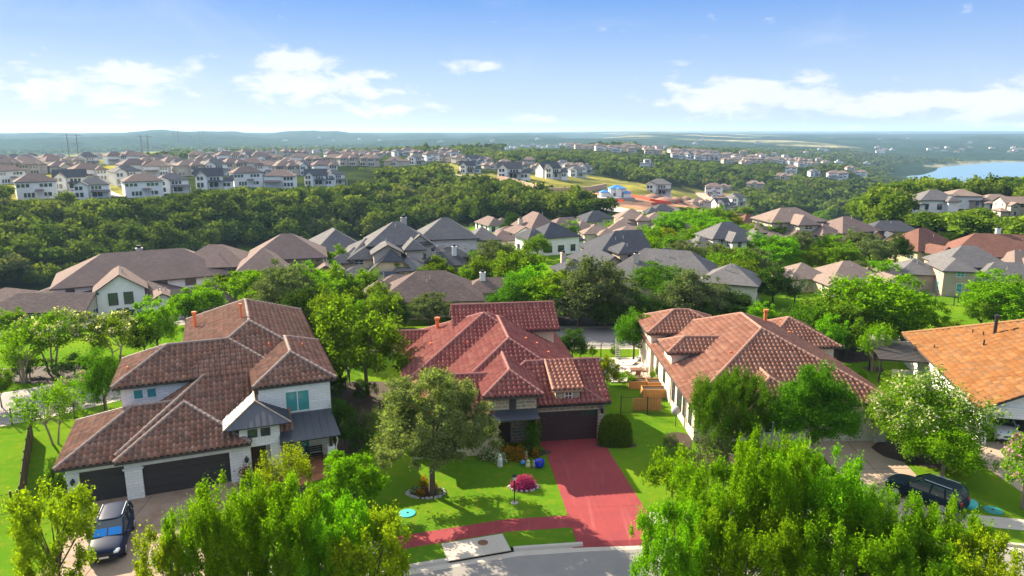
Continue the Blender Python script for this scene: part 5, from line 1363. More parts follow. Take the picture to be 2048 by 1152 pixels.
# beside and around the near houses: full labels
for t in [
 (105, 612, 748, 122, 'crape', 'crape myrtle with pale pink blossom tips left of its shorter twin at far left'),
 (232, 620, 742, 122, 'crape', 'crape myrtle full of pinkish white blossom in front of the blue grey roof'),
 (318, 606, 712, 92, BR, 'bright green tree between the pinkish crape myrtle and the white house roof vent'),
 (48, 655, 765, 118, 'airy', 'pale green open tree in front of the leftmost crape myrtle'),
 (4, 738, 815, 56, OK_, 'small green tree cut by the left edge above the lane'),
 (112, 768, 888, 120, 'airy', 'many stemmed light green tree on the left lawn by the wooden fence'),
 (150, 756, 812, 96, 'rose', 'rose pink flowering crape myrtle behind the left garage roof'),
 (215, 712, 835, 78, DP, 'upright green tree at the back corner of the white house'),
 (735, 614, 792, 176, 'oak', 'large round olive green oak between the white house and the red tiled house'),
 (618, 578, 690, 92, DK, 'dark tree just behind the right eave of the brown tile roof'),
 (668, 585, 705, 80, OK_, 'shaded green tree behind the large round oak'),
 (1145, 664, 722, 64, DK, 'dark domed magnolia at the back corner of the red tiled house'),
 (1267, 627, 722, 74, DP, 'compact emerald tree at the kerb beside the pool terrace'),
 (1845, 762, 915, 215, 'white', 'wide crape myrtle covered in cream white blossom at the basketball hoop'),
 (1452, 742, 928, 158, 'juniper', 'dark tangled tree with curling light branches in front of the limestone house'),
 (1616, 732, 935, 150, 'ovaln', 'dense oval green tree left of the cream garage door'),
 (1882, 858, 962, 135, 'lollipop', 'small round topped bright tree beside the black parked car'),
 (2045, 882, 1015, 120, 'rose', 'rose pink crape myrtle at the right edge of the lawn'),
 (864, 752, 990, 226, 'front', 'tall leafy tree with ring of orange flowers standing on the front lawn'),
 (706, 902, 1045, 125, 'conebr', 'dense bright green rounded tree between the two front lawns'),
 (576, 902, 1012, 120, 'porch', 'thin yellow green tree in front of the white house porch'),
 (124, 990, 1200, 150, 'streety', 'yellow green tree in the bottom left corner hiding the car bonnet'),
 (338, 1078, 1290, 110, 'streety', 'lowest light green street tree beside the yellow green tree at bottom left'),
 (410, 1038, 1270, 140, 'street', 'light green street tree in front of the black garage door'),
 (486, 984, 1255, 170, 'street', 'tallest light green street tree at bottom left with shoots before the door planter'),
 (582, 990, 1255, 185, 'street', 'broad light green street tree below the thin porch tree'),
 (668, 1020, 1255, 170, 'street', 'light green street tree below the dense rounded tree'),
 (742, 1046, 1265, 165, 'streety', 'low yellow green street tree at the left end of the red pavement'),
 (1425, 952, 1200, 200, 'street', 'bright street tree below the silvery grey bush'),
 (1520, 900, 1205, 170, 'street', 'narrow tallest bright street tree at bottom right with a pointed top'),
 (1605, 928, 1205, 210, 'street', 'tall bright green street tree in front of the tan driveway'),
 (1342, 1032, 1270, 165, 'street', 'bright street tree hiding the right end of the red driveway'),
 (1480, 1030, 1270, 220, 'street', 'lower bright street tree in front of the narrow tallest one'),
 (1748, 1006, 1240, 170, 'street', 'bright round street tree just left of the black car'),
 (1872, 1030, 1255, 150, 'street', 'bright street tree just below the black car tail'),
 (1690, 1040, 1290, 220, 'street', 'lower street tree in the gap between the two biggest right hand groups'),
 (1800, 1095, 1315, 200, 'street', 'lowest bright street tree under the black car'),
 (1935, 1092, 1330, 150, 'streety', 'low yellow green tree at the foot of the bottom right pavement'),
 (1345, 895, 1012, 105, 'shrubb', 'tall bright green bush at the lawn edge right of the red driveway'),
 (1415, 885, 968, 105, 'shrubo', 'silvery grey bush in front of the tangled dark tree'),
 (1380, 935, 1010, 60, 'shrubb', 'small bright bush between the tall bush and the silvery bush'),
 (1047, 950, 980, 46, 'shrub', None),
 (744, 822, 885, 64, 'shrubo', 'grey green garden shrub beside the large round oak'),
 (690, 790, 905, 60, 'shrubd', 'dark shrub against the porch column of the white house'),
 (118, 944, 1008, 58, 'shrubd', 'dark glossy shrub at the left garage corner'),
 (715, 850, 905, 60, 'shrubd', 'dark green bush in front of the grey green garden shrub'),
 (790, 815, 880, 50, 'shrub', 'round green bush left of the front lawn tree'),
 (668, 745, 800, 50, 'shrubd', 'dark bush at the right wall of the white house'),
 (1213, 712, 790, 44, YE, 'slim yellow green tree behind the garage gable of the red tiled house'),
 (1192, 765, 812, 36, 'shrubb', 'bright bush squeezed between red garage roof and iron fence'),
 (1745, 648, 742, 70, 'airy', 'young light green tree with thin trunk on the sunny back lawn'),
 (1655, 640, 722, 66, BR, 'bright green tree over the right end of the clay tiled roof'),
 (1793, 745, 795, 56, 'shrub', 'soft round shrub beside the dark pergola'),
 (1690, 735, 765, 30, 'shrubb', 'little yellow green bush on the back lawn, left one'),
 (1722, 738, 766, 24, 'shrubb', 'little light bush on the back lawn near the young tree'),
 (1905, 905, 940, 70, 'shrubd', 'dark low bush under the cream blossom tree'),
 (1340, 868, 905, 34, 'shrubo', 'small dry looking bush at the limestone side wall'),
 (1315, 735, 765, 30, 'shrub', 'green bush at the corner of the pool terrace'),
 (1250, 745, 772, 40, 'shrubb', 'low bright shrub above the wooden planters')]:
    if t[5] is None: continue
    tree(t[0], t[1], t[2], t[3], t[4], t[5], 'shrub' if 'shrub' in t[4] else 'tree', 'shrub' if 'shrub' in t[4] else 'tree')
NEAR_N = len(TL)
# the belt of trees among the houses behind: labels are written below from what stands next to them
for t in [
 (400, 575, 648, 92, BR), (372, 590, 650, 60, DP), (462, 545, 602, 76, OK_), (440, 552, 600, 60, YE), (505, 590, 650, 60, BR), (540, 512, 580, 62, BR), (600, 496, 566, 56, YE), (665, 497, 560, 56, OK_), (640, 545, 612, 84, BR), (580, 533, 655, 125, OL),
 (530, 545, 610, 70, YE), (690, 560, 640, 70, DK), (745, 572, 650, 95, OK_), (700, 602, 672, 70, BR), (655, 520, 580, 60, BR), (815, 463, 505, 66, YE), (874, 450, 498, 44, DP), (900, 455, 498, 40, DK), (930, 470, 505, 50, BR), (1024, 430, 470, 42, DK),
 (990, 486, 552, 84, OL), (1045, 505, 580, 92, BR), (1015, 520, 575, 60, OK_), (950, 532, 578, 66, BR), (1000, 540, 585, 70, DK), (1190, 522, 648, 150, OL), (1085, 560, 648, 112, BR), (1130, 546, 630, 70, YE), (1050, 568, 640, 70, OK_), (1235, 484, 548, 46, DK),
 (1310, 530, 605, 92, DP), (1370, 545, 645, 120, OL), (1345, 470, 520, 56, OK_), (1380, 485, 552, 118, OL), (1440, 490, 545, 92, OK_), (1298, 452, 505, 54, BR), (1280, 480, 530, 46, 'rust'), (1330, 455, 500, 48, YE), (1415, 435, 478, 90, BR), (1450, 425, 465, 60, YE),
 (1548, 473, 540, 62, DP), (1600, 462, 525, 64, OL), (1640, 475, 540, 60, DK), (1665, 478, 540, 56, BR), (1720, 462, 530, 92, OL), (1790, 470, 530, 52, DK), (1545, 540, 612, 76, DK), (1588, 548, 615, 54, 'spare'), (1510, 545, 600, 40, 'spare'), (1470, 590, 642, 84, DK),
 (1290, 590, 650, 70, DK), (1400, 600, 655, 60, DK), (1660, 585, 690, 130, OK_), (1755, 555, 692, 170, BR), (1825, 590, 695, 100, BR), (1990, 555, 655, 150, BR), (1705, 520, 575, 60, OL), (1760, 520, 575, 60, BR),
 (1620, 610, 700, 80, DP), (1800, 640, 700, 70, BR), (2040, 560, 640, 90, OK_), (1690, 640, 715, 70, OK_), (1155, 590, 655, 60, OL), (1240, 560, 640, 70, OL), (1075, 470, 520, 60, OK_),
 (860, 598, 655, 70, OL), (905, 610, 660, 54, 'column'), (800, 605, 665, 40, DK), (830, 555, 0, 0, None), (580, 460, 0, 0, None), (735, 540, 600, 60, OK_), (668, 540, 600, 50, YE), (1560, 440, 478, 54, BR), (1590, 440, 480, 46, OK_), (1500, 448, 490, 50, OK_),
 (1640, 425, 462, 40, BR), (1690, 455, 495, 50, BR), (1740, 440, 480, 40, OK_), (1855, 488, 525, 48, YE), (1895, 465, 500, 44, DK), (1280, 425, 455, 36, OK_), (1365, 418, 452, 50, OK_), (1325, 425, 458, 42, YE),
 (850, 500, 545, 50, OK_), (880, 525, 560, 60, DK), (960, 500, 548, 60, OK_), (440, 520, 560, 50, OK_), (480, 525, 575, 46, OK_), (30, 620, 680, 60, OK_), (290, 640, 715, 60, DK), (620, 610, 680, 60, OL), (545, 580, 650, 60, BR), (720, 640, 700, 60, DK),
 (1050, 600, 655, 60, DK), (1350, 560, 640, 70, DP), (1430, 565, 640, 60, OL), (1520, 610, 665, 60, BR), (1580, 615, 680, 54, DK), (1960, 600, 665, 70, OK_), (1715, 600, 690, 70, YE), (1210, 600, 660, 70, DK), (1480, 500, 545, 60, OK_), (1620, 500, 550, 50, OK_),
 (1000, 478, 560, 88, OL), (1035, 500, 590, 100, OK_), (975, 515, 575, 80, OK_), (1070, 535, 625, 110, BR), (1110, 550, 640, 120, OK_), (1160, 560, 650, 120, OL), (1030, 560, 645, 90, DP), (1290, 470, 540, 70, BR), (1450, 500, 570, 110, OK_), (1500, 495, 570, 70, OL),
 (500, 540, 620, 80, BR), (560, 540, 640, 100, OL), (610, 530, 630, 100, BR), (650, 560, 650, 100, OK_), (690, 540, 640, 80, OK_), (430, 560, 625, 70, BR), (770, 590, 670, 80, OK_), (1720, 570, 680, 140, DP), (1680, 600, 700, 110, OK_), (2010, 580, 665, 130, BR),
 (1560, 480, 545, 80, BR), (1680, 490, 550, 80, OK_), (1740, 480, 545, 80, OL), (1545, 445, 490, 60, BR), (1610, 445, 490, 60, OK_), (1660, 470, 520, 60, OL), (870, 520, 575, 80, OK_), (1380, 420, 470, 80, BR), (1430, 415, 465, 70, OK_), (1340, 430, 480, 70, BR), (860, 585, 650, 80, OL),
 (705, 505, 555, 56, BR), (655, 505, 565, 60, OK_), (850, 480, 515, 44, BR),
 (1475, 520, 590, 80, OK_), (1510, 470, 525, 60, BR), (1395, 455, 505, 70, BR), (1470, 450, 495, 60, BR), (1330, 440, 480, 50, BR), (770, 500, 530, 30, BR), (800, 520, 575, 40, BR), (1140, 445, 480, 44, BR), (1225, 445, 475, 40, BR), (1590, 500, 540, 50, BR)]:
    if t[4] is None: continue
    tree(*t, 'x')
# dark clumps and shrubs under the trees
for (px, top, base, w, k) in [(640, 640, 672, 60, 'shrubb'), (610, 650, 690, 50, 'shrub'), (1000, 590, 640, 60, 'shrubd'), (1330, 610, 650, 90, 'shrubd'), (1230, 610, 655, 90, 'shrubd'), (1460, 605, 648, 80, 'shrubd'), (1580, 620, 668, 60, 'shrub'), (930, 545, 575, 60, 'shrubb'), (980, 548, 580, 60, 'shrubd'), (900, 540, 570, 50, 'shrubb'),
 (1780, 655, 690, 40, 'shrubo'), (1700, 660, 712, 40, 'shrubd'), (1230, 690, 715, 20, 'shrub'), (1185, 692, 716, 18, 'shrub'), (1900, 640, 680, 60, 'shrub'), (730, 760, 800, 50, 'shrubd'), (670, 720, 790, 50, 'shrubd'), (60, 715, 755, 80, 'shrubd'), (150, 715, 752, 80, 'shrubd'), (200, 715, 748, 60, 'shrubd'), (260, 715, 745, 60, 'shrubd'), (560, 560, 590, 40, 'shrubb'), (1495, 560, 590, 40, 'shrubd')]:
    tree(px, top, base, w, k, 'x', 'shrub', 'shrub')
# saplings along the valley road
for k, (px, py) in enumerate([(918, 351), (934, 357), (952, 360), (975, 366), (992, 371), (1012, 372), (1028, 375), (1044, 383), (1075, 394), (1087, 400), (1092, 404), (1108, 402), (1121, 409), (1130, 412), (1139, 413), (1148, 414), (1158, 416), (1168, 419), (1198, 419), (1212, 421), (1021, 366), (1037, 368), (1053, 372), (1067, 376), (1103, 383), (1130, 385), (1155, 383)]):
    x, y, z = G(px, py); pr = TREES['dark']; cm, tm, bm, W0, H0 = pr[k % 3]
    o = thing('sapling', 'dark roadside sapling on the verge of the valley road', 'sapling', (x, y, z), rnd.uniform(0, 6), 'saplings along the valley road'); s_ = rnd.uniform(1.8, 2.6); o.scale = (s_ / W0, s_ / W0, s_ * 1.25 / H0)
    link('trunk', tm, o); link('crown', cm, o)

# ------------------------------------------------------------------ woods that read as one mass
def crown_template(n, ls, seed):
    rng = np.random.default_rng(seed); c = []
    nc = max(4, n // 14)
    d = rng.normal(size=(nc, 3)); d[:, 2] = np.abs(d[:, 2]) * .9 - .15; d /= np.linalg.norm(d, axis=1)[:, None]
    cl = d * rng.uniform(.55, 1.0, nc)[:, None] * np.array([.5, .5, .5])
    ci = rng.integers(0, nc, n); p = cl[ci] + rng.normal(size=(n, 3)) * .085
    p[:, 2] += .5
    return leaf_quads(p, ls, rng, .5, .75)
FT = [[crown_template(640, .135, 100 + k) for k in range(6)], [crown_template(120, .27, 200 + k) for k in range(6)], [crown_template(40, .42, 300 + k) for k in range(6)]]
HXY = [(o.matrix_world.translation if False else o.location) for o in [h.root for h in MH] + [f[0] for f in FAR]]
HX = np.array([[p.x, p.y] for p in HXY])
HR = np.array([9.5 * h.sc for h in MH] + [9.0 if True else 0] * len(FAR))
HVIEW = [(Q(*h.root.location)[0], 10 * h.sc * CF / Q(*h.root.location)[2] * .8, Q(*h.root.location)[1], math.hypot(h.root.location.x, h.root.location.y)) for h in MH] + [(f[1], 8.5 * CF / Q(*f[0].location)[2], f[2], math.hypot(f[0].location.x, f[0].location.y)) for f in FAR]
RD = np.array([[p[0], p[1]] for p in FARROAD])
def wood(name, qr, rr_, sp, lod, size, seed, label, keep=None, pal=None, thin=1.0, hf=1.0):
    rng = np.random.default_rng(seed); pts = []
    r = rr_[0]
    while r < rr_[1]:
        s_ = sp * (r / rr_[0]) ** .25
        a0 = math.atan((qr[0] - 1024) / 1410); a1 = math.atan((qr[1] - 1024) / 1410); n = max(1, int((a1 - a0) * r / s_))
        a = a0 + (np.arange(n) + rng.uniform(0, 1, n)) * (a1 - a0) / n; rj = r + rng.uniform(-.5, .5, n) * s_
        pts.append(np.stack([np.sin(a) * rj, np.cos(a) * rj], 1)); r += s_ * .86
    p = np.concatenate(pts)
    z = T(p[:, 0], p[:, 1]); dp = p[:, 1] * cc - (z - CH) * cs
    px = 1024 + CF * p[:, 0] / dp; py = 576 - CF * (p[:, 1] * cs + (z - CH) * cc) / dp
    ok = ~inpoly(px, py, HOODS)
    for m in MEAD + SOIL: ok &= ~inpoly(px, py, m)
    ok &= z > -57
    for hx, hr in zip(HX, HR): ok &= (p[:, 0] - hx[0]) ** 2 + (p[:, 1] - hx[1]) ** 2 > (hr + size * .3) ** 2
    for i in range(len(RD) - 1):
        a, c = RD[i], RD[i + 1]; t = np.clip(((p - a) @ (c - a)) / ((c - a) @ (c - a)), 0, 1); ok &= np.linalg.norm(p - a - t[:, None] * (c - a), axis=1) > 6 + size * .5
    if keep is not None: ok &= keep(px, py, p)
    ok &= rng.random(len(p)) < thin
    p = p[ok]; z = z[ok]; n = len(p)
    S_ = size * rng.uniform(.7, 1.45, n); Hh = S_ * rng.uniform(.8, 1.15, n) * hf
    # keep the view of a house open: trees standing before it stay below its base line
    rt = np.hypot(p[:, 0], p[:, 1]); dp = p[:, 1] * cc - (z - CH) * cs; tx = 1024 + CF * p[:, 0] / dp
    for (hpx, hhw, hpy, hr_) in HVIEW:
        m = (rt < hr_ - 4) & (np.abs(tx - hpx) < hhw + .35 * S_ * CF / dp)
        if not m.any(): continue
        ztop = CH + p[m, 1] * np.tan(np.arctan((576 - hpy - 3) / CF) - CP); Hh[m] = np.minimum(Hh[m], (ztop - z[m]) / 1.28)
    ok = Hh > 1.3; p = p[ok]; z = z[ok]; S_ = S_[ok]; Hh = Hh[ok]; n = len(p); S_ = np.minimum(S_, Hh * 1.7)
    if n == 0: return
    pal = np.array(pal or [(.028, .056, .012), (.042, .078, .014), (.066, .110, .018), (.098, .148, .026), (.082, .108, .042), (.150, .195, .034)])
    cl = fbm(p[:, 0] / 28, p[:, 1] / 28, 2, seed); ix = np.clip((rng.beta(1.6, 2.4, n) * .7 + cl * .55 - .06) * len(pal), 0, len(pal) - 1).astype(int)
    Vs, Fs, Cs = [], [], []; o = 0
    an = rng.uniform(0, 6.28, n)
    for t, (tv, tf) in enumerate(FT[lod]):
        I = np.nonzero(np.arange(n) % 6 == t)[0]
        if len(I) == 0: continue
        c_, s_ = np.cos(an[I])[:, None], np.sin(an[I])[:, None]
        X = (tv[None, :, 0] * c_ - tv[None, :, 1] * s_) * S_[I][:, None] * 1.12 + p[I, 0][:, None]
        Y = (tv[None, :, 0] * s_ + tv[None, :, 1] * c_) * S_[I][:, None] * 1.12 + p[I, 1][:, None]
        Z = tv[None, :, 2] * Hh[I][:, None] * 1.15 + z[I][:, None] + Hh[I][:, None] * .08
        Vs.append(np.stack([X, Y, Z], 2).reshape(-1, 3)); k = len(tv)
        Fs.append((tf[None] + (np.arange(len(I)) * k)[:, None, None]).reshape(-1, 4) + o); o += len(I) * k
        col_ = pal[ix[I]] * rng.uniform(.8, 1.2, (len(I), 1)); Cs.append(np.repeat(np.concatenate([col_, np.ones((len(I), 1))], 1), k, 0))
    me = np_mesh(name, np.concatenate(Vs), np.concatenate(Fs), M['forest'], attrs={'tint': np.concatenate(Cs)})
    ob = link(name, me); tag(ob, label, 'woodland', None, 'stuff'); print(name, n, o // 4)
BRIGHT = [(.034, .070, .010), (.056, .108, .013), (.084, .150, .016), (.122, .192, .022), (.098, .128, .040), (.180, .245, .028)]
wood('forest', (-700, 1240), (104, 330), 4.2, 0, 5.6, 11, 'dense dark green wood filling the valley on the left')
wood('forest', (1420, 2700), (130, 430), 4.2, 0, 5.4, 12, 'bright green wood covering the hill on the right', pal=BRIGHT)
wood('forest', (1240, 1420), (190, 430), 4.6, 0, 5.2, 13, 'strip of wood behind the meadow and building site')
far_ok = lambda px, py, p: np.ones(len(px), bool)
wood('forest', (-700, 2700), (330, 800), 5.6, 1, 5.6, 14, 'wood spreading between the far suburb and the canyon', keep=lambda px, py, p: ~((px < 760) & (py > 312) & (py < 400) & (fbm(p[:, 0] / 30, p[:, 1] / 30, 2, 4) < .62)))
wood('forest', (-700, 2700), (800, 2300), 11, 2, 8.0, 15, 'distant wood thinning out towards the blue hills', thin=.85, hf=.55)
# ------------------------------------------------------------------ vehicles
def m_paint(name, c, rough=.22): return m_plain(name, c, rough + .2, .045, .06, 1.0, 0.0, 0.0)
M['paint_navy'] = m_paint('navy_car_paint', (.018, .026, .055)); M['paint_black'] = m_paint('black_car_paint', (.012, .022, .030)); M['paint_white'] = m_paint('white_car_paint', (.70, .71, .72))
M['paint_silver'] = m_paint('silver_car_paint', (.38, .39, .40))
M['tyre'] = m_plain('tyre_rubber', (.018, .018, .018), .85, .2, .2); M['rim'] = m_plain('alloy_rim', (.42, .42, .43), .35, .5, .1, 3.0, .7)
M['shade_blue'] = m_plain('blue_sunshade', (.015, .22, .62), .6, .3, .1); M['lamp_glass'] = m_plain('headlamp_lens', (.62, .64, .66), .15, .6, .05); M['tail'] = m_plain('tail_lamp', (.30, .01, .01), .2, .5, .1)
def subsurf(o, lv=2):
    m = o.modifiers.new('sub', 'SUBSURF'); m.levels = lv; m.render_levels = lv
    o.data.polygons.foreach_set('use_smooth', [True] * len(o.data.polygons)); return o
def loft(mb, rings):
    n = len(rings[0]); vs = [p for r in rings for p in r]; fs = []
    for i in range(len(rings) - 1):
        for k in range(n): fs.append((i * n + k, i * n + (k + 1) % n, (i + 1) * n + (k + 1) % n, (i + 1) * n + k))
    fs.append(tuple(range(n - 1, -1, -1))); fs.append(tuple(range((len(rings) - 1) * n, len(rings) * n)))
    mb.add(vs, fs)
def make_car(label, paint, loc, rz, cat='car', group=None, shade=False, roof=None, name='parked_car'):
    r = thing(name, label, cat, loc, rz, group)
    st = [(-2.34, .74, .42, .86), (-2.26, .86, .30, 1.04), (-1.75, .92, .26, 1.10), (-.9, .93, .26, 1.08), (.2, .93, .26, 1.06), (1.0, .92, .26, 1.05), (1.55, .90, .26, 1.00), (2.05, .84, .28, .90), (2.30, .72, .34, .74)]
    mb = MB(); rings = []
    for (x, w, z0, z1) in st:
        zm = (z0 + z1) / 2
        rings.append([(x, -w * .9, z0), (x, w * .9, z0), (x, w, z0 + .12), (x, w * 1.01, zm + .08), (x, w * .96, z1 - .06), (x, w * .82, z1), (x, 0, z1 + .035), (x, -w * .82, z1), (x, -w * .96, z1 - .06), (x, -w * 1.01, zm + .08), (x, -w, z0 + .12)])
    loft(mb, rings); subsurf(mb.build('body', M[paint], r), 2)
    gs = [(1.06, .04), (.06, .16), (1.0, 1.10)]
    def gring(x0, x1, w, z): return [(x0, -w, z), (x1 - .12, -w, z), (x1, -w * .7, z), (x1, w * .7, z), (x1 - .12, w, z), (x0, w, z)]
    mb = MB(); loft(mb, [gring(-2.18, 1.02, .84, 1.02), gring(-2.06, .55, .78, 1.34), gring(-1.86, .12, .70, 1.61)]); mb.build('glass', M['glass'], r)
    mb = MB(); loft(mb, [[(x, -w * .96, z), (x, w * .96, z), (x, w * .9, z + .05), (x, 0, z + .085), (x, -w * .9, z + .05)] for x, w, z in [(-1.98, .70, 1.57), (-1.7, .73, 1.61), (-.6, .735, 1.625), (.0, .72, 1.615), (.18, .68, 1.58)]])
    ro = subsurf(mb.build('roof', M[roof or paint], r), 1)
    for s in (-1, 1):
        for pts in ([(.98, .80 * s, 1.04), (.53, .775 * s, 1.35), (.10, .70 * s, 1.62)], [(-.55, .86 * s, 1.04), (-.62, .735 * s, 1.6)], [(-1.45, .86 * s, 1.04), (-1.35, .735 * s, 1.6)], [(-2.16, .83 * s, 1.03), (-2.05, .78 * s, 1.34), (-1.86, .71 * s, 1.6)]):
            mb = MB(); mb.tube(pts, .045, 6); mb.build('pillar', M[paint], r)
        mb = MB(); mb.tube([(-1.7, .62 * s, 1.70), (-.1, .62 * s, 1.71)], .025, 6); mb.build('roof_rail', M['rim'], r)
        mb = MB(); loft(mb, [[(.72, (.90 + a) * s, z) for a, z in ((0, 1.02), (.2, 1.02), (.2, 1.15), (0, 1.15))], [(.88, (.90 + a) * s, z) for a, z in ((.02, 1.04), (.16, 1.04), (.16, 1.12), (.02, 1.12))]]); mb.build('wing_mirror', M[paint], r)
        mb = MB(); loft(mb, [[(2.08, y * s, z) for y, z in ((.50, .74), (.80, .76), (.78, .87), (.50, .84))], [(2.27, y * s, z) for y, z in ((.48, .66), (.70, .68), (.70, .76), (.48, .75))]]); mb.build('headlight', M['lamp_glass'], r)
        mb = MB(); mb.box(-2.33, .55 * s - .15, .80, -2.24, .55 * s + .15, 1.0); mb.build('tail_light', M['tail'], r)
        for x in (1.42, -1.40):
            mb = MB(); mb.lathe([(.20, -.11), (.34, -.11), (.36, -.06), (.36, .06), (.34, .11), (.20, .11)], 22); w = mb.build('wheel', M['tyre'], r, loc=(x, .83 * s, .36)); w.rotation_euler = (R(90), 0, 0)
            mb = MB(); mb.lathe([(.03, .10), (.22, .085), (.24, .115), (.22, .12), (.03, .118)], 16)
            for k in range(5): a = k * 1.2566; mb.tube([(0, 0, -.11 * s), (.2 * math.cos(a), .2 * math.sin(a), -.112 * s)], .03, 5)
            mb.lathe([(.02, -.118), (.21, -.116), (.235, -.112), (.235, -.09), (.02, -.09)], 16); mb.build('rim', M['rim'], w)
    mb = MB(); mb.box(2.20, -.46, .60, 2.31, .46, .72); mb.box(2.18, -.62, .36, 2.29, .62, .46); mb.build('grille', M['iron'], r)
    mb = MB(); mb.box(2.305, -.24, .46, 2.315, .24, .57); mb.build('number_plate', M['frame_white'], r)
    if shade:
        for s in (-1, 1):
            mb = MB(); v = [(.97, .03 * s, 1.075), (.97, .72 * s, 1.075), (.58, .66 * s, 1.345), (.58, .04 * s, 1.345)]
            A = [Vector(p) + Vector((.02, 0, .02)) for p in v]; c = sum(A, Vector()) / 4; pts = []
            for i in range(4):
                p0, p1, p2 = A[i - 1], A[i], A[(i + 1) % 4]
                for t in (.25, .1, .0): pts.append(p1.lerp(p0, t) if t else p1.lerp(c, .08))
                pts += [p1.lerp(p2, .1), p1.lerp(p2, .25)]
            mb.poly(pts if s < 0 else pts[::-1]); mb.build('sunshade', M['shade_blue'], r)
    return r
x, y = P(222, 1060, .9); make_car('dark navy car with bright blue sunshade parked nose out at the small garage door', 'paint_navy', (x, y, .014), R(-71), shade=True)
a = P(1898, 1002, .6); c = P(1806, 968, .6)
make_car('glossy black car parked across the tan driveway and lawn edge', 'paint_black', ((a[0] + c[0]) / 2, (a[1] + c[1]) / 2, .016), math.atan2(c[1] - a[1], c[0] - a[0]))
p_ = H4.world(2.7, 3.2); make_car('white car inside the open garage of the golden roofed house', 'paint_white', (p_.x, p_.y, .02), R(-104))
for (px, py, rz, pt, lab) in [(456, 606, 8, 'paint_white', 'white van like car beyond the peak of the brown tile roof'), (345, 610, 70, 'paint_white', 'white car by the dark roofed garage of the long brown roofed house'), (908, 533, 5, 'paint_white', 'white car half hidden behind the bright hedge trees'), (1598, 520, 10, 'paint_silver', 'silver car behind the long tan roof'), (118, 372, 30, 'paint_white', 'white car on the lane of the left suburb'), (1428, 396, 15, 'paint_white', 'white car on the dirt lane by the canyon')]:
    x, y, z = G(px, py); make_car(lab, pt, (x, y, z + .02), R(rz))

# ------------------------------------------------------------------ street edge and lawn things
t = thing('storm_drain', 'pale concrete storm drain inlet set into the kerb with a dark slot', 'storm drain', (-1.85, float(kerb_y(-1.85)), 0)); ox, oy = t.location.x, t.location.y
xs = np.linspace(-3.6, -.1, 12)
def offs(o): ax, ay = offset_curve(xs, o); return list(zip(ax - ox, ay - oy))
mb = MB(); A = offs(-.16); B2 = offs(1.62)
for i in range(11):
    mb.poly([(*A[i], .03), (*A[i + 1], .03), (*B2[i + 1], .03), (*B2[i], .03)]); mb.poly([(*A[i], -.02), (*A[i + 1], -.02), (*A[i + 1], .03), (*A[i], .03)]); mb.poly([(*B2[i], -.02), (*B2[i + 1], -.02), (*A[i + 1], -.02), (*A[i], -.02)])
    mb.poly([(*B2[i + 1], .03), (*B2[i + 1], -.2), (*B2[i], -.2), (*B2[i], .03)][::-1])
for q in (0, 11): mb.poly([(*A[q], .03), (*B2[q], .03), (*B2[q], -.4), (*A[q], -.4)])
mb.build('slab', M['concrete'], t)
mb = MB(); C_ = offs(.25)
for i in range(11): mb.poly([(*C_[i], -.4), (*C_[i + 1], -.4), (*C_[i + 1], -.02), (*C_[i], -.02)])
mb.build('slot', M['iron'], t)  # shade inside the opening is put into the colour of this black sheet
def disc(name, lab, cat, px, py, r, m, z=.02, dz=.03, bolt=None, loc=None):
    x, y = P(px, py); t = thing(name, lab, cat, (x, y, z)); mb = MB(); mb.lathe([(r * .99, -.02), (r, dz * .6), (r * .93, dz), (r * .2, dz * 1.15)], 28); mb.build('lid', M[m], t)
    mb = MB(); mb.lathe([(r * .12, dz), (r * .12, dz * 1.8), (r * .05, dz * 1.9)], 12); mb.build('knob', M[bolt or 'iron'], t); return t
M['teal'] = m_plain('teal_lid_plastic', (.05, .38, .36), .5, .3, .1); M['teal_d'] = m_plain('dark_teal_lid', (.02, .19, .17), .5, .3, .1); M['rust'] = m_plain('rusty_iron', (.16, .075, .045), .8, .3, .3, 5.0)
disc('manhole_cover', 'rusty round manhole cover in the storm drain slab', 'manhole cover', 966, 1086, .30, 'rust', .026, .012)
disc('utility_lid', 'teal round utility lid in the shaded lawn', 'utility lid', 815, 1027, .52, 'teal', .005, .05)
disc('utility_lid', 'pale teal utility lid on the lawn just behind the black car', 'utility lid', 1934, 1009, .62, 'teal', .005, .22)
disc('utility_lid', 'dark teal utility lid in the shade right of the pale one', 'utility lid', 1986, 1021, .55, 'teal_d', .005, .05)
M['lamp_frost'] = m_plain('frosted_lamp', (.62, .60, .55), .4, .4, .05)  # pale frosted lantern glass
def lamp_post(px, py, hgt, lab):
    x, y = P(px, py); t = thing('lamp_post', lab, 'lamp post', (x, y, 0)); mb = MB(); mb.tube([(0, 0, -.2), (0, 0, hgt - .3)], .035, 8); mb.build('post', M['iron'], t)
    mb = MB(); mb.lathe([(.20, 0), (.24, .03), (.08, .05)], 14); mb.build('base', M['rock'], t)
    mb = MB(); mb.lathe([(.06, hgt - .32), (.11, hgt - .28), (.13, hgt - .06), (.10, hgt - .04)], 10); mb.build('lantern', M['lamp_frost'], t)
    mb = MB(); mb.lathe([(.17, hgt - .05), (.10, hgt + .06), (.02, hgt + .11)], 10); mb.build('cap', M['iron'], t)
lamp_post(1029, 1006, 1.9, 'slim black lamp post on the sunny lawn by the magenta shrub'); lamp_post(651, 1034, 1.7, 'slim lamp post on the shaded lawn of the white house')
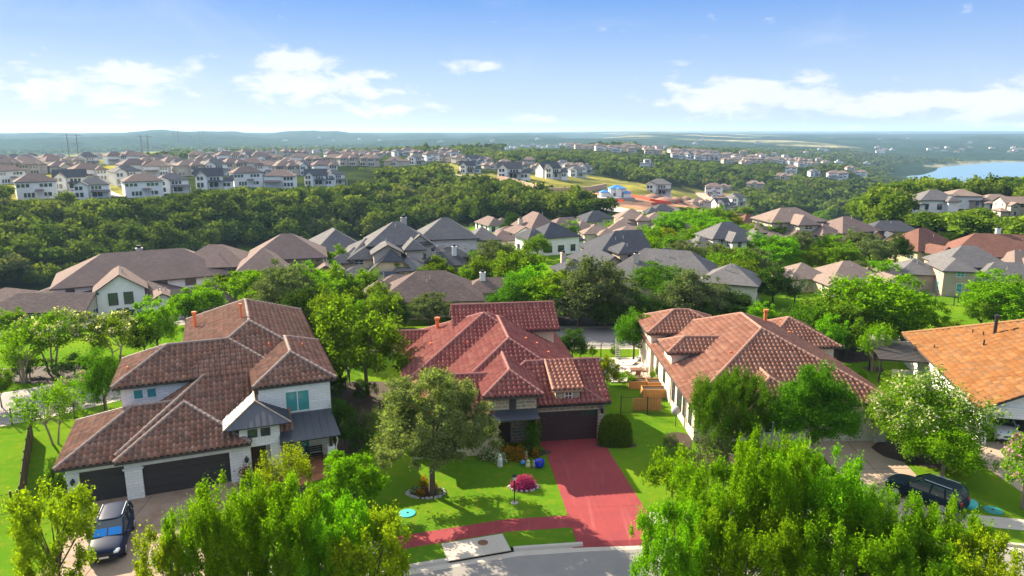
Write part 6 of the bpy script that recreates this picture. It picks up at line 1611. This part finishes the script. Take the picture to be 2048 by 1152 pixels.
def rocks(name, lab, cx, cy, rx, ry, n, size, group=None):
    g = random.Random(n); 
    for k in range(n):
        th = 2 * math.pi * k / n; q = size * g.uniform(.7, 1.3); x = cx + rx * math.cos(th) + g.uniform(-.05, .05); y = cy + ry * math.sin(th)
        mb = MB(); mb.lathe([(q * .5, -q * .3), (q * .62, 0), (q * .5, q * .3), (q * .18, q * .45)], 7); o = mb.build(name, M['rock'], None, loc=(x, y, q * .12)); o.rotation_euler = (g.uniform(-.3, .3), g.uniform(-.3, .3), g.uniform(0, 6)); o.scale = (g.uniform(.8, 1.4), 1, g.uniform(.7, 1)); tag(o, lab, 'rock', group or lab)
x, y = P(852, 986); rocks('edging_rock', 'pale edging rock round the front lawn tree', x, y, 1.2, .75, 26, .22, 'rocks round the lawn tree')
x, y = P(1047, 974); rocks('edging_rock', 'edging rock round the magenta shrub', x, y, .95, .6, 18, .18, 'rocks round the magenta shrub')
def leafy(name, lab, cat, loc, pts_fn, parts, group=None):
    """plant from leaf clouds: parts = [(part name, material, count, leaf size, up)]"""
    t = thing(name, lab, cat, loc, 0, group); rng = np.random.default_rng(abs(hash(lab)) % 1000 if False else len(lab) * 7)
    for (pn, m, n, ls, up) in parts:
        v, f = leaf_quads(pts_fn(rng, n, pn), ls, rng, up, .7); link(pn, np_mesh(pn, v, f, M[m]), t)
    return t
def dome(rx, ry, h, skin=.15, p=2.0, jag=.03):
    def fn(rng, n, pn):
        d = rng.normal(size=(n, 3)); d[:, 2] = np.abs(d[:, 2]); d /= (np.abs(d) ** p).sum(1)[:, None] ** (1 / p)
        r = 1 - skin * rng.random(n) ** 2 + rng.normal(size=n) * jag
        if pn == 'blossom': r = r * 1.02; d = d[:]
        return d * r[:, None] * np.array([rx, ry, h])
    return fn
def stemmed(t, h, r=.03, n=3):
    mb = MB()
    for k in range(n): a = k * 2.1; mb.tube([(0, 0, -.1), (.1 * math.cos(a), .1 * math.sin(a), h * .6)], [r, r * .5], 5)
    mb.build('stem', M['trunk'], t)
x, y = P(1230, 884); t = leafy('clipped_bush', 'large clipped dome shaped bush at the right of the maroon garage', 'bush', (x, y, 0), dome(1.25, 1.08, 2.1, .16, 3.0, .03), [('foliage', 'leaf_mid', 17000, .11, .3)]); stemmed(t, 1.2)
x, y = P(1047, 974); t = leafy('flowering_shrub', 'low magenta flowering shrub in a rock ring on the front lawn', 'shrub', (x, y, 0), dome(.78, .6, .75, .55, 2, .13), [('foliage', 'leaf_red', 500, .10, .4), ('blossom', 'bl_magenta', 3200, .09, .5)]); stemmed(t, .3)
for k, (px, py, rx, h, bl, lab) in enumerate([(828, 985, .28, .45, 'bl_white', 'white flowers at the left foot of the lawn tree'), (842, 990, .26, .4, 'bl_orange', 'small orange flowers in front of the lawn tree trunk'), (868, 984, .34, .75, 'bl_orange', 'tall orange flowers at the right foot of the lawn tree'), (848, 975, .34, .85, 'bl_orange', 'orange flowers behind the lawn tree trunk'), (880, 988, .25, .4, 'bl_white', 'white flowers at the right edge of the tree bed'),
    (1000, 925, .55, .8, 'bl_white', 'pale flowering plant by the white garden statue'), (1018, 918, .6, 1.0, 'bl_orange', 'orange flowering plants in the entry bed'), (1040, 920, .6, 1.15, 'bl_orange', 'tallest orange flowering plants before the entry step'), (975, 918, .7, .9, 'bl_white', 'green bedding plant under the lawn tree canopy'), (1071, 915, .28, .8, 'bl_orange', 'slim orange flowering plant by the blue pot'), (990, 905, .6, .7, 'bl_orange', 'yellow orange plant beside the left stone column')]):
    x, y = P(px, py); t = leafy('flower_clump', lab, 'flowers', (x, y, 0), dome(rx, rx * .8, h, .7, 2, .1), [('foliage', 'leaf_deep', int(900 * rx), .11, .4), ('blossom', bl, int(1000 * rx), .09, .6)]); stemmed(t, h, .012, 4)
p_ = H2.world(-.25, -1.35); t = leafy('climbing_plant', 'dark green climbing plant on the right stone pillar of the entry', 'climber', p_, lambda rng, n, pn: np.stack([rng.normal(size=n) * .26, rng.normal(size=n) * .10, rng.uniform(.1, 3.0, n)], 1), [('foliage', 'leaf_deep', 2600, .12, .2)]); stemmed(t, 3.0)
M['statue'] = m_plain('pale_statue_stone', (.62, .60, .54), .8, .2, .15); M['blue_glaze'] = m_plain('cobalt_glaze', (.01, .04, .50), .15, .6, .1); M['gold_dog'] = m_plain('yellow_plaster', (.55, .46, .22), .7, .2, .15); M['blue_dull'] = m_plain('sky_blue_glaze', (.04, .20, .40), .3, .5, .1)
def statue(px, py, prof, m, lab, name='garden_statue', cat='statue', head=None):
    x, y = P(px, py); t = thing(name, lab, cat, (x, y, 0)); mb = MB(); mb.lathe(prof, 16); mb.build('body' if name != 'flower_pot' else 'pot', M[m], t, True)
    if head: mb = MB(); mb.lathe([(.02, head[0]), (head[1], head[0] + head[1] * .7), (head[1], head[0] + head[1] * 1.4), (.02, head[0] + head[1] * 2.1)], 12); mb.build('head', M[m], t, True)
    return t
statue(1000, 933, [(.20, 0), (.22, .12), (.16, .35), (.19, .5), (.12, .72)], 'statue', 'small white seated garden statue at the edge of the flower bed', head=(.70, .12))
statue(1056, 935, [(.16, 0), (.18, .15), (.12, .38)], 'gold_dog', 'little yellow dog figure among the entry flowers', head=(.34, .13))
statue(1068, 935, [(.13, 0), (.14, .2), (.09, .36)], 'rock', 'little grey animal figure beside the blue pot', head=(.33, .10))
statue(1046, 930, [(.10, 0), (.20, .12), (.22, .22), (.10, .36), (.04, .38)], 'blue_dull', 'sky blue glazed ball by the yellow dog figure', 'garden_ornament', 'ornament')
statue(1052, 919, [(.12, 0), (.14, .2), (.07, .5)], 'statue', 'white and blue figure half hidden in the entry bed', head=(.46, .10))
t = statue(1079, 934, [(.20, 0), (.34, .16), (.38, .34), (.34, .46), (.36, .50), (.30, .50), (.28, .40)], 'blue_glaze', 'round cobalt blue flower pot at the corner of the red driveway', 'flower_pot', 'flower pot')
mb = MB(); mb.lathe([(.27, .38), (.1, .42)], 12); mb.build('soil', M['soil'], t)
p_ = H1.world(10.95, -.75); t = thing('door_planter', 'dark planter with brown plant beside the white pier of the big garage door', 'planter', p_, R(22)); mb = MB(); mb.box(-.32, -.3, 0, .32, .3, .7); mb.build('pot', M['garage_dark'], t); mb = MB(); mb.box(-.55, -.55, 0, .55, .35, .05); mb.build('base', M['iron'], t)
rng = np.random.default_rng(5); v, f = leaf_quads(rng.normal(size=(500, 3)) * np.array([.22, .2, .22]) + np.array([0, 0, 1.0]), .14, rng); link('foliage', np_mesh('foliage', v, f, M['leaf_red']), t)
p_ = H1.world(15.6, 1.3, .12); t = thing('porch_bench', 'dark slatted bench on the porch of the white house', 'bench', p_, R(22))
for z in (.62, .78, .94): mb = MB(); mb.box(-.6, .22, z - .05, .6, .27, z + .05); mb.build('back_slat', M['iron'], t)
mb = MB(); mb.box(-.6, -.25, .42, .6, .22, .47); mb.build('seat', M['iron'], t)
for x_ in (-.55, .5): mb = MB(); mb.box(x_, -.25, 0, x_ + .05, -.2, .62); mb.build('leg', M['iron'], t); mb = MB(); mb.box(x_, .22, 0, x_ + .05, .27, 1.0); mb.build('leg', M['iron'], t)

# ------------------------------------------------------------------ fences
def iron_fence(pts, h, lab, m='iron', sp=.13, panel='pickets'):
    pts = [Vector((p[0], p[1], T1(p[0], p[1]))) for p in pts]; o = pts[0]
    t = thing('iron_fence' if m == 'iron' else 'wooden_fence', lab, 'fence', o)
    mb = MB(); posts = []
    for i in range(len(pts) - 1):
        a, c = pts[i] - o, pts[i + 1] - o; L = (c - a).length; d = (c - a) / L
        if m == 'iron':
            for z in (.12, h - .12): mb.tube([a + Vector((0, 0, z)), c + Vector((0, 0, z))], .018, 4, False)
            for k in range(int(L / sp)): q = a + d * (k + .5) * sp; mb.tube([q + Vector((0, 0, .05)), q + Vector((0, 0, h))], .009, 4, False)
        else:
            n = Vector((-d.y, d.x, 0)) * .012
            for k in range(int(L / .15)):
                q0 = a + d * k * .15; q1 = a + d * (k * .15 + .143); hh = h + .015 * math.sin(k * 7.3)
                for s in (-1, 1): mb.poly([q0 + n * s, q1 + n * s, q1 + n * s + Vector((0, 0, hh)), q0 + n * s + Vector((0, 0, hh))])
                mb.poly([q0 - n + Vector((0, 0, hh)), q1 - n + Vector((0, 0, hh)), q1 + n + Vector((0, 0, hh)), q0 + n + Vector((0, 0, hh))])
        for k in range(int(L / 2.2) + 1): posts.append(a + d * min(L, k * 2.2))
    mb.build(panel if m == 'iron' else 'boards', M[m], t)
    for q in posts: mb = MB(); mb.box(q.x - .035, q.y - .035, -.3, q.x + .035, q.y + .035, h + .08); mb.build('post', M[m], t)
    return t
iron_fence([P(-60, 1046), P(40, 1026), P(98, 1012)], 1.5, 'black iron fence on the bright lawn at far left')
iron_fence([P(46, 1026), P(55, 950), P(67, 872)], 1.75, 'dark wooden fence running back across the left lawn', 'wood_black')
iron_fence([P(-40, 858), P(60, 846), P(150, 838), P(255, 822)], 1.4, 'long black iron fence behind the white house')
iron_fence([P(1241, 828), P(1332, 831)], 1.6, 'black iron fence before the wooden planters')
iron_fence([P(1160, 717), P(1235, 715), P(1262, 716)], 1.5, 'black iron fence along the back street by the pool')
iron_fence([P(1870, 607), P(1915, 612), P(1940, 604)], 1.3, 'dark iron fence in front of the pale stone base')
iron_fence([P(680, 800), P(700, 770), P(690, 735)], 1.4, 'thin iron fence between white house and round oak')
x, y = P(1296, 826); t = thing('wooden_screen', 'cedar plank screen behind the iron fence with knots', 'wooden screen', (x, y + .5, 0))
mb = MB()
for k in range(17): mb.box(-1.2 + k * .142, 0, .03, -1.2 + k * .142 + .132, .03, 1.12 + .01 * math.sin(k * 3))
mb.build('boards', M['wood_orange'], t)
for z in (.25, .95): mb = MB(); mb.box(-1.2, .03, z, 1.2, .07, z + .09); mb.build('rail', M['wood'], t)
def planter(px, py, w, d, h, lab):
    x, y = P(px, py); t = thing('planter_box', lab, 'planter', (x, y, 0)); mb = MB()
    for z in np.arange(.02, h, .2): mb.box(-w / 2, -d / 2, z, w / 2, -d / 2 + .05, min(z + .19, h)); mb.box(-w / 2, d / 2 - .05, z, w / 2, d / 2, min(z + .19, h)); mb.box(-w / 2, -d / 2 + .05, z, -w / 2 + .05, d / 2 - .05, min(z + .19, h)); mb.box(w / 2 - .05, -d / 2 + .05, z, w / 2, d / 2 - .05, min(z + .19, h))
    mb.build('boards', M['wood_orange'], t); mb = MB(); mb.box(-w / 2 + .06, -d / 2 + .06, 0, w / 2 - .06, d / 2 - .06, h - .12); mb.build('soil', M['soil'], t)
planter(1308, 792, 2.2, 1.1, .8, 'lower cedar planter box with pale cover behind the plank screen'); planter(1313, 776, 1.8, 1.2, .75, 'back cedar planter box nearest the limestone wall'); planter(1275, 774, 1.7, 1.2, .75, 'back cedar planter box nearest the iron fence post')
# pool terrace
q = [P(1192, 718), P(1300, 715), P(1302, 764), P(1222, 766)]
mb = MB(); mb.poly([(x, y, .10) for x, y in q][::-1]); cx_ = sum(a[0] for a in q) / 4
for i in range(4): a, c = q[i], q[(i + 1) % 4]; mb.poly([(a[0], a[1], -.1), (c[0], c[1], -.1), (c[0], c[1], .10), (a[0], a[1], .10)][::-1])
M['terrace'] = m_concrete('pale_terrace', (.56, .50, .43), (.40, .30, .24), .5)
tag(mb.build('pool_terrace', M['terrace']), kind='structure')
q = [P(1286, 722, .1), P(1299, 721, .1), P(1300, 744, .1), P(1293, 745, .1)]; mb = MB(); mb.poly([(x, y, .108) for x, y in q][::-1]); tag(mb.build('pool_water', M['pool']), kind='structure')
def lounger(px, py, rz, lab):
    x, y = P(px, py, .1); t = thing('sun_lounger', lab, 'sun lounger', (x, y, .10), R(rz)); mb = MB(); mb.box(-.95, -.33, .24, .45, .33, .32); mb.build('mattress', M['statue'], t)
    mb = MB(); mb.poly([(.45, -.33, .24), (.45, .33, .24), (1.0, .33, .62), (1.0, -.33, .62)][::-1]); mb.poly([(.45, -.33, .32), (.45, .33, .32), (.97, .33, .68), (.97, -.33, .68)]); mb.poly([(.97, -.33, .68), (.97, .33, .68), (1.0, .33, .62), (1.0, -.33, .62)]); mb.build('backrest', M['statue'], t)
    for a, c in ((-.85, -.28), (-.85, .28), (.4, -.28), (.4, .28)): mb = MB(); mb.box(a - .03, c - .03, 0, a + .03, c + .03, .24); mb.build('leg', M['frame_dark'], t)
for px, py, rz, lab in [(1262, 727, 4, 'white sun lounger farthest back on the pool terrace'), (1252, 734, 6, 'white sun lounger second from the back on the pool terrace'), (1266, 740, 4, 'white sun lounger nearest the teal pool'), (1246, 749, 8, 'white sun lounger nearest the wooden table')]: lounger(px, py, rz, lab)
x, y = P(1272, 752, .1); t = thing('patio_table', 'reddish wooden table on the pool terrace', 'table', (x, y, .1)); mb = MB(); mb.box(-.6, -.45, .68, .6, .45, .74); mb.build('tabletop', M['rust'], t)
for a, c in ((-.5, -.38), (-.5, .38), (.5, -.38), (.5, .38)): mb = MB(); mb.box(a - .03, c - .03, 0, a + .03, c + .03, .68); mb.build('leg', M['rust'], t)
for k, (a, c, rz, lab) in enumerate([(-.9, -.1, 90, 'reddish wooden chair left of the terrace table'), (.95, .1, -90, 'reddish wooden chair right of the terrace table'), (0, -.8, 180, 'reddish wooden chair in front of the terrace table')]):
    t = thing('patio_chair', lab, 'chair', (x + a, y + c, .1), R(rz)); mb = MB(); mb.box(-.22, -.22, .42, .22, .22, .46); mb.build('seat', M['rust'], t); mb = MB(); mb.box(-.22, .19, .46, .22, .23, .9); mb.build('backrest', M['rust'], t)
    for a2, c2 in ((-.2, -.2), (-.2, .2), (.2, -.2), (.2, .2)): mb = MB(); mb.box(a2 - .02, c2 - .02, 0, a2 + .02, c2 + .02, .42); mb.build('leg', M['rust'], t)
x, y = P(1235, 718); t = thing('lattice_tower', 'white ladder like garden trellis by the back fence', 'trellis', (x, y, 0)); 
for s in (-.22, .22): mb = MB(); mb.box(s - .03, -.03, 0, s + .03, .03, 2.3); mb.build('upright', M['frame_white'], t)
for k in range(11): mb = MB(); mb.box(-.22, -.02, .15 + k * .2, .22, .02, .23 + k * .2); mb.build('rung', M['frame_white'], t)
x, y = P(1293, 722); t = statue(1279, 723, [(.22, .1), (.34, .45), (.32, .55), (.28, .5)], 'statue', 'white pot at the far edge of the pool terrace', 'flower_pot', 'flower pot')
# dish, hoop, pergola
x, y = P(1351, 853); t = thing('satellite_dish', 'grey satellite dish on a thin pole by the limestone wall', 'satellite dish', (x, y, 0)); mb = MB(); mb.tube([(0, 0, -.1), (0, 0, 1.35)], .03, 8); mb.build('pole', M['iron'], t)
mb = MB(); mb.lathe([(.02, .10), (.2, .06), (.36, -.03), (.37, -.01), (.2, .09), (.02, .13)], 20); d_ = mb.build('dish', M['vent_grey'], t, True, loc=(-.05, -.05, 1.4)); d_.rotation_euler = (R(55), R(-20), 0)
mb = MB(); mb.tube([(0, -.1, 1.3), (.18, -.5, 1.5)], .015, 5); mb.build('arm', M['iron'], t)
x, y = P(1800, 915); t = thing('basketball_hoop', 'white basketball hoop with red rim in front of the cream blossom tree', 'basketball hoop', (x, y, 0), R(-62)); mb = MB(); mb.tube([(0, .9, -.1), (0, .85, 2.6), (0, .15, 3.1)], .06, 8); mb.build('pole', M['iron'], t)
M['clear'] = m_plain('smoky_backboard', (.50, .52, .52), .2, .5, .06); mb = MB(); mb.box(-.7, 0, 2.75, .7, .03, 3.75); mb.build('backboard', M['clear'], t)
for a in ((-.7, -.012, 2.75, .7, .0, 2.81), (-.7, -.012, 3.69, .7, .0, 3.75), (-.7, -.012, 2.81, -.64, .0, 3.69), (.64, -.012, 2.81, .7, .0, 3.69)): mb = MB(); mb.box(*a); mb.build('border', M['frame_white'], t)
M['hoop_red'] = m_plain('red_hoop_paint', (.55, .05, .03), .5, .4, .1); mb = MB(); mb.tube([(.23 * math.cos(a), -.35 + .23 * math.sin(a), 3.05) for a in np.linspace(0, 6.283, 21)], .03, 6, False); mb.box(-.12, -.14, 2.98, .12, 0, 3.06); mb.build('rim', M['hoop_red'], t)
mb = MB()
for k in range(12):
    a = k * .5236; c = a + .35; mb.tube([(.22 * math.cos(a), -.35 + .22 * math.sin(a), 3.04), (.13 * math.cos(c), -.35 + .13 * math.sin(c), 2.6)], .012, 4, False); mb.tube([(.22 * math.cos(c), -.35 + .22 * math.sin(c), 3.04), (.13 * math.cos(a), -.35 + .13 * math.sin(a), 2.6)], .012, 4, False)
mb.build('net', M['frame_white'], t)
x, y = P(1797, 757); t = thing('pergola', 'dark slatted roof pergola beside the white side wall', 'pergola', (x, y, 0), R(-14))
mb = MB(); z0, z1 = 2.45, 3.0
for k in range(15): u = k / 14; mb.box(-2.4, -2.2 + 4.4 * u, z0 + (z1 - z0) * u, 2.4, -2.2 + 4.4 * u + .29, z0 + (z1 - z0) * u + .05)
mb.build('roof', M['fascia'], t)
for a, c, z in ((-2.2, -2.0, z0), (2.2, -2.0, z0), (-2.2, 2.0, z1), (2.2, 2.0, z1)): mb = MB(); mb.box(a - .07, c - .07, 0, a + .07, c + .07, z); mb.build('post', M['iron'], t)
for c, z in ((-2.0, z0), (2.0, z1)): mb = MB(); mb.box(-2.3, c - .05, z - .18, 2.3, c + .05, z - .01); mb.build('beam', M['iron'], t)
x, y = P(1805, 758); t = thing('outdoor_sofa', 'white outdoor sofa under the dark pergola', 'sofa', (x, y, 0), R(-14)); mb = MB(); mb.box(-.9, -.4, .1, .9, .4, .42); mb.build('seat', M['statue'], t); mb = MB(); mb.box(-.9, .25, .42, .9, .4, .8); mb.build('backrest', M['statue'], t)
x, y = P(1606, 945); t = thing('yard_sign', 'small green yard sign in front of the oval tree', 'sign', (x, y, 0)); mb = MB(); mb.box(-.15, -.01, .3, .15, .01, .75); M['sign_green'] = m_plain('green_sign', (.01, .22, .08), .5, .3, .08); mb.build('board', M['sign_green'], t); mb = MB(); mb.box(-.02, -.02, 0, .02, .02, .3); mb.build('stake', M['iron'], t)
# ------------------------------------------------------------------ far things
def pylon(pa, pb, base, top, lab):
    xa, ya, za = G(pa, base); d = math.hypot(xa, ya); w = (pb - pa) / CF * d
    t = thing('power_pylon', lab, 'power pylon', (xa, ya, za)); lo, hi_ = 2., 200.
    for _ in range(40):
        m = (lo + hi_) / 2
        if Q(xa, ya, za + m)[1] > top: lo = m
        else: hi_ = m
    for x_ in (0, w): mb = MB(); mb.tube([(x_, 0, -3), (x_, 0, lo)], [.75, .5], 8); mb.build('pole', M['pylon'], t)
    for z in (lo * .93, lo * .62): mb = MB(); mb.tube([(-w * .8, 0, z), (w * 1.8, 0, z)], .26, 6); mb.build('crossarm', M['pylon'], t)
    for s in (1, -1): mb = MB(); mb.tube([(0, 0, lo * (.75 if s > 0 else .35)), (w, 0, lo * (.35 if s > 0 else .75))], .16, 5); mb.build('brace', M['pylon'], t)
M['pylon'] = m_plain('weathered_pole', (.16, .14, .13), .8, .2, .2)
pylon(139, 155, 318, 267, 'nearest two legged power pylon above the left cluster of houses'); pylon(286, 297, 316, 270, 'second power pylon standing above the upper meadow'); pylon(350, 358, 298, 254, 'tallest looking power pylon against the hill crest'); pylon(400, 407, 292, 260, 'small distant power pylon just left of the top rows'); pylon(381, 385, 290, 272, 'tiniest power pylon between the two on the hill')
def wall_run(pxs, h, w, m, name, lab, cat, zoff=0.0):
    pts = [Vector(G(px, py)) for px, py in pxs]; o = pts[0]; t = thing(name, lab, cat, o); mb = MB()
    for i in range(len(pts) - 1):
        a, c = pts[i] - o, pts[i + 1] - o; d = (c - a); d.z = 0; d.normalize(); n = Vector((-d.y, d.x, 0)) * w
        A = [a - n, c - n, c + n, a + n]; up = Vector((0, 0, h)); dn = Vector((0, 0, -2))
        mb.poly([q + up for q in A])
        for k in range(4): mb.poly([A[k] + dn, A[(k + 1) % 4] + dn, A[(k + 1) % 4] + up, A[k] + up])
    mb.build('face', M[m], t); return t
wall_run([(996, 361), (1030, 369), (1062, 378), (1084, 386), (1130, 387), (1180, 384), (1212, 377)], 2.6, .4, 'brick', 'retaining_wall', 'long brown stone retaining wall below the white meadow houses', 'retaining wall')
M['silt'] = m_plain('orange_red_mesh', (.60, .07, .03), .7, .2, .12)
for k, (pp, lab) in enumerate([([(1196, 392), (1222, 402), (1248, 404)], 'orange red silt fence in front of the blue roofed building site'), ([(1303, 410), (1322, 408), (1342, 407)], 'orange red silt fence at the foot of the red soil bank'), ([(1262, 393), (1300, 402), (1330, 406), (1362, 402)], 'long orange red silt fence curving over the red soil'), ([(1392, 386), (1402, 388), (1420, 391)], 'orange red silt fence before the white boxy house'), ([(1160, 386), (1180, 383)], 'short orange red silt fence by the retaining wall')]): wall_run(pp, .9, .06, 'silt', 'silt_fence', lab, 'silt fence')
pts = [G(px, py) for px, py in [(1027, 411), (1040, 404), (1060, 398), (1085, 396), (1105, 400), (1121, 410), (1075, 412)]]; zz = max(p[2] for p in pts)
M['pond'] = m_plain('pond_water', (.02, .14, .24), .12, .6, .12)
c0 = (sum(p[0] for p in pts) / 7, sum(p[1] for p in pts) / 7)
mb = MB(); mb.poly([(p[0], p[1], zz + .25) for p in pts][::-1]); tag(mb.build('pond_water', M['pond']), kind='structure')
wall_run([(1025, 412), (1050, 413), (1085, 413), (1122, 411)], .8, .4, 'concrete', 'pond_wall', 'low pale concrete rim of the blue pond', 'wall')
for k, (px, py, s) in enumerate([(1330, 402, 5), (1352, 400, 4), (1372, 398, 3.5), (1468, 416, 4), (1305, 395, 4)]):
    x, y, z = G(px, py); mb = MB(); g = random.Random(k); mb.lathe([(s * 1.2, -.6), (s * .9, .5), (s * .5, 1.3), (s * .12, 1.7)], 14); o = mb.build('soil_heap', M['soil_heap'] if 'soil_heap' in M else M.setdefault('soil_heap', m_concrete('red_soil', (.26, .14, .10), (.17, .10, .08), .5)), None, True, loc=(x, y, z)); tag(o, ['largest red brown soil heap on the building plot', 'second soil heap right of the largest one', 'small soil heap at the right of the building plot', 'grey brown soil heap beside the canyon lane', 'soil heap next to the blue roofed building site'][k], 'soil heap')
# ------------------------------------------------------------------ labels told from what stands beside
def short(lbl, n=9): return ' '.join(lbl.split()[:n])
ORD = ['first', 'second', 'third', 'fourth', 'fifth', 'sixth', 'seventh', 'eighth', 'ninth', 'tenth', 'eleventh', 'twelfth', 'thirteenth', 'fourteenth', 'fifteenth', 'sixteenth', 'seventeenth', 'eighteenth', 'nineteenth', 'twentieth']
ORD += ['twenty ' + o for o in ORD[:9]] + ['thirtieth'] + ['thirty ' + o for o in ORD[:9]] + ['fortieth']
rows = {}
for f in FAR: rows.setdefault(f[4], []).append(f)
for row, L in rows.items():
    if not row:
        for f in L: f[0]['label'] = f[5]
        continue
    byk = {}
    for f in L: byk.setdefault(f[3], []).append(f)
    for k, l in byk.items():
        l.sort(key=lambda f: f[1])
        for i, f in enumerate(l):
            if len(l) == 1: s = f'{KIND[k]}, the only one in the {row}'
            elif i == 0: s = f'{KIND[k]}, leftmost of its kind in the {row}'
            elif i == len(l) - 1: s = f'{KIND[k]}, rightmost of its kind in the {row}'
            else: s = f'{FPN[k]}, {ORD[i]} such from left in the {row}'
            w = s.split()
            if len(w) > 16: s = s.replace('such from left', 'from left').replace('of its kind ', '').replace('white two storey house', 'white house').replace('single storey ', '').replace('plain white two storey house under one brown hip roof', 'plain white house under one brown hip'); w = s.split()
            f[0]['label'] = ' '.join(w[:16])
ROWS_G = {'front row above the valley wood': 'houses in the front row above the valley wood'}
MARK = {}
NAMES = ['blue grey front gable house at far left', 'long brown roofed white house', 'plain white two storey house', 'tan stone house by the wood', 'pyramid roofed house with pale chimney', 'cream clipped gable house', 'mottled slate hip roof', 'beige multi hip house', 'stone gabled tower house', 'low shallow hip house', 'brown hip house by the conifer', 'dark blue roofed white house', 'steep hip house with chimney', 'dark stone bay house', 'small dark hip roof', 'low tan hip roof', 'beige many hipped villa', 'square chimney hip house', 'rough white stone house', 'rusty red roof', 'layered tan villa', 'long low tan roof', 'brown hillside house', 'blue black roofed brick house', 'chestnut pyramid house', 'long chestnut roof', 'two storey tan house', 'right edge tan roof']
LM = [(Q(*h.root.location)[0], Q(h.root.location.x, h.root.location.y, 0)[2], n) for h, n in zip(MH, NAMES)]
LM += [(Q(*(h.world(*q)))[0], Q(*(h.world(*q)))[2], n) for h, q, n in [(H1, (8, 12, 0), 'brown tiled house'), (H2, (-2, 10, 0), 'red tiled house'), (H3, (9, 16, 0), 'clay tiled house'), (H4, (8, 10, 0), 'golden roofed house')]]
todo = []
for t in TL:
    if t[5] != 'x': continue
    o = t[0]; px, dp = Q(*o.location)[0], Q(*o.location)[2]
    cand = sorted(LM, key=lambda m: ((m[0] - px) * dp / CF) ** 2 + 1.6 * (m[1] - dp) ** 2)
    todo.append((t, px, dp, cand))
def kind_of(t): return D[KEY[id(t[0])]]
KEY = {}
for t in TL:
    cr = [c for c in t[0].children if c.name.split('.')[0] == 'crown'][0].data
    for k, prs in TREES.items():
        if any(cr == p[0] for p in prs): KEY[id(t[0])] = k
SIZE = lambda h: 'tall ' if h > 7.6 else ('low ' if h < 3.6 else '')
used = {}
def rel(px, dp, m):
    dx = (px - m[0]) * dp / CF; dy = dp - m[1]
    if abs(dx) > abs(dy): return 'right of' if dx > 0 else 'left of'
    return 'behind' if dy > 0 else 'in front of'
for t, px, dp, cand in todo:
    base = SIZE(t[4]) + kind_of(t); done = False
    for m in cand[:2]:
        s = f'{base} {rel(px, dp, m)} the {m[2]}'
        if s not in used: used[s] = [t]; t[0]['label'] = s; done = True; break
    if done: continue
    for i in range(3):
        for j in range(3):
            if i == j: continue
            a, c = cand[i], cand[j]
            s = f'{base} {rel(px, dp, a)} the {a[2]} and {rel(px, dp, c)} the {c[2]}'
            if len(s.split()) <= 16 and s not in used and not done: used[s] = [t]; t[0]['label'] = s; done = True
    if not done:
        s0 = f'{base} {rel(px, dp, cand[0])} the {cand[0][2]}'; p0 = used[s0][0][0]
        x0 = Q(*p0.location)[0]; k = 1
        for w in (['farther right'] if px > x0 else ['farther left']) + ['nearer', 'farther back', 'smaller', 'hindmost', 'midmost']:
            s = f'{w} {s0}'
            if s not in used: used[s] = [t]; t[0]['label'] = ' '.join(s.split()[:16]); break
for o in bpy.data.objects:
    if o.parent is None and 'label' in o.keys():
        w = o['label'].replace(',', ' ,').split(); 
        if len(o['label'].split()) > 16: o['label'] = ' '.join(o['label'].split()[:16])
# ------------------------------------------------------------------ air between the camera and the hills
mb = MB(); mb.box(-26000, -26000, -80, 26000, 26000, 75)
hz_ = mb.build('haze', None); tag(hz_, 'pale blue haze over the distant hills', None, None, 'stuff')
hm = bpy.data.materials.new('haze'); hm.use_nodes = True; t_ = hm.node_tree
for n in list(t_.nodes): t_.nodes.remove(n)
vo = t_.nodes.new('ShaderNodeVolumePrincipled'); ot = t_.nodes.new('ShaderNodeOutputMaterial')
vo.inputs['Color'].default_value = (.45, .70, 1.0, 1); vo.inputs['Density'].default_value = 0.00009; vo.inputs['Anisotropy'].default_value = 0.2
t_.links.new(vo.outputs[0], ot.inputs['Volume']); hz_.data.materials.append(hm)
print('objects', len(bpy.data.objects))
